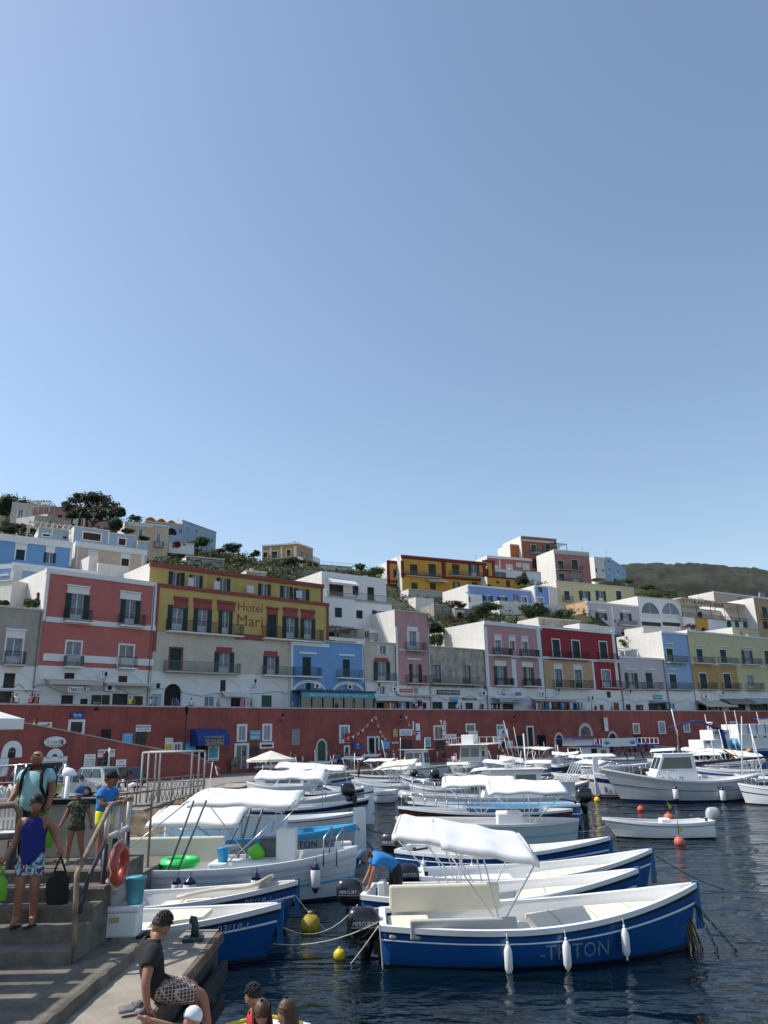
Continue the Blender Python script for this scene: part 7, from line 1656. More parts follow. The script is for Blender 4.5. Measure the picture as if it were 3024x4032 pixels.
q=PY(75,3172,12.9);tb([PY(-200,3172,12.9),PY(70,3168,12.9)],.05,'pipe_dark','top_rail',rl2);tb([PY(-200,3185,12.5),PY(60,3168,12.5),PY(76,3195,12.5),PY(72,3290,12.5)],.052,'pipe_rust','mid_rail',rl2);tb([PY(-200,3315,12.5),PY(58,3292,12.5)],.042,'pipe_rust','mid_rail',rl2);p=PY(50,3310,12.5);tb([p,(p.x,p.y,1.9)],.07,'pipe_dark','post',rl2)
mat('plastic_clear',(.62,.63,.65),var=.1,rough=.2,trans=.4,scale=6);mat('ring_red',(.36,.045,.025),var=.08,rough=.45,scale=2,coat=.2);mat('pail_teal',(.10,.42,.52),var=.06,rough=.4);mat('bollard_green',(.02,.045,.045),var=.25,rough=.5,scale=6)
c=PY(468,3403,12.0);e=empty('life_ring',c,0,'red life ring with white cords hanging from the step railing','life ring');rb_=ring(.225,.072,'ring_red',30,12);M_r=Matrix.Rotation(1.52,4,'Z')@Matrix.Rotation(math.pi/2,4,'X');rb_.v=[tuple(M_r@Vector(v))for v in rb_.v];rb_.build('ring',e)
b=MB();b.tube([M_r@Vector((.332*math.cos(a),.332*math.sin(a),.02*math.sin(8*a)))for a in[2*math.pi*i/40 for i in range(41)]],.010,'rope',5);b.build('cord',e);b=MB();b.tube([(0,0,.32),(0,.02,.56)],.008,'rope',5);b.build('hanging_rope',e)
bx=PZ(468,3697,1.5)+Vector((-.02,.22,0));e=empty('cool_box',bx,.05,'white cool box standing on the pier at the foot of the railing','cool box');b=MB();b.box(-.24,.24,-.18,.18,0,.33,'gel');b.build('body',e,bevel=.03);b=MB();b.box(-.26,.26,-.20,.20,.33,.41,'gel');b.build('lid',e,bevel=.025);b=MB();b.tube([(-.27,-.1,.30),(-.29,-.1,.22),(-.29,.1,.22),(-.27,.1,.30)],.012,'plastic_white',6);b.build('handle',e)
b=MB();b.box(-.16,-.02,-.184,-.182,.20,.27,'ink_yellow');b.build('sticker',e)
sit('bucket','light blue bucket standing on the white cool box','bucket',bx+Vector((.14,.02,.415)),lambda e:bucket(e,'pail_teal',.14,.36))
sit('bag','tied clear plastic bag leaning on the white cool box','bag',bx+Vector((-.17,-.0,.415)),lambda e:bag(e,'plastic_clear',.17,.52))
e=empty('spray_bottle',bx+Vector((-.31,-.10,0)),0,'white spray bottle with yellow trigger beside the cool box','bottle');b=MB();b.lathe([(.045,0),(.045,.15),(.02,.2),(.02,.23)],'plastic_white',12);b.build('bottle',e);b=MB();b.box(-.05,.03,-.02,.02,.23,.28,'flame_yellow');b.build('trigger',e)
def flip(label,p,rz,m='rubber',L=.26):
 e=empty('flip_flop',p,rz,label,'flip flop');b=MB();b.prism([(0,0)],0,0,m)if 0 else None
 P=[(-.5,-.12),(-.48,.12),(-.1,.14),(.25,.2),(.48,.12),(.5,-.02),(.35,-.17),(-.1,-.13)];vs=[(x*L,y*L,z)for z in(0,.025)for x,y in P];n=len(P);b.add(vs,[tuple(range(n))[::-1],tuple(range(n,2*n))]+[(i,(i+1)%n,(i+1)%n+n,i+n)for i in range(n)],m);b.build('sole',e);c=MB();c.tube([(-.02,-.05,.02),(.04,0,.07),(.1,.0,.03)],.008,m,5);c.tube([(-.02,.05,.02),(.04,0,.07)],.008,m,5);c.build('strap',e)
flip('left black flip flop lying near the seated man, behind him',PZ(568,3688,1.36),.8);flip('right black flip flop lying near the seated man, closer to the bollard',PZ(600,3686,1.36),.6)
def slide(label,p,rz,tilt):
 e=empty('sandal',p,rz,label,'sandal');e.rotation_euler.x=tilt;b=MB();P=[[Vector((x,y,.0+.02*abs(y)/.05))for y in(-.05,0,.05)]for x in(-.14,-.07,0,.07,.14)];b.grid(P,'cloth_grey');b.build('sole',e,solid=.03);c=MB();c.grid([[Vector((x,.055*math.sin(a),.02+.055*math.cos(a)))for a in[-1.5+3*i/6 for i in range(7)]]for x in(.0,.05,.10)],'cloth_grey');c.build('strap',e,solid=.012)
slide('dark grey sandal under the hand of the seated man, left of the pair',PZ(520,3975,1.40),.5,.3);slide('dark grey sandal under the hand of the seated man, right of the pair',PZ(560,3975,1.40),1.6,-.2)
p=PZ(754,3712,1.35);e=empty('bollard',p+Vector((0,.1,0)),.1,'small dark green iron bollard on the pier edge','bollard');b=MB();b.box(-.15,.15,-.11,.11,0,.06,'bollard_green');b.build('base',e,bevel=.015);b=MB();b.tube([(.02,0,.05),(.02,0,.22),(.0,0,.28),(-.06,0,.29)],[.065,.05,.06,.055],'bollard_green',12);b.build('horn',e)
def carried(label,p,m,w,h,rz=0,handles=True,name='bag'):
 e=empty(name,p,rz,label,'bag');bag_=MB();P=[]
 for i in range(9):
  f=i/8;r=w*(.62+.42*math.sin(math.pi*(.25+.6*f)))*(1 if f<.75 else 1-(f-.75)*2.2);P.append([Vector((r*(1+.10*math.sin(3*a+i))*math.cos(a),r*.55*(1+.1*math.sin(4*a))*math.sin(a),-h*.30-h*.7*(1-f)))for a in[2*math.pi*j/16 for j in range(17)]])
 bag_.grid(P,m);bag_.poly([q for q in P[0][:-1]],m);bag_.build('sack',e)
 c=MB()
 for sg in(-1,1):c.tube([(sg*w*.55,.02,-h*.34),(sg*w*.2,0,-h*.1),(0,0,0)],.014 if m!='lime_bag' else.02,m,6)
 c.build('handles',e)
mat('lime_bag',(.20,.60,.05),var=.15,rough=.35,scale=8,trans=.35)
H1=tank.location+Matrix.Rotation(.12,3,'Z')@Vector((.435,-.11,.89))*.955;H2=tank.location+Matrix.Rotation(.12,3,'Z')@Vector((-.345,-.21,.84))*.955
carried('black fabric bag hanging from the hand of the young man in the blue vest',H1,'cloth_black',.15,.58);carried('lime green carrier bag in the other hand of the young man in the blue vest',H2,'lime_bag',.12,.44);carried('pale green carrier bag hanging from the hand of the bald man',cy.location+Vector((.255,-.06,.77)),'lime_bag',.13,.55)
e=empty('plastic_chair',PZ(35,3420,2.4)+Vector((-.25,-.1,0)),.15,'white plastic armchair behind the pipe railing at the left edge','chair')
e.location=Vector((PY(20,3300,13.2).x,13.2,2.4));b=MB()
for i in range(7):x=-.2+.4*i/6;b.box(x-.018,x+.018,.16,.19,.48,.92,'plastic_white')
b.box(-.25,.25,.155,.195,.84,.95,'plastic_white');b.box(-.25,.25,.155,.195,.62,.66,'plastic_white');b.build('backrest',e);b=MB();b.box(-.26,.26,-.24,.2,.42,.46,'plastic_white');b.build('seat',e)
for sx in(-1,1):
 for sy in(-1,1):b=MB();b.tube([(sx*.25,sy*.22,0),(sx*.23,sy*.2,.44)],.025,'plastic_white',6);b.build('leg',e)
 b=MB();b.tube([(sx*.27,-.24,.44),(sx*.28,-.22,.64),(sx*.28,.16,.68)],.022,'plastic_white',6);b.build('armrest',e)
mat('rock_brown',(.15,.105,.055),var=.6,scale=.9,rough=.95,bump=.10,bscale=2.2)
b=MB();A_=[PZ(*p,QZ+.01)for p in((380,3262),(480,3235),(620,3155),(820,3105),(900,3080))];B_=[PZ(*p,-.25)for p in((430,3420),(560,3400),(800,3330),(1000,3200),(1080,3125))]
P=[]
for i in range(41):
 t=i/40*4;j=min(int(t),3);f=t-j;a=A_[j].lerp(A_[j+1],f);c=B_[j].lerp(B_[j+1],f);P.append([a.lerp(c,k/10)+Vector((0,0,noise.noise(a.lerp(c,k/10)*.9)*.22*(1 if 0<k<10 else 0)))for k in range(11)])
b.grid(P,'rock_brown',sm=False);tag(b.build('slipway'),kind='structure')
rp_=[(-120,2806),(0,2831),(150,2858),(320,2892),(480,2924),(655,2957),(770,2975),(864,3028)]
RW=[];RZT=[]
for x,y in rp_:D=DP(x)-5.5;p=PY(x,y,D);RW.append(Vector((p.x,p.y,0)));RZT.append(max(QZ+.05,p.z))
rw=empty('ramp_wall',(0,0,0),0,'dark red wall of the ramp with sloping pale coping, left','wall');b=MB();c=MB();bk_=offs(RW,.35);ft_=offs(RW,-.06)
for i in range(len(RW)-1):
 b.poly([(RW[i].x,RW[i].y,QZ-.5),(RW[i+1].x,RW[i+1].y,QZ-.5),(RW[i+1].x,RW[i+1].y,RZT[i+1]),(RW[i].x,RW[i].y,RZT[i])],'red_wall');b.poly([(bk_[i].x,bk_[i].y,QZ-.5),(bk_[i].x,bk_[i].y,RZT[i]),(bk_[i+1].x,bk_[i+1].y,RZT[i+1]),(bk_[i+1].x,bk_[i+1].y,QZ-.5)],'red_wall')
P=[[(ft_[i].x,ft_[i].y,RZT[i]),(ft_[i].x,ft_[i].y,RZT[i]+.09),(bk_[i].x,bk_[i].y,RZT[i]+.09),(bk_[i].x,bk_[i].y,RZT[i])]for i in range(len(RW))];c.grid(P,'coping',sm=False);b.build('wall_face',rw);c.build('coping',rw)
b=MB();b2_=offs(RW,5.2);b.grid([[(bk_[i].x,bk_[i].y,RZT[i]-.9),(b2_[i].x,b2_[i].y,RZT[i]-.9)]for i in range(len(RW))],'paving',flip=True);tag(b.build('ramp_pavement'),kind='structure')
RF=[Fac(RW[i],RW[i+1])for i in range(len(RW)-1)]
def rf(x):
 for i in range(len(rp_)-1):
  if x<=rp_[i+1][0]:return RF[i]
 return RF[-1]
def wo2(kind,*a,**k):X,Y=px(a[0],(a[1]+a[3])/2,0);return wopen(kind,*a,F=rf(X),parent=rw,**k)
wo2('window','r',20,55,285,275,pane='dark',arch=True,fw=.5);wo2('window','r',600,155,825,285,pane='dark',arch=True,fw=.45);wo2('door','r',530,265,862,520,pane='shop_dark',fw=.35);wo2('door','r',-40,285,95,520,pane='dark',fw=.4);wo2('door','r',1270,285,1455,520,pane='shop_dark',frame=None)
def sign(label,r,x0,y0,x1,y1,m='sign_white',lines=(),F=None,off=.12,name='sign',cat='sign',th=.05,oval=False,extra=None):
 X,Y=px(r,(x0+x1)/2,(y0+y1)/2);F=F or wf(X);u0,u1,z0,z1=F.rect(r,x0,y0,x1,y1);p=F.w((u0+u1)/2,-off,z0);w=u1-u0;h=z1-z0;e=empty(name,p,F.rz,label,cat);b=MB()
 if oval:b.lathe([(w/2,0),(w/2,th)],m,32,T=Matrix.Translation((0,th,h/2))@Matrix.Rotation(math.pi/2,4,'X'),sy=h/w)
 else:b.box(-w/2,w/2,0,th,0,h,m)
 b.build('board',e)
 for s_,fy,fh,fw,mm in lines:text(s_,'lettering',e,(0,-.012,h*fy),h*fh,mm,width=w*fw,depth=.003,bold=.01)
 if extra:extra(e,w,h)
 return e
sgo=lambda*a,**k:sign(*a,F=rf(px(a[1],(a[2]+a[4])/2,0)[0]),**k)
def swoosh(e,w,h):b=MB();b.tube([(w*.28,-.03,h*.72),(w*.34,-.03,h*.52),(w*.30,-.03,h*.34),(w*.38,-.03,h*.22)],[.03,.09,.06,.02],'ink_blue',6);b.build('emblem',e)
sgo('oval white shop sign on the ramp wall above the arched door','r',565,0,855,145,lines=(('D  Luna Rist',.56,.34,.72,'ink_grey'),('noleggio  escursioni',.2,.12,.5,'ink_grey')),oval=True,extra=swoosh,th=.04)
sgo('white rental sign on the ramp wall behind the traffic light','r',1270,168,1490,268,lines=(('NOLEGGIO AZZURRO',.7,.3,.94,'ink_blue'),('BOAT RENT  ESCURSIONI',.36,.14,.8,'ink_red'),('info e prenotazioni',.12,.1,.6,'ink_grey')))
def poster(e,w,h):
 b=MB()
 for z in(.62,.48,.34,.2):b.box(-w*.4,w*.2,-.01,.0,h*z,h*(z+.03),'ink_black');b.box(w*.22,w*.4,-.01,0,h*(z-.03),h*(z+.04),'ink_grey')
 b.build('printed_lines',e)
sgo('tall white notice board left of the rental doorway on the ramp wall','r',1088,232,1232,428,lines=(('NOLEGGIO',.86,.07,.5,'ink_grey'),),extra=poster);sgo('tall white notice board right of the rental doorway, behind the cars','r',1500,300,1632,520,lines=(('AZZURRO',.86,.06,.5,'ink_blue'),),extra=poster)
sign('blue square shop sign with white script on the long wall above a white framed window','e',605,880,718,942,'sign_blue',(('Ilaria',.6,.45,.6,'ink_white'),('noleggio e escursioni',.2,.12,.6,'ink_white')))
sign('white rental sign above the doorway on the long wall over the ramp','e',1163,992,1290,1050,lines=(('NOLEGGIO AZZURRO',.72,.28,.94,'ink_blue'),('BOAT RENT  ESCURSIONI',.36,.16,.76,'ink_red'),('www.noleggio',.12,.1,.5,'ink_grey')))
sign('blue beach poster standing on the ramp beside the rental doorway','e',1047,1066,1133,1150,'sky_paint',(('PONZA',.85,.1,.5,'ink_white'),),name='poster',cat='poster')
sign('yellow and white poster left of the blue awning','e',1413,1103,1480,1215,'sign_white',(('ESTATE',.85,.08,.6,'ink_grey'),),name='poster',cat='poster',extra=lambda e,w,h:(lambda b:(b.box(-w*.42,w*.42,-.01,0,h*.1,h*.5,'flame_yellow'),b.build('colour_field',e)))(MB()))
sign('blue poster with a red header behind the blue awning','f',48,1033,148,1110,'sky_paint',(('PESCOMAR',.92,.13,.9,'ink_red'),),name='poster',cat='poster')
sign('large boat trip poster under the right end of the blue awning','f',255,1063,350,1190,'sign_white',(('TAXI BOAT',.93,.06,.7,'ink_red'),('ESCURSIONI',.08,.06,.8,'ink_red')),name='poster',cat='poster',extra=lambda e,w,h:(lambda b:(b.box(-w*.42,w*.36,-.01,0,h*.2,h*.85,'sign_teal'),b.build('picture',e)))(MB()))
sign('blue tiled sign reading SPACCIO BIRRA between two white windows','f',612,930,708,1014,'sign_teal',(('SPACCIO',.75,.26,.8,'ink_white'),('BIRRA',.3,.34,.78,'ink_white')))
sign('red and white poster hanging in the balcony window of the long wall','f',1425,955,1470,1035,'cloth_red',(('2',.6,.3,.3,'ink_white'),),name='poster',cat='poster',off=.35)
sign('blue round emblem poster on the wall above the waiting crowd','f',1500,1035,1580,1090,'sign_blue',(('TURISMO',.15,.14,.6,'ink_white'),),name='poster',cat='poster',extra=lambda e,w,h:(lambda b:(b.lathe([(h*.3,0),(h*.3,.015)],'sky_paint',20,T=Matrix.Translation((0,0,h*.6))@Matrix.Rotation(math.pi/2,4,'X')),b.build('emblem',e)))(MB()))
sign('pale blue island map on the wall right of the white framed door','g',218,1025,287,1088,'sky_paint',(('isola di ponza',.1,.1,.6,'ink_white'),),name='map_board',cat='map')
sign('small framed tile picture left of the agency sign','g',318,918,355,985,'ink_yellow',name='poster',cat='poster')
sign('white agency sign with rounded top over the dark doorway','g',372,918,482,976,lines=(('Diva Luna',.68,.3,.7,'sign_teal'),('ESCURSIONI NOLEGGIO',.3,.13,.8,'ink_blue'),('BARCHE',.12,.1,.4,'ink_blue')))
sign('small white sign with lettering right of the island map','g',308,1028,365,1042,lines=(('capitaneria',.5,.5,.8,'ink_black'),))
sign('blank beige notice frame above the tall agency poster','g',512,870,548,932,'sign_white',name='poster',cat='poster');sign('narrow vertical white board beside the beige frame','g',486,852,498,962,'sign_white',name='sign');sign('tall pale poster with a logo under the beige frame','g',514,943,552,1015,'sign_white',(('Mare',.75,.1,.5,'ink_blue'),),name='poster',cat='poster')
sign('green and white price list poster, centre of the wall','g',588,988,642,1070,'sign_white',(('LISTINO',.88,.08,.6,'leaf'),),name='poster',cat='poster',extra=lambda e,w,h:(lambda b:(b.box(-w*.4,w*.4,-.01,0,h*.1,h*.8,'pail_teal'),b.build('colour_field',e)))(MB()))
sign('vertical white board with black letters right of the tall white window','g',752,848,772,986,'sign_white',(('B',.9,.07,.5,'ink_black'),('A',.78,.07,.5,'ink_black'),('R',.66,.07,.5,'ink_black'),('C',.54,.07,.5,'ink_black'),('H',.42,.07,.5,'ink_black'),('E',.3,.07,.5,'ink_black')))
sign('wooden white painted sign over the souvenir stall','g',770,962,862,1004,'sign_white',(('La Vela',.5,.5,.7,'ink_grey'),));sign('white sign with a blue line of script under a white window','g',968,935,1045,978,lines=(('LABORATORIO',.55,.22,.7,'sign_teal'),))
sign('white square sign with a black diving logo','g',1225,918,1307,988,lines=(('PONZA',.30,.13,.45,'ink_black'),('DIVING',.12,.1,.6,'ink_black')),extra=lambda e,w,h:(lambda b:(b.lathe([(h*.18,0),(h*.18,.015)],'ink_black',16,T=Matrix.Translation((0,-.01,h*.68))@Matrix.Rotation(math.pi/2,4,'X')),b.tube([(-h*.25,-.015,h*.45),(0,-.015,h*.6),(h*.25,-.015,h*.45)],.05,'ink_black',5),b.build('emblem',e)))(MB()))
sign('two white notices beside the diving doorway','g',1295,1020,1350,1085,name='poster',cat='poster',extra=poster)
sign('vertical black and white hanging sign, right part of the wall','h',488,675,514,770,'sign_white',(('H',.88,.08,.5,'ink_black'),('O',.75,.08,.5,'ink_black'),('T',.62,.08,.5,'ink_black'),('E',.49,.08,.5,'ink_black'),('L',.36,.08,.5,'ink_black')),off=.4)
sign('faded painted script on the far right of the wall','h',1140,708,1200,736,'red_wall',(('Sunrise',.5,.5,.8,'pink_faded'),),off=.02,th=.01)
def awning(label,r,x0,y0,x1,y1,dep=1.4,m='awning_cream',F=None,val=.25,name='awning',cat='awning',lines=(),drop=None,scallop=False):
 X,Y=px(r,(x0+x1)/2,(y0+y1)/2);F=F or wf(X);u0,u1,z0,z1=F.rect(r,x0,y0,x1,y1);h=z1-z0;e=empty(name,F.w((u0+u1)/2,0,z0),F.rz,label,cat);w=u1-u0;b=MB();P=[[(x,-.05-(dep)*f,h-(h-val)*f)for f in(0,.5,1)]+[(x,-dep-.06,0)]for x in[-w/2+w*i/12 for i in range(13)]];b.grid(P,m,sm=False,flip=True);b.build('fabric',e,solid=.02)
 c=MB()
 for sg in(-1,1):c.tube([(sg*w*.48,-.03,h*.55),(sg*w*.48,-dep*.95,val*.9)],.025,'tube_white',5)
 c.box(-w/2,w/2,-.12,-.0,h-.06,h+.06,'tube_white');c.build('frame',e)
 for s_,dy,fz,hh,fw,mm in lines:text(s_,'lettering',e,(0,-.06-dep*dy-.05,fz),hh,mm,width=w*fw,depth=.003,rot=(math.pi/2-.0 if dy>=1 else math.pi/2-math.atan2(dep,max(.05,h-val)),0,0))
 return e
F_=wf(px('f',240,0)[0]);u0,u1,z0,z1=F_.rect('f',103,918,375,1062);e=empty('awning',F_.w((u0+u1)/2,0,z0),F_.rz,'big royal blue rounded awning with yellow lettering on the long wall','awning');w=u1-u0;h=z1-z0;b=MB()
prof=[(-.02,h),(-.7,h*.97),(-1.25,h*.78),(-1.55,h*.5),(-1.65,h*.2),(-1.65,0)];b.grid([[(x,*p)for p in prof]for x in(-w/2,-w/4,0,w/4,w/2)],'awning_blue',flip=True)
for sg in(-1,1):b.poly([(sg*w/2,0,0)]+[(sg*w/2,*p)for p in prof],'awning_blue')
b.build('fabric',e)
for s_,k,hh,ww in(('TAXI ESCURSIONI BARCHE',3,.17,.62),('BAR VILLA ADELE',3.6,.2,.58),('TEL. 0771 80 010',4.05,.2,.55),('GITE TURISTICHE',4.45,.2,.5),('VISITE ALLE GROTTE',4.8,.2,.6)):
 i=min(int(k),4);f=k-i;y=prof[i][0]+(prof[i+1][0]-prof[i][0])*f;z=prof[i][1]+(prof[i+1][1]-prof[i][1])*f;a=math.atan2(prof[i][1]-prof[i+1][1],prof[i][0]-prof[i+1][0]);text(s_,'lettering',e,(0,y-.06,z+.03),hh,'ink_yellow',width=w*ww,rot=(a,0,0),depth=.003)
fb=lambda k:HF[k][1]
awning('long cream scalloped awning over the tobacco shop','e',372,602,828,655,1.5,'awning_cream',fb('red'),val=.3);awning('plain cream awning right of the wall lantern','e',868,632,1292,662,1.3,'awning_cream',fb('red'),val=.18)
sign('white sign reading TABACCHI in black capitals','e',530,672,665,718,lines=(('TABACCHI',.5,.68,.9,'ink_black'),),F=fb('red'),off=1.55,th=.12)
sign('small vertical blue and white tobacco sign beside the lantern','e',835,515,868,590,'sign_white',(('T',.5,.5,.5,'ink_blue'),),F=fb('red'),off=.8)
for l,a,m in(('poster of food beside the tobacco shop with script lettering',(785,735,865,822),'shop_dark'),('green leafy poster left of the open shop door',(875,735,938,822),'leaf'),('green plant display right of the open shop door',(1152,745,1222,828),'leaf'),('grey and blue notice panel left of the arch',(1310,725,1382,832),'blue_grey')):sign(l,'e',*a,m,F=fb('red')if a[0]<1300 else fb('hotel'),name='poster',cat='poster',lines=(('Palermo',.25,.16,.7,'ink_white'),)if 'food' in l else())
awning('small white canopy over the souvenir doorway','f',370,600,592,645,.9,'awning_white',fb('hotel'),val=.2)
sf=fb('blue');u0,u1,z0,z1=sf.rect('f',988,592,1622,752);e=empty('shopfront',sf.w(u0,0,.15),sf.rz,'dark blue glazed shopfront box of the bright blue house','shopfront');w=u1-u0;h=z1-.15
def lb(name,*a,root=None,bv=0):b=MB();b.box(*a);return b.build(name,root,bevel=bv)
lb('cornice',-.1,w+.1,-1.9,0,h-.25,h,'blue_paint',root=e);lb('sign_panel',.1,w-.1,-1.75,-1.6,h-.95,h-.3,'sign_teal',root=e);lb('glass',.1,w-.1,-1.60,-1.57,.5,h-.95,'pane',root=e);lb('base',0,w,-1.66,-1.5,0,.5,'blue_paint',root=e);lb('display',.2,w-.2,-1.3,-1.1,.5,h-1.2,'curtain',root=e)
for i in range(8):lb('mullion',(w-.12)*i/7,(w-.12)*i/7+.12,-1.72,-1.55,0,h-.25,'blue_paint',root=e)
text('ABBIGLIAMENTO  VON FER  D  MITO  MODA DONNA','lettering',e,(w/2,-1.77,h-.62),.32,'ink_white',width=w*.8)
awning('white shop awning of the narrow house','g',112,632,430,682,1.6,'awning_white',fb('narrow'),val=.3);awning('rolled beige awning of the tall pink house','g',365,620,645,640,.5,'awning_cream',fb('pink'),val=.1)
sign('carved orange shop sign on the tall pink house','g',378,573,487,603,'orange',(('Sottosopra',.5,.5,.84,'ink_white'),),F=fb('pink'));sign('display board of sun hats and bags outside the tall pink house','g',470,668,560,756,'beige',F=fb('pink'),off=.4,name='display',cat='display',extra=lambda e,w,h:[(lambda b:(b.lathe([(.25,0),(.24,.02),(.12,.04),(.1,.12)],random.choice(['cloth_white','cloth_beige','cloth_red','cloth_navy']),12,T=Matrix.Translation((-w*.35+w*.23*(i%4),-.03,h*(.2+.28*(i//4))))@Matrix.Rotation(math.pi/2,4,'X')),b.build('hat',e)))(MB())for i in range(12)])
sign('navy sign reading TRATTORIA PIZZERIA PONZESE','g',695,584,890,622,'sign_black',(('TRATTORIA PIZZERIA PONZESE',.5,.5,.92,'ink_white'),),F=fb('stone'));sign('small dark sign reading TRATTORIA over the right hand doorway','g',915,654,1033,669,'sign_black',(('TRATTORIA',.5,.6,.7,'ink_white'),),F=fb('stone'));sign('blue and red picture board over the middle doorway','g',812,644,877,683,'sky_paint',(('PONZA',.3,.3,.7,'ink_red'),),F=fb('stone'))
sign('small blue sign on a post in front of the wide pink house','g',1335,606,1384,633,'sign_blue',(('FARMACIA',.5,.3,.8,'ink_white'),),F=fb('pink2'),off=1.0)
awning('blue and white striped awning','g',1162,650,1432,692,1.8,'awning_stripe',fb('pink2'),val=.45,lines=(('MAYEDOR',1,.22,.2,.22,'ink_black'),));awning('tan striped awning running to the dark red house','h',-20,543,272,562,.9,'awning_tan',fb('darkred'),val=.2)
sign('teal sign on the lavender grey house','h',846,515,911,546,'sign_teal',(('Il Brigantino',.5,.4,.8,'ink_white'),),F=fb('lavender'));awning('thin blue grey shade over the teal shop','h',822,550,950,566,.8,'blue_grey',fb('lavender'),val=.1)
awning('light beige sloping awning of the pale yellow house, left of three','h',1145,552,1370,602,2.2,'awning_cream',fb('yellowr'),val=.35);awning('dark beige sloping awning of the pale yellow house, middle of three','h',1318,540,1540,584,2.2,'awning_grey',fb('yellowr'),val=.3);awning('dark striped awning of the pale yellow house, right of three','h',1498,537,1700,580,2.2,'awning_stripe',fb('yellowr'),val=.3)
awning('pale striped awning over the terrace of the white apartment house','b',1272,497,1500,570,1.8,'awning_white',UP['u10'][1],val=.25);awning('white awning on the ground floor of the deep yellow mansion','c',608,507,772,534,1.6,'awning_cream',UP['u12'][1],val=.15)
for q,(x0,x1)in enumerate(((1250,1345),(1345,1435),(1435,1520))):
 F7=UP['u7'][1];u0,u1,z0,z1=F7.rect('a',x0,300+q*14,x1,330+q*14);e=empty('roof_awning',F7.w(u0,1,z0),F7.rz,('left','middle','right')[q]+' one of three arched orange awnings on the white hillside house roof','awning');b=MB();w=u1-u0;b.grid([[(w*i/8,y,.3+.7*math.sin(math.pi*i/8))for y in(-.5,4)]for i in range(9)],'awning_orange');b.build('fabric',e,solid=.05);c=MB();c.tube([(0,-.5,-.6),(0,-.5,.4)],.06,'tube_white',5);c.tube([(w,-.5,-.6),(w,-.5,.4)],.06,'tube_white',5);c.build('post',e)
F21=UP['u21'][1];u0,u1,z0,z1=F21.rect('d',1045,572,1530,610);e=empty('pergola',F21.w(u0,0,z0),F21.rz,'long metal pergola with big dark red restaurant letters over the white terrace','pergola');w=u1-u0;h=z1-z0;u2,u3,z2,z3=F21.rect('d',1045,690,1530,700)
lb('roof_beam',0,w,-.2,6,h*.9,h*1.05,'awning_cream',root=e);lb('sign_beam',0,w*.62,-.1,0,0,h*.8,'trim_cream',root=e);text('ISTORANTE-BAR','lettering',e,(w*.30,-.16,h*.42),h*.62,'dark_red',width=w*.60,depth=.04)
for i in range(6):b=MB();x=w*i/5;b.tube([(x,0,z2-z0),(x,0,h*.9)],.07,'iron',5);b.build('post',e)
b=MB();railing(b,0,w,-.15,.1,z2-z0,z2-z0+1.0,'iron',step=.4,sides=False,r=.03);b.build('railing',e)
def pergola(label,F,r,x0,y0,x1,y1,dep=3,m='tube_white',off=0):
 u0,u1,z0,z1=F.rect(r,x0,y0,x1,y1);w=u1-u0;h=z1-z0;e=empty('pergola',F.w(u0,off,z0),F.rz,label,'pergola');
 for x in(0,w/2,w):
  for y in(0,dep):b=MB();b.box(x-.07,x+.07,y-.07,y+.07,0,h,m);b.build('post',e)
 b=MB();b.box(-.2,w+.2,-.1,.1,h,h+.15,m);b.box(-.2,w+.2,dep-.1,dep+.1,h,h+.15,m)
 for i in range(9):x=w*i/8;b.box(x-.05,x+.05,-.3,dep+.3,h+.16,h+.26,m)
 b.build('roof_slats',e)
pergola('white beam pergola on the roof beside the blue grey rooms, upper left',UP['u3d'][1],'a',245,378,640,470,3,'trim_cream',-1);pergola('white framed pergola on the lavender house roof',fb('lavender'),'h',615,182,800,243,4,'tube_white',2);pergola('pale beam pergola of the cream villa, top left',UP['u4b'][1],'a',285,205,470,290,3,'trim_cream',-3);pergola('iron pergola frame on the crest beside the tall brick red house',UP['u15'][1],'d',165,150,275,200,5,'iron',3);pergola('flat brown roofed terrace shade right of the hotel',HF['blue'][1],'b',1296,905,1580,1000,4,'iron_grey',2)
def lantern(label,r,x,y,F=None,off=.9):
 X,Y=px(r,x,y);F=F or wf(X);u,z=F.uv(r,x,y);e=empty('wall_lantern',F.w(u,-off,z),F.rz,label,'wall lantern');b=MB();b.lathe([(.05,-.3),(.16,.15),(.18,.17),(.02,.36)],'iron',6);b.build('lamp',e);g=MB();g.lathe([(.06,-.27),(.15,.14)],'sign_white',6,c=(0,0,0));g.build('glass',e,);c=MB();c.tube([(0,0,-.3),(0,.2,-.6),(0,off,-.7)],.03,'iron',5);c.tube([(0,.3,-.62),(0,.6,-.35),(0,off,-.35)],.02,'iron',5);c.build('bracket',e)
for a in(('black wall lantern between the two awnings of the red house','e',878,568,fb('red')),('black wall lantern under the hotel balcony on the white wall','f',634,515,fb('hotel')),('black wall lantern on the narrow house','g',168,548,fb('narrow')),('black wall lantern right of the trattoria balcony','g',1075,572,fb('stone')),('black wall lantern under the left ochre balcony','h',152,485,fb('darkred')),('black wall lantern on the lavender house corner','h',658,490,fb('lavender')),('black wall lantern under the pale yellow house balcony','h',1312,505,fb('yellowr')),('black bracket lamp high on the long wall right of the white windows','f',862,808),('black bracket lamp on the long wall above the agency sign','g',350,822),('black bracket lamp on the long wall above the diving sign','g',1325,822)):lantern(*a)
def ac(label,F,r,x0,y0,x1,y1):
 u0,u1,z0,z1=F.rect(r,x0,y0,x1,y1);w=u1-u0;h=z1-z0;e=empty('air_conditioner',F.w((u0+u1)/2,-.32,z0),F.rz,label,'air conditioner');b=MB();b.box(-w/2,w/2,-.15,.15,0,h,'plastic_white');b.build('casing',e,bevel=.03);c=MB();c.lathe([(h*.36,0),(h*.36,.01)],'dark',18,T=Matrix.Translation((-w*.1,-.155,h*.5))@Matrix.Rotation(math.pi/2,4,'X'));c.build('fan',e)
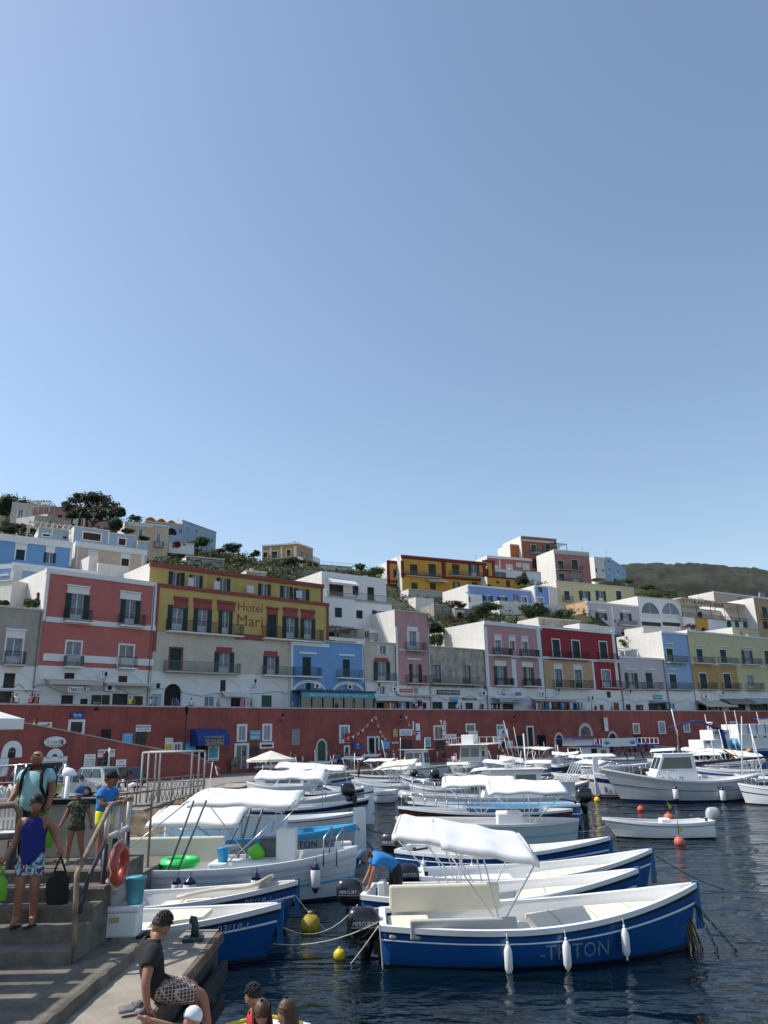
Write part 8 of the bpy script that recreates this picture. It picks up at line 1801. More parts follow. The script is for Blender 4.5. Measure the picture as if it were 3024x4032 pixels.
for l,k,a in(('air conditioner in the left blue arch','blue',('f',1160,530,1212,570)),('air conditioner in the right blue arch','blue',('f',1445,535,1485,578)),('air conditioner on the narrow house','narrow',('g',298,557,350,592)),('air conditioner at the right end of the stone house','stone',('g',1065,592,1110,630)),('air conditioner above the blue striped awning','pink2',('g',1225,588,1262,615)),('air conditioner at the right of the wide pink house','pink2',('g',1575,602,1613,633)),('air conditioner beside the round sign of the dark red house','darkred',('h',388,520,425,552)),('air conditioner left on the dark red house','darkred',('h',38,495,70,520)),('air conditioner over the awnings of the pale yellow house','yellowr',('h',1187,510,1232,540)),('air conditioner under the left awning of the red house','red',('e',668,660,755,700)),('air conditioner under the right awning of the red house','red',('e',890,650,980,702))):ac(l,fb(k),*a)
rnd=random.Random(21);cols=['cloth_red','cloth_blue','cloth_white','cloth_navy','cloth_pink','cloth_beige','cloth_green','cloth_cyan','cloth_black','cloth_orange']
def rack(label,F,r,x0,y0,x1,y1,n):
 u0,u1,z0,z1=F.rect(r,x0,y0,x1,y1);w=u1-u0;e=empty('clothes_rack',F.w(u0,-.9,.15),F.rz,label,'clothes rack');h=z1-.15;b=MB();b.tube([(0,0,0),(0,0,h),(w,0,h),(w,0,0)],.03,'iron_grey',5);b.build('frame',e)
 for i in range(n):g=MB();x=w*(i+.5)/n;ww=w/n*.42;g.poly([(x-ww,-.03,h-.12),(x+ww,.02,h-.1),(x+ww*.9,.0,h-.95-rnd.random()*.4),(x-ww*.8,-.02,h-1.1)],rnd.choice(cols));g.build('garment',e,solid=.04)
rack('rack of clothes under the tan striped awning, left',fb('darkred'),'h',15,560,140,628,12);rack('rack of clothes under the tan striped awning, right',fb('darkred'),'h',150,565,330,628,16);rack('rack of dresses beside the teal shop',fb('lavender'),'h',905,572,968,622,8);rack('row of garments before the narrow house shop',fb('narrow'),'g',210,685,400,755,9);rack('clothes hung before the wide pink house',fb('pink2'),'g',1480,690,1640,758,10);rack('hanging bags and scarves at the hotel souvenir door',fb('hotel'),'f',500,660,620,735,8);rack('garments in the shade of the pale yellow house',fb('yellowr'),'h',1180,595,1300,625,8)
def prom(label,r,x,y,top='cloth_white',hr=('short','hair_black'),sk='skin',hh=1.7,off=None,pose='stand',rz=None):
 X,Y=px(r,x,y);s=hh/1.76;d=ray(X,Y);z=PROM+hh;Yd=DP(X)+(off if off else 1.2)
 p=PY(X,Y,Yd);fig(label,(p.x,p.y,min(p.z-hh,PROM)if 0 else PROM),rz if rz is not None else rnd.uniform(-2,2),pose,sk,top,'cloth_navy',hr,s=s,group='people strolling along the promenade')
 return
for a in(('man in a white shirt with dark bag walking at the far left of the promenade','e',142,748,'cloth_white'),('person in a dark hat at the far left of the promenade','e',108,762,'cloth_black',('hat','cloth_grey')),('woman with light hair beside two men before the kiosk','e',262,770,'cloth_pink',('long','hair_brown')),('man in black before the kiosk','e',292,757,'cloth_black'),('man with a red towel on his shoulder before the kiosk','e',326,750,'cloth_red'),('blonde woman in yellow by the open shop','e',1118,775,'cloth_yellow',('long','hair_brown')),('man in dark red by the open shop','e',1150,788,'dark_red'),('woman with dark hair left of the arch','e',1298,790,'cloth_white',('long','hair_black')),('woman in pale top left of the arch','e',1340,785,'cloth_beige',('long','hair_brown')),('person in dark clothes inside the arch','e',1484,780,'cloth_black'),('person in blue inside the arch','e',1518,785,'cloth_blue'),('man in a white shirt right of the arch','f',116,678,'cloth_white'),('man with beige shirt at the hotel shop','f',350,680,'cloth_beige'),('woman bending at the hotel shop rail','f',632,690,'cloth_grey',('long','hair_brown')),('person in pink at the blue shopfront corner','f',985,700,'cloth_pink'),('child in red at the right of the blue shopfront','f',1508,715,'cloth_red'),('woman in white before the trattoria','g',872,708,'cloth_white'),('man in grey before the trattoria','g',910,722,'cloth_grey'),('man in grey right of the trattoria','g',1075,715,'cloth_grey'),('woman in white by the striped awning','g',1175,715,'cloth_white',('long','hair_brown')),('person in white by the striped awning, second','g',1215,722,'cloth_white'),('man in white right of the clock','h',412,596,'cloth_white'),('person in black beside the man right of the clock','h',440,602,'cloth_black'),('person between the two brown doors','h',555,598,'cloth_beige'),('person at the teal shop','h',760,605,'cloth_orange'),('person in green at the teal shop','h',890,610,'cloth_green'),('person sitting under the light beige awning','h',1255,600,'cloth_pink'),('person under the light beige awning, left','h',1155,598,'cloth_grey')):prom(*a)
for l,r,x,y,t,hr in(('person in a white sun hat sitting on the ramp wall','e',195,925,'cloth_black',('hat','cloth_white')),('person with a green cap and bare back sitting on the ramp wall','e',292,935,'skin',('short','cloth_green')),('person in white with knees up sitting on the ramp wall','e',415,965,'cloth_white',('short','hair_black'))):
 X,Y=px(r,x,y);p=PY(X,Y+18,DP(X)-5.2);fig(l,(p.x,p.y,p.z-.55-.38),2.6,'sit','skin',t,'cloth_black',hr,s=.95)
def quay(label,r,x,y,top,bottom='cloth_denim',hr=('short','hair_black'),pose='stand',rz=None,hh=1.68,Y=None,g='people waiting on the quay below the wall',z=QZ,legs=.7):
 X,Yp=px(r,x,y);p=PZ(X,Yp,z)if Y is None else PY(X,Yp,Y)
 if Y is None and p.y>DP(X)-.6:p=PY(X,Yp,DP(X)-.8)
 fig(label,(p.x,p.y,z),rnd.uniform(-3,3)if rz is None else rz,pose,'skin',top,bottom,hr,s=hh/1.76,group=g,legs=legs)
for a in(('man in a cream cap and white shirt walking along the wall','f',1005,1212,'cloth_white','cloth_beige',('hat','cloth_beige'),'walk',1.4),('woman in white with a shoulder bag walking behind him','f',1072,1222,'cloth_white','cloth_denim',('short','hair_brown'),'walk',1.4),('woman in brown standing at the white door','f',495,1288,'cloth_beige','cloth_olive',('long','hair_brown'),'stand',-1),('man in grey standing in the white doorway','f',470,1270,'cloth_grey','cloth_grey'),('man in grey tee under the parasol','f',672,1282,'cloth_grey','cloth_olive'),('woman in white tee under the parasol with a green bag','f',708,1290,'cloth_white','cloth_green',('short','hair_black'),'stand',1.2),('man in white hat at the table under the parasol','f',755,1262,'cloth_white','cloth_white',('hat','cloth_beige')),('person serving under the parasol in pale blue','f',800,1255,'blue_light','cloth_white')):quay(*a)
wp_=[('f',1352,'cloth_denim','tall person in blue shirt at the left of the crowd'),('f',1382,'cloth_blue','woman in blue dress at the left of the crowd'),('f',1440,'cloth_black','dark figure under the balcony window'),('f',1460,'cloth_orange','person in ochre under the balcony window'),('f',1485,'blue_light','man in pale blue shirt before the blue poster'),('f',1510,'cloth_grey','grey figure before the blue poster'),('f',1552,'cloth_black','man in black right of the blue poster'),('f',1607,'cloth_white','white shirted person left of the framed door'),('f',1632,'cloth_beige','beige figure left of the framed door'),('g',75,'cloth_white','woman in a white dress before the framed door'),('g',95,'cloth_grey','grey shirted man before the framed door'),('g',130,'blue_light','person in pale blue at the framed door'),('g',160,'cloth_white','woman in cream at the right of the framed door'),('g',215,'cloth_red','person in red under the island map'),('g',240,'cloth_navy','man in navy bending under the island map'),('g',262,'cloth_white','man in white tee right of the island map'),('g',328,'cloth_white','woman with a white hat and long white shirt'),('g',382,'cloth_pink','woman in pale pink at the agency door'),('g',605,'cloth_white','man in white beside the price list'),('g',630,'cloth_navy','man in navy beside the price list'),('g',705,'cloth_white','person in white at the souvenir stall'),('g',755,'cloth_grey','grey backpacker at the souvenir stall'),('g',770,'cloth_black','dark figure right of the souvenir stall'),('g',1380,'cloth_cyan','man in turquoise right of the diving sign'),('g',1462,'cloth_white','person in white in the green curtained doorway'),('g',1580,'cloth_grey','person in a pale hat by the dark shutters'),('h',775,'cloth_pink','woman in pink sitting on the quay bench'),('h',798,'cloth_white','man in white sitting on the quay bench'),('h',855,'cloth_yellow','person in pale yellow right of the bench'),('h',42,'cloth_white','person in a white hat left of the arched door')]
for r,x,c,l in wp_:
 X,_=px(r,x,0);D=DP(X)-rnd.uniform(1.2,2.6);p=PY(X,2990,D);fig(l,(p.x,p.y,QZ),rnd.uniform(-3,3),rnd.choice(['stand','walk','stand','lean']),rnd.choice(['skin','skin_tan']),c,rnd.choice(['cloth_denim','cloth_black','cloth_beige','cloth_white','cloth_navy']),('hat','cloth_white')if 'hat' in l else rnd.choice([('short','hair_black'),('long','hair_brown'),('short','hair_brown')]),s=rnd.uniform(.92,1.02),group='people waiting on the quay below the wall')
for i,(x,c)in enumerate(((1.9,'skin'),(2.7,'cloth_red'),(3.3,'skin'),(4.4,'cloth_blue'),(5.2,'skin'),(6.1,'cloth_white'),(7.0,'skin'),(7.8,'cloth_navy'))):
 l='passenger in '+{'skin':'swimwear','cloth_red':'a red top','cloth_blue':'a blue top','cloth_white':'a white shirt','cloth_navy':'a navy shirt'}[c]+(' on the banner boat, %s from the left'%('eighth seventh sixth fifth fourth third second first'.split()[::1][i]))
 fig(l,loc(fe,x,1.5,1.1),rnd.uniform(-3,3),rnd.choice(['sit','stand']),'skin',c,'cloth_navy',('short','hair_black'),group='passengers on the banner boat')
quay('man in black standing in a white boat left of centre','j',1555,430,'cloth_black','cloth_olive',z=.35,Y=72);quay('woman in a white shirt sitting on the pale blue fishing boat','g',855,1245,'cloth_white','cloth_navy',pose='sit',z=1.3,Y=78)
p=PZ(1066,3060,QZ);pr=empty('parasol',(p.x,min(p.y,60),QZ),0,'square cream parasol on a white pole over the quayside table','parasol');pr.location=Vector((PY(1066,3000,60).x,60,QZ));b=MB();b.tube([(0,0,-.6),(0,0,3.0)],.05,'tube_white',8);b.build('pole',pr);b=MB();n=8
P=[[Vector((r_*math.cos(a)*(1.0),r_*math.sin(a),z))for a in[2*math.pi*j/n for j in range(n+1)]]for r_,z in((.02,3.0),(.6,2.78),(1.2,2.52),(1.9,2.3),(1.92,2.1))];b.grid(P,'canvas_cream',sm=False,flip=True);b.build('shade',pr,solid=.02)
for v in pr.children:v.scale=(.95,.9,.85)
b=MB();e0=PY(700,3060,66);b.box(-16.3,-11.2,60.5,66.5,-.6,QZ-.02,'rubble');tag(b.build('quay_block'),kind='structure')
e=empty('table',(pr.location.x+1.0,60.6,QZ),0,'cloth covered table with leaflets under the parasol','table');lb('tabletop',-.8,.8,-.4,.4,.72,.76,'cloth_white',root=e);lb('cloth',-.82,.82,-.42,-.40,.2,.74,'blue_light',root=e)
for sx in(-.7,.7):
 for sy in(-.3,.3):lb('leg',sx-.03,sx+.03,sy-.03,sy+.03,0,.72,'iron_grey',root=e)
mat('paint_silver',(.42,.43,.45),var=.03,rough=.3,metal=.6,coat=.5);mat('paint_dark',(.02,.022,.028),var=.05,rough=.25,coat=.6);mat('paint_blue',(.06,.12,.17),var=.05,rough=.3,coat=.5);mat('tail_red',(.30,.01,.01),var=0,rough=.3);mat('lamp_glass',(.6,.6,.6),var=0,rough=.1)
def car(label,p,rz,L=4.0,Wd=1.7,H=1.6,m='paint_silver',suv=False,cat='car'):
 e=empty('parked_car',p,rz,label,cat);hb=.95 if suv else.85;g=.28
 side=[(-L/2,g),(-L/2-.02,.55),(-L/2+.05,hb),(-L/2+.35 if suv else-L/2+.55,H-.06),(-L/2+.8,H),(L*.10,H),(L*.24,hb+.08),(L/2-.35,hb-.08),(L/2,.62),(L/2,g)]
 b=MB();n=len(side)
 def sec(x,z):k=1 if z<hb+.01 else 1-.16*(z-hb)/(H-hb);return Wd/2*k*(1 if abs(x)<L*.42 else.94)
 P=[[Vector((x,-sec(x,z),z)),Vector((x,-sec(x,z)*.5,z+(.02 if z>.8 else 0))),Vector((x,sec(x,z)*.5,z+(.02 if z>.8 else 0))),Vector((x,sec(x,z),z))]for x,z in side];b.grid(P,m,sm=True)
 for sg in(0,3):q=[r_[sg]for r_ in P];b.poly(q if sg else q[::-1],m)
 b.build('body',e,bevel=.04)
 w=MB();
 for sg in(-1,1):
  for x0,x1,y0_,y1_ in((-L/2+.5,-L*.18,.12,.0),(-L*.16,L*.05,0,0),(L*.07,L*.19,0,-.12)):
   z0,z1=hb+.08,H-.13;w.poly([(x0,sg*(sec(0,z0)+.012),z0),(x1,sg*(sec(0,z0)+.012),z0),(x1+y1_,sg*(sec(0,z1)+.012),z1),(x0+y0_,sg*(sec(0,z1)+.012),z1)][::sg],'glass_dark')
 w.poly([(L*.235+.02,-Wd*.40,hb+.12),(L*.235+.02,Wd*.40,hb+.12),(L*.12+.02,Wd*.36,H-.06),(L*.12+.02,-Wd*.36,H-.06)],'glass_dark');xr=-L/2+(.07 if suv else.10);w.poly([(xr-.01,Wd*.38,hb+.08),(xr-.01,-Wd*.38,hb+.08),(xr+.22,-Wd*.35,H-.16),(xr+.22,Wd*.35,H-.16)],'glass_dark');w.build('window',e)
 for x in(-L*.31,L*.32):
  for sg in(-1,1):
   t=MB();T=Matrix.Translation((x,sg*(Wd/2-.08),.33))@Matrix.Rotation(math.pi/2,4,'X');t.lathe([(.2,-.1),(.33,-.1),(.33,.1),(.2,.1)],'rubber',20,T=T);wo_=t.build('wheel',e);r2=MB();r2.lathe([(.2,-.11),(.06,-.09),(.05,.09),(.2,.11)],'motor_grey',10,T=T);r2.build('rim',wo_)
 for sg in(-1,1):h_=MB();h_.box(L/2-.12,L/2+.01,sg*Wd*.36-.14,sg*Wd*.36+.14,.62,.78,'lamp_glass');h_.build('headlight',e,bevel=.03);h_=MB();h_.box(-L/2-.03,-L/2+.1,sg*Wd*.42-.09,sg*Wd*.42+.07,.75,1.15 if suv else.95,'tail_red');h_.build('tail_light',e)
 lb('bumper',-L/2-.08,-L/2+.1,-Wd*.48,Wd*.48,.3,.55,'black_plastic',root=e,bv=.03)
 if suv:s_=MB();s_.lathe([(.02,-.1),(.34,-.1),(.34,.1),(.02,.1)],'rubber',20,T=Matrix.Translation((-L/2-.14,.1,.85))@Matrix.Rotation(math.pi/2,4,'Y'));s_.build('spare_wheel',e)
 return e
def gp(x,y,z=QZ):return PZ(x,y,z)
car('silver off road car with a spare wheel on its back door',gp(345,3122)+Vector((0,.6,0)),2.75,3.9,1.7,1.75,suv=True);car('small silver hatchback half hidden behind the bald man',gp(262,3140)+Vector((0,.5,0)),.15,3.7,1.6,1.45);car('dark car parked right of the silver off road car',gp(432,3108)+Vector((0,2.5,0)),2.6,4.1,1.7,1.5,'paint_dark');car('dark blue car behind the slanted white railing, far left',gp(80,3110)+Vector((0,3,0)),.1,4.0,1.7,1.45,'paint_blue')
v=UP['u19'][1];u,z=v.uv('d',660,812,2.0);p=v.w(u,-2.6,z);car('small pale car parked on the terrace below the lavender pink house',p+Vector((0,0,0)),v.rz+.2,3.6,1.6,1.4,'paint_silver')
def scooter(label,p,rz,m='gel'):
 e=empty('scooter',p,rz,label,'scooter')
 for x in(-.62,.62):
  t=MB();T=Matrix.Translation((x,0,.28))@Matrix.Rotation(math.pi/2,4,'X');t.grid([[T@Vector(((.235+.05*math.cos(a))*math.cos(q),(.235+.05*math.cos(a))*math.sin(q),.05*math.sin(a)))for a in[2*math.pi*j/8 for j in range(9)]]for q in[2*math.pi*i/20 for i in range(21)]],'rubber');w_=t.build('wheel',e);r2=MB();r2.lathe([(.1,-.02),(.1,.02)],'steel',12,T=T)
  for i in range(5):a=2*math.pi*i/5;r2.tube([T@Vector((0,0,0)),T@Vector((.2*math.cos(a),.2*math.sin(a),0))],.015,'steel',4)
  r2.build('rim',w_)
 b=MB();b.tube([(-.75,0,.62),(-.4,0,.66),(-.1,0,.55),(.1,0,.32),(.35,0,.3)],[.09,.15,.16,.12,.1],m,10);b.tube([(.35,0,.3),(.5,0,.6),(.42,0,.95)],[.1,.13,.06],m,10);b.build('body',e);b=MB();b.tube([(-.75,0,.78),(-.35,0,.80),(.0,0,.74)],[.07,.12,.08],'cloth_black',10);b.build('seat',e)
 b=MB();b.tube([(.62,0,.3),(.45,0,1.0)],.03,'steel',6);b.tube([(.42,-.32,1.02),(.45,0,.98),(.42,.32,1.02)],.02,'black_plastic',6);b.build('handlebar',e);b=MB();b.lathe([(.02,-.03),(.08,0),(.02,.04)],'lamp_glass',10,c=(.52,0,.92));b.build('headlight',e)
scooter('white scooter parked in front of the dark car',gp(500,3128)+Vector((0,.3,0)),3.0);scooter('black motorcycle parked behind the white scooter',gp(535,3075)+Vector((0,.3,0)),2.6,'paint_dark')
p=PY(424,3050,60);e=empty('traffic_light',(p.x,60,QZ),0,'traffic light on a thin pole in front of the ramp wall sign','traffic light');b=MB();b.tube([(0,0,0),(0,0,PY(424,2945,60).z-QZ)],.09,'trim_cream',8);b.build('pole',e);h_=PY(424,2950,60).z-QZ;b=MB();b.box(-.42,-.12,-.14,.14,h_-1.15,h_-.12,'black_plastic');hd_=b.build('signal_head',e,bevel=.03)
for i,m in enumerate(('tail_red','dark','dark')):c=MB();c.lathe([(.11,0),(.11,.04)],m,12,T=Matrix.Translation((-.27,-.15,h_-.28-.32*i))@Matrix.Rotation(math.pi/2,4,'X'));c.build('lens',hd_)
p=PY(262,3100,30);e=empty('street_lamp',(p.x,30,QZ),0,'short white lamp post with a half dome shade behind the landing','street lamp');zt=PY(262,3055,30).z-QZ;b=MB();b.tube([(0,0,0),(.03,0,zt)],.09,'plastic_white',10);b.build('post',e);b=MB();b.grid([[Vector((.36*math.cos(a)*math.cos(q)-.05,.36*math.sin(q),zt+.36*math.sin(a)*math.cos(q)*.8))for a in[math.pi*.0+math.pi*.55*i/8 for i in range(9)]]for q in[-math.pi/2+math.pi*j/8 for j in range(9)]],'plastic_white');b.build('lamp_shade',e,solid=.03)
p=PY(730,2900,DP(730)-1.5);e=empty('street_lamp',(p.x,p.y,QZ),0,'tall black lamp post with a small lantern before the long wall','street lamp');zt=PY(728,2812,p.y).z-QZ;b=MB();b.tube([(0,0,0),(0,0,1),(0,0,zt)],[.12,.07,.05],'iron',8);b.build('post',e);b=MB();b.lathe([(.08,zt),(.2,zt+.5),(.28,zt+.52),(.03,zt+.85)],'iron',8);b.build('lantern',e)
e=empty('frame_structure',(0,0,0),0,'open white frame of thin posts over the caged terrace, left','frame structure');Yf=48
def fpnt(x,y,Y=48):return PY(x,y,Y)
for x in(563,587,632,615):t=fpnt(x,2966,50 if x in(587,615)else 47);tb([(t.x,t.y,t.z),(t.x+.0,t.y,QZ)],.055,'coping','post',e)
for x in(757,785,808):t=fpnt(x,2962,50 if x==785 else 47);tb([(t.x,t.y,t.z),(t.x,t.y,QZ)],.055,'coping','post',e)
tb([fpnt(563,2964,47),fpnt(808,2958,47)],.055,'coping','beam',e);tb([fpnt(587,2960,50),fpnt(785,2957,50)],.055,'coping','beam',e);tb([fpnt(563,2964,47),fpnt(587,2960,50)],.055,'coping','beam',e);tb([fpnt(808,2958,47),fpnt(785,2957,50)],.055,'coping','beam',e)
e=empty('lattice_fence',(0,0,0),0,'fence of crossed driftwood sticks around the terrace under the white frame','fence')
a_,c_=fpnt(575,3104,47),fpnt(808,3100,47);zb_=QZ+.05
for i in range(14):
 q=a_.lerp(c_,i/14);q2=a_.lerp(c_,(i+1)/14);tb([(q.x,q.y,zb_),(q2.x,q2.y,zb_+1.0)],.03,'coping','stick',e,5);tb([(q2.x,q2.y+.05,zb_),(q.x,q.y+.05,zb_+1.0)],.03,'coping','stick',e,5)
tb([(a_.x,a_.y,zb_+1.08),(c_.x,c_.y,zb_+1.08)],.04,'coping','top_rail',e)
e=empty('iron_railing',(0,0,0),0,'thin brown pipe railing along the slipway edge','railing')
pts=[PZ(455,3185,QZ),PZ(560,3165,QZ),PZ(690,3150,QZ),PZ(800,3135,QZ)]
for i in range(9):t=i/8*3;j=min(int(t),2);q=pts[j].lerp(pts[j+1],t-j);tb([q,q+Vector((0,0,1.3))],.045,'pipe_rust','post',e,6)
for z in(.65,1.3):tb([q+Vector((0,0,z))for q in pts],.04,'pipe_rust','rail',e,6)
e=empty('pipe_barrier',(0,0,0),0,'low pipe barrier on the jetty behind the white topped railing','railing')
for x,y,Y in((520,3120,22),(600,3115,22)):t=PY(x,y,Y);tb([t,(t.x,t.y,-.3)],.035,'pipe_rust','post',e,6)
tb([PY(450,3125,22),PY(600,3115,22)],.03,'pipe_rust','rail',e,6);tb([PY(450,3180,22),PY(600,3170,22)],.03,'pipe_rust','rail',e,6)
b=MB();q=[PY(420,3290,17),PY(600,3225,22)];b.box(-7.3,-6.35,17,24,-.5,1.0,'concrete_dark');tag(b.build('small_jetty'),kind='structure')
e=empty('slanted_railing',(0,0,0),0,'grey railing with slanted bars in front of the dark blue car, far left','railing');Yq=33
for i in range(12):x=-40+26*i;t=PY(x+22,3020-.15*i,Yq);q=PY(x,3080,Yq);tb([t,q],.035,'steel','bar',e,5)
tb([PY(-60,3022,Yq),PY(262,2998,Yq)],.04,'steel','top_rail',e,6);tb([PY(-60,3085,Yq),PY(262,3072,Yq)],.04,'steel','bottom_rail',e,6)
for x in(68,108,262):t=PY(x,3010,Yq);tb([t,(t.x,t.y,QZ)],.09,'steel','post',e,6)
e=empty('rowing_boat',(PY(40,3130,24).x-.3,24,QZ),.0,'pale yellow boat hull propped behind the driftwood, far left','boat');hh_=Hull(3.6,1.0,.28,.34,.3,'double');zz=PY(40,3090,24).z-QZ
b=MB()
for side in(-1,1):b.grid([[hh_.pt(t,k,side)+Vector((-2.0,0,zz-.35))for k,_ in hh_.PR]for t in TS],'ink_yellow',flip=side<0)
b.build('hull',e);b=MB();b.box(-2,-1.8,-.4,.4,0,zz-.4,'hull_wood');b.box(1.0,1.2,-.4,.4,0,zz-.4,'hull_wood');b.build('trestle',e)
e=empty('driftwood_fence',(0,0,0),0,'tangle of grey driftwood branches behind the landing, far left','fence');rnd=random.Random(12)
for i in range(22):
 x=rnd.uniform(-30,95);t=PY(x+rnd.uniform(-22,22),rnd.uniform(3085,3110),18);q=PY(x,3150,18);tb([t,t.lerp(q,.5)+Vector((rnd.uniform(-.06,.06),0,0)),(q.x,18,q.z-.6)],[.03,.045,.05],'pipe_white','branch',e,6)
lb_=MB();lb_.box(-16,-7.5,14.5,20,-.5,2.0,'concrete_dark');tag(lb_.build('upper_quay'),kind='structure')
e=empty('parasol',(PY(-60,2900,24).x,24,QZ),0,'corner of a white parasol cut by the left edge of the photo','parasol');zt=PY(0,2835,24).z-QZ;b=MB();b.grid([[Vector((r_*math.cos(a),r_*math.sin(a),zt+.35-.3*r_))for a in[2*math.pi*j/8 for j in range(9)]]for r_ in(.02,.6,1.1)]+[[Vector((1.1*math.cos(a),1.1*math.sin(a),zt-.28))for a in[2*math.pi*j/8 for j in range(9)]]],'canvas',sm=False,flip=True);b.build('shade',e,solid=.02);b=MB();b.tube([(0,0,0),(0,0,zt+.3)],.04,'tube_white',6);b.build('pole',e)
pf=PY(822,3080,23.5);e=empty('italian_flag',pf,0,'small green white and red flag on a tilted stick above the awning','flag');tp=PY(838,3000,23.5)-pf;b=MB();b.tube([(0,0,-.25),tp],.012,'tube_white',5);b.build('stick',e);k_=23.5/FP
for i,m in enumerate(('leaf','cloth_white','cloth_red')):
 b=MB();f0,f1=i/3,(i+1)/3;b.grid([[tp+Vector((k_*(22*f*(1-.35*i*.0))+k_*8*g,.03*math.sin(f*9),-k_*(5+22*f*1.0)-k_*30*g*(1-.0*f)))for g in(0,.5,1)]for f in(f0,(f0+f1)/2,f1)],m);b.build('cloth_band',e,solid=.004)
def bunting(label,pts,n):
 e=empty('bunting',pts[0],0,label,'bunting');o=pts[0];L_=[]
 for i in range(n+1):f=i/n;L_.append(pts[0].lerp(pts[1],f)-o-Vector((0,0,1.2*math.sin(math.pi*f)*.5)))
 b=MB();b.tube(L_,.02,'rope',4);b.build('line',e)
 for i in range(n):q=L_[i].lerp(L_[i+1],.5);c=MB();c.poly([q+Vector((-.16,0,0)),q+Vector((.16,0,0)),q+Vector((0,0,-.36))],['cloth_white','cloth_red','flame_yellow','cloth_navy'][i%4]);c.build('pennant',e,solid=.01)
def wpn(r,x,y,off=-1.5):X,Y=px(r,x,y);return PY(X,Y,DP(X)+off)
bunting('string of small flags rising from the crowd to the wall top',[wpn('g',-120,1010,-6),wpn('g',170,800)],14);bunting('string of small flags from the wall top down to the agency',[wpn('g',170,800),wpn('g',270,1010,-5)],10);bunting('string of small flags over the agency sign',[wpn('g',430,795),wpn('g',530,950,-4)],8);bunting('string of coloured flags from the souvenir stall to the two deck boat',[wpn('g',730,830,-2),wpn('g',815,1070,-25)],12);bunting('string of coloured flags on the bow of the two deck boat',[wpn('g',1240,1020,-30),wpn('g',1330,1170,-32)],10)
def aerial(label,F,r,x,y0,y1,off=1.5):
 u,z0=F.uv(r,x,y1);z1=F.uv(r,x,y0)[1];e=empty('aerial',F.w(u,off,z0-.2),F.rz,label,'aerial');b=MB();b.tube([(0,0,0),(0,0,z1-z0+.2)],.03,'iron_grey',5);b.build('mast',e);c=MB()
 for k in range(4):zz=(z1-z0)-.15*k;c.tube([(-.3+.04*k,0,zz),(.3-.04*k,0,zz)],.015,'iron_grey',4)
 c.build('rods',e)
for l,k,r,x,y0,y1 in(('roof aerial on the deep yellow mansion','u12','c',390,292,325),('roof aerial at the right of the yellow mansion roof','u12','c',1060,285,320),('roof aerial on the sky blue crest house','u16','d',537,210,262),('roof aerial on the faded pink house','u15','d',367,175,212),('roof aerial on the grey white skyline house','u7b','a',1572,300,345),('roof aerial on the pink villa','u4b','a',405,168,195)):aerial(l,UP[k][1],r,x,y0,y1)
def dish(label,F,r,x,y,off=2):u,z=F.uv(r,x,y);e=empty('satellite_dish',F.w(u,off,z),F.rz+.3,label,'satellite dish');b=MB();b.lathe([(.02,0),(.35,.06),(.6,.2)],'trim_cream',16,T=Matrix.Rotation(math.pi/2-.4,4,'X'));b.build('dish',e,solid=.02);c=MB();c.tube([(0,.1,-1.2),(0,.05,0)],.04,'iron_grey',5);c.build('post',e)
dish('white satellite dish left of the tall pink house',UP['u10d'][1],'c',147,850);dish('grey satellite dish right of the hotel roof',HF['blue'][1],'b',1405,890,4)
for i,(x0,x1,y)in enumerate(((710,812,470),(814,886,480))):
 F8=HF['hotel'][1];u0,u1,z0,z1=F8.rect('b',x0,y-18,x1,y);e=empty('water_tank',F8.w(u0,9,z0),F8.rz,('left','right')[i]+' white box tank on the hotel roof','tank');b=MB();b.box(0,(u1-u0),0,1.4,0,z1-z0+.3,'trim');b.build('body',e,bevel=.04);c=MB();c.box(.1,.3,.2,1.2,-1.5,0,'slab');c.build('support',e)
e=empty('pergola',(-7.6,10.0,1.5),0,'unseen slatted shade roof added left of the steps to cast broken shade','pergola');rnd=random.Random(6);b=MB();y=-4.6  # unseen roof added left of view; slat gaps let sun patches onto the steps
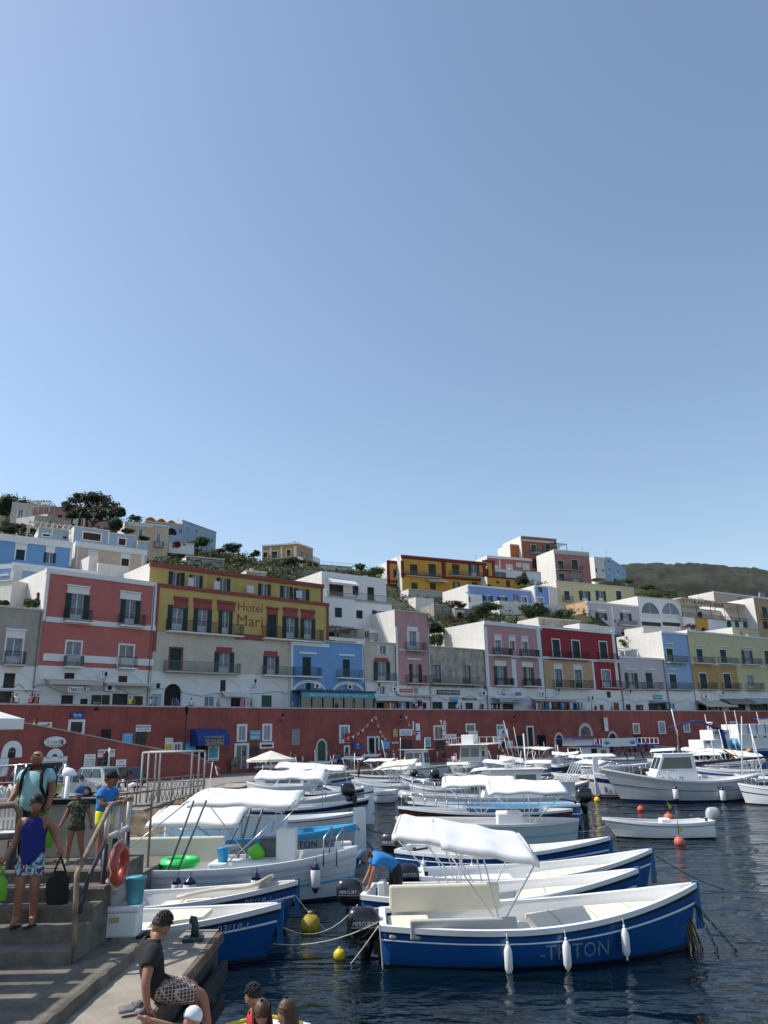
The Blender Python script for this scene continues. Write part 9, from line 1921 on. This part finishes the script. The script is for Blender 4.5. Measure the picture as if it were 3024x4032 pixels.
while y<2.0:w_=rnd.choice([.55,.34,.72]);b.box(-1.6,1.32,y,y+w_,3.05,3.09,'pipe_rust');y+=w_+rnd.choice([.10,.16,.22])
b.build('roof_slats',e);b=MB();b.box(1.1,1.2,-4.6,2.2,2.95,3.048,'pipe_rust');b.box(-1.5,-1.4,-4.6,2.2,2.95,3.048,'pipe_rust');b.build('beam',e)
for x in(-1.45,1.15):
 for y in(-4.4,-1,2.0):b=MB();b.box(x-.05,x+.05,y-.05,y+.05,0,2.95,'pipe_rust');b.build('post',e)
e=empty('handrail',(-5.75,10.6,1.5),0,'pipe handrail on the left side of the steps','handrail')
for i in range(4):tb([Vector((-6.0,9.2+1.0*i,1.5+max(0,(i-1.4))*.45)),Vector((-6.0,9.2+1.0*i,2.55+max(0,(i-1.4))*.45))],.035,'pipe_dark','post',e)
tb([(-6.0,7.5,2.5),(-6.0,10.6,2.55),(-6.0,12.3,3.35)],.035,'pipe_rust','rail',e);tb([(-6.0,7.5,2.0),(-6.0,10.6,2.05),(-6.0,12.3,2.85)],.03,'pipe_rust','rail',e)
rnd=random.Random(31)
for k,(ro,F,H)in HF.items()if 0 else[(k,v)for k,v in HF.items()if v]:
 b=MB();x=F.W-.25;b.tube([(x,-.12,H-.3),(x,-.12,.2)],.05,'iron_grey',6);b.build('drainpipe',ro)
 b=MB();P=[]
 for i in range(13):P.append((F.W*i/12,-.07,3.15+.25*math.sin(i*1.7)+.2*math.cos(i*.9)))
 b.tube(P,.022,'iron',4);b.build('cable',ro)
for k,(ro,F,H)in list(UP.items())+[(k,v)for k,v in HF.items()if v]:
 if F.W<3 or 'label' not in ro or any(w in ro.name for w in('wall','terrace','block','shed')):continue
 for i in range(rnd.choice((1,2,2))):
  x=rnd.uniform(.15,.85)*F.W;y=rnd.uniform(1.2,5);w_=rnd.uniform(.3,.7);b=MB();z0=H-.48;z1=H+rnd.uniform(.3,.9);b.box(x,x+w_,y,y+w_,z0,z1,'side_white');b.box(x-.06,x+w_+.06,y-.06,y+w_+.06,z1,z1+.08,'coping');b.build('chimney',ro)
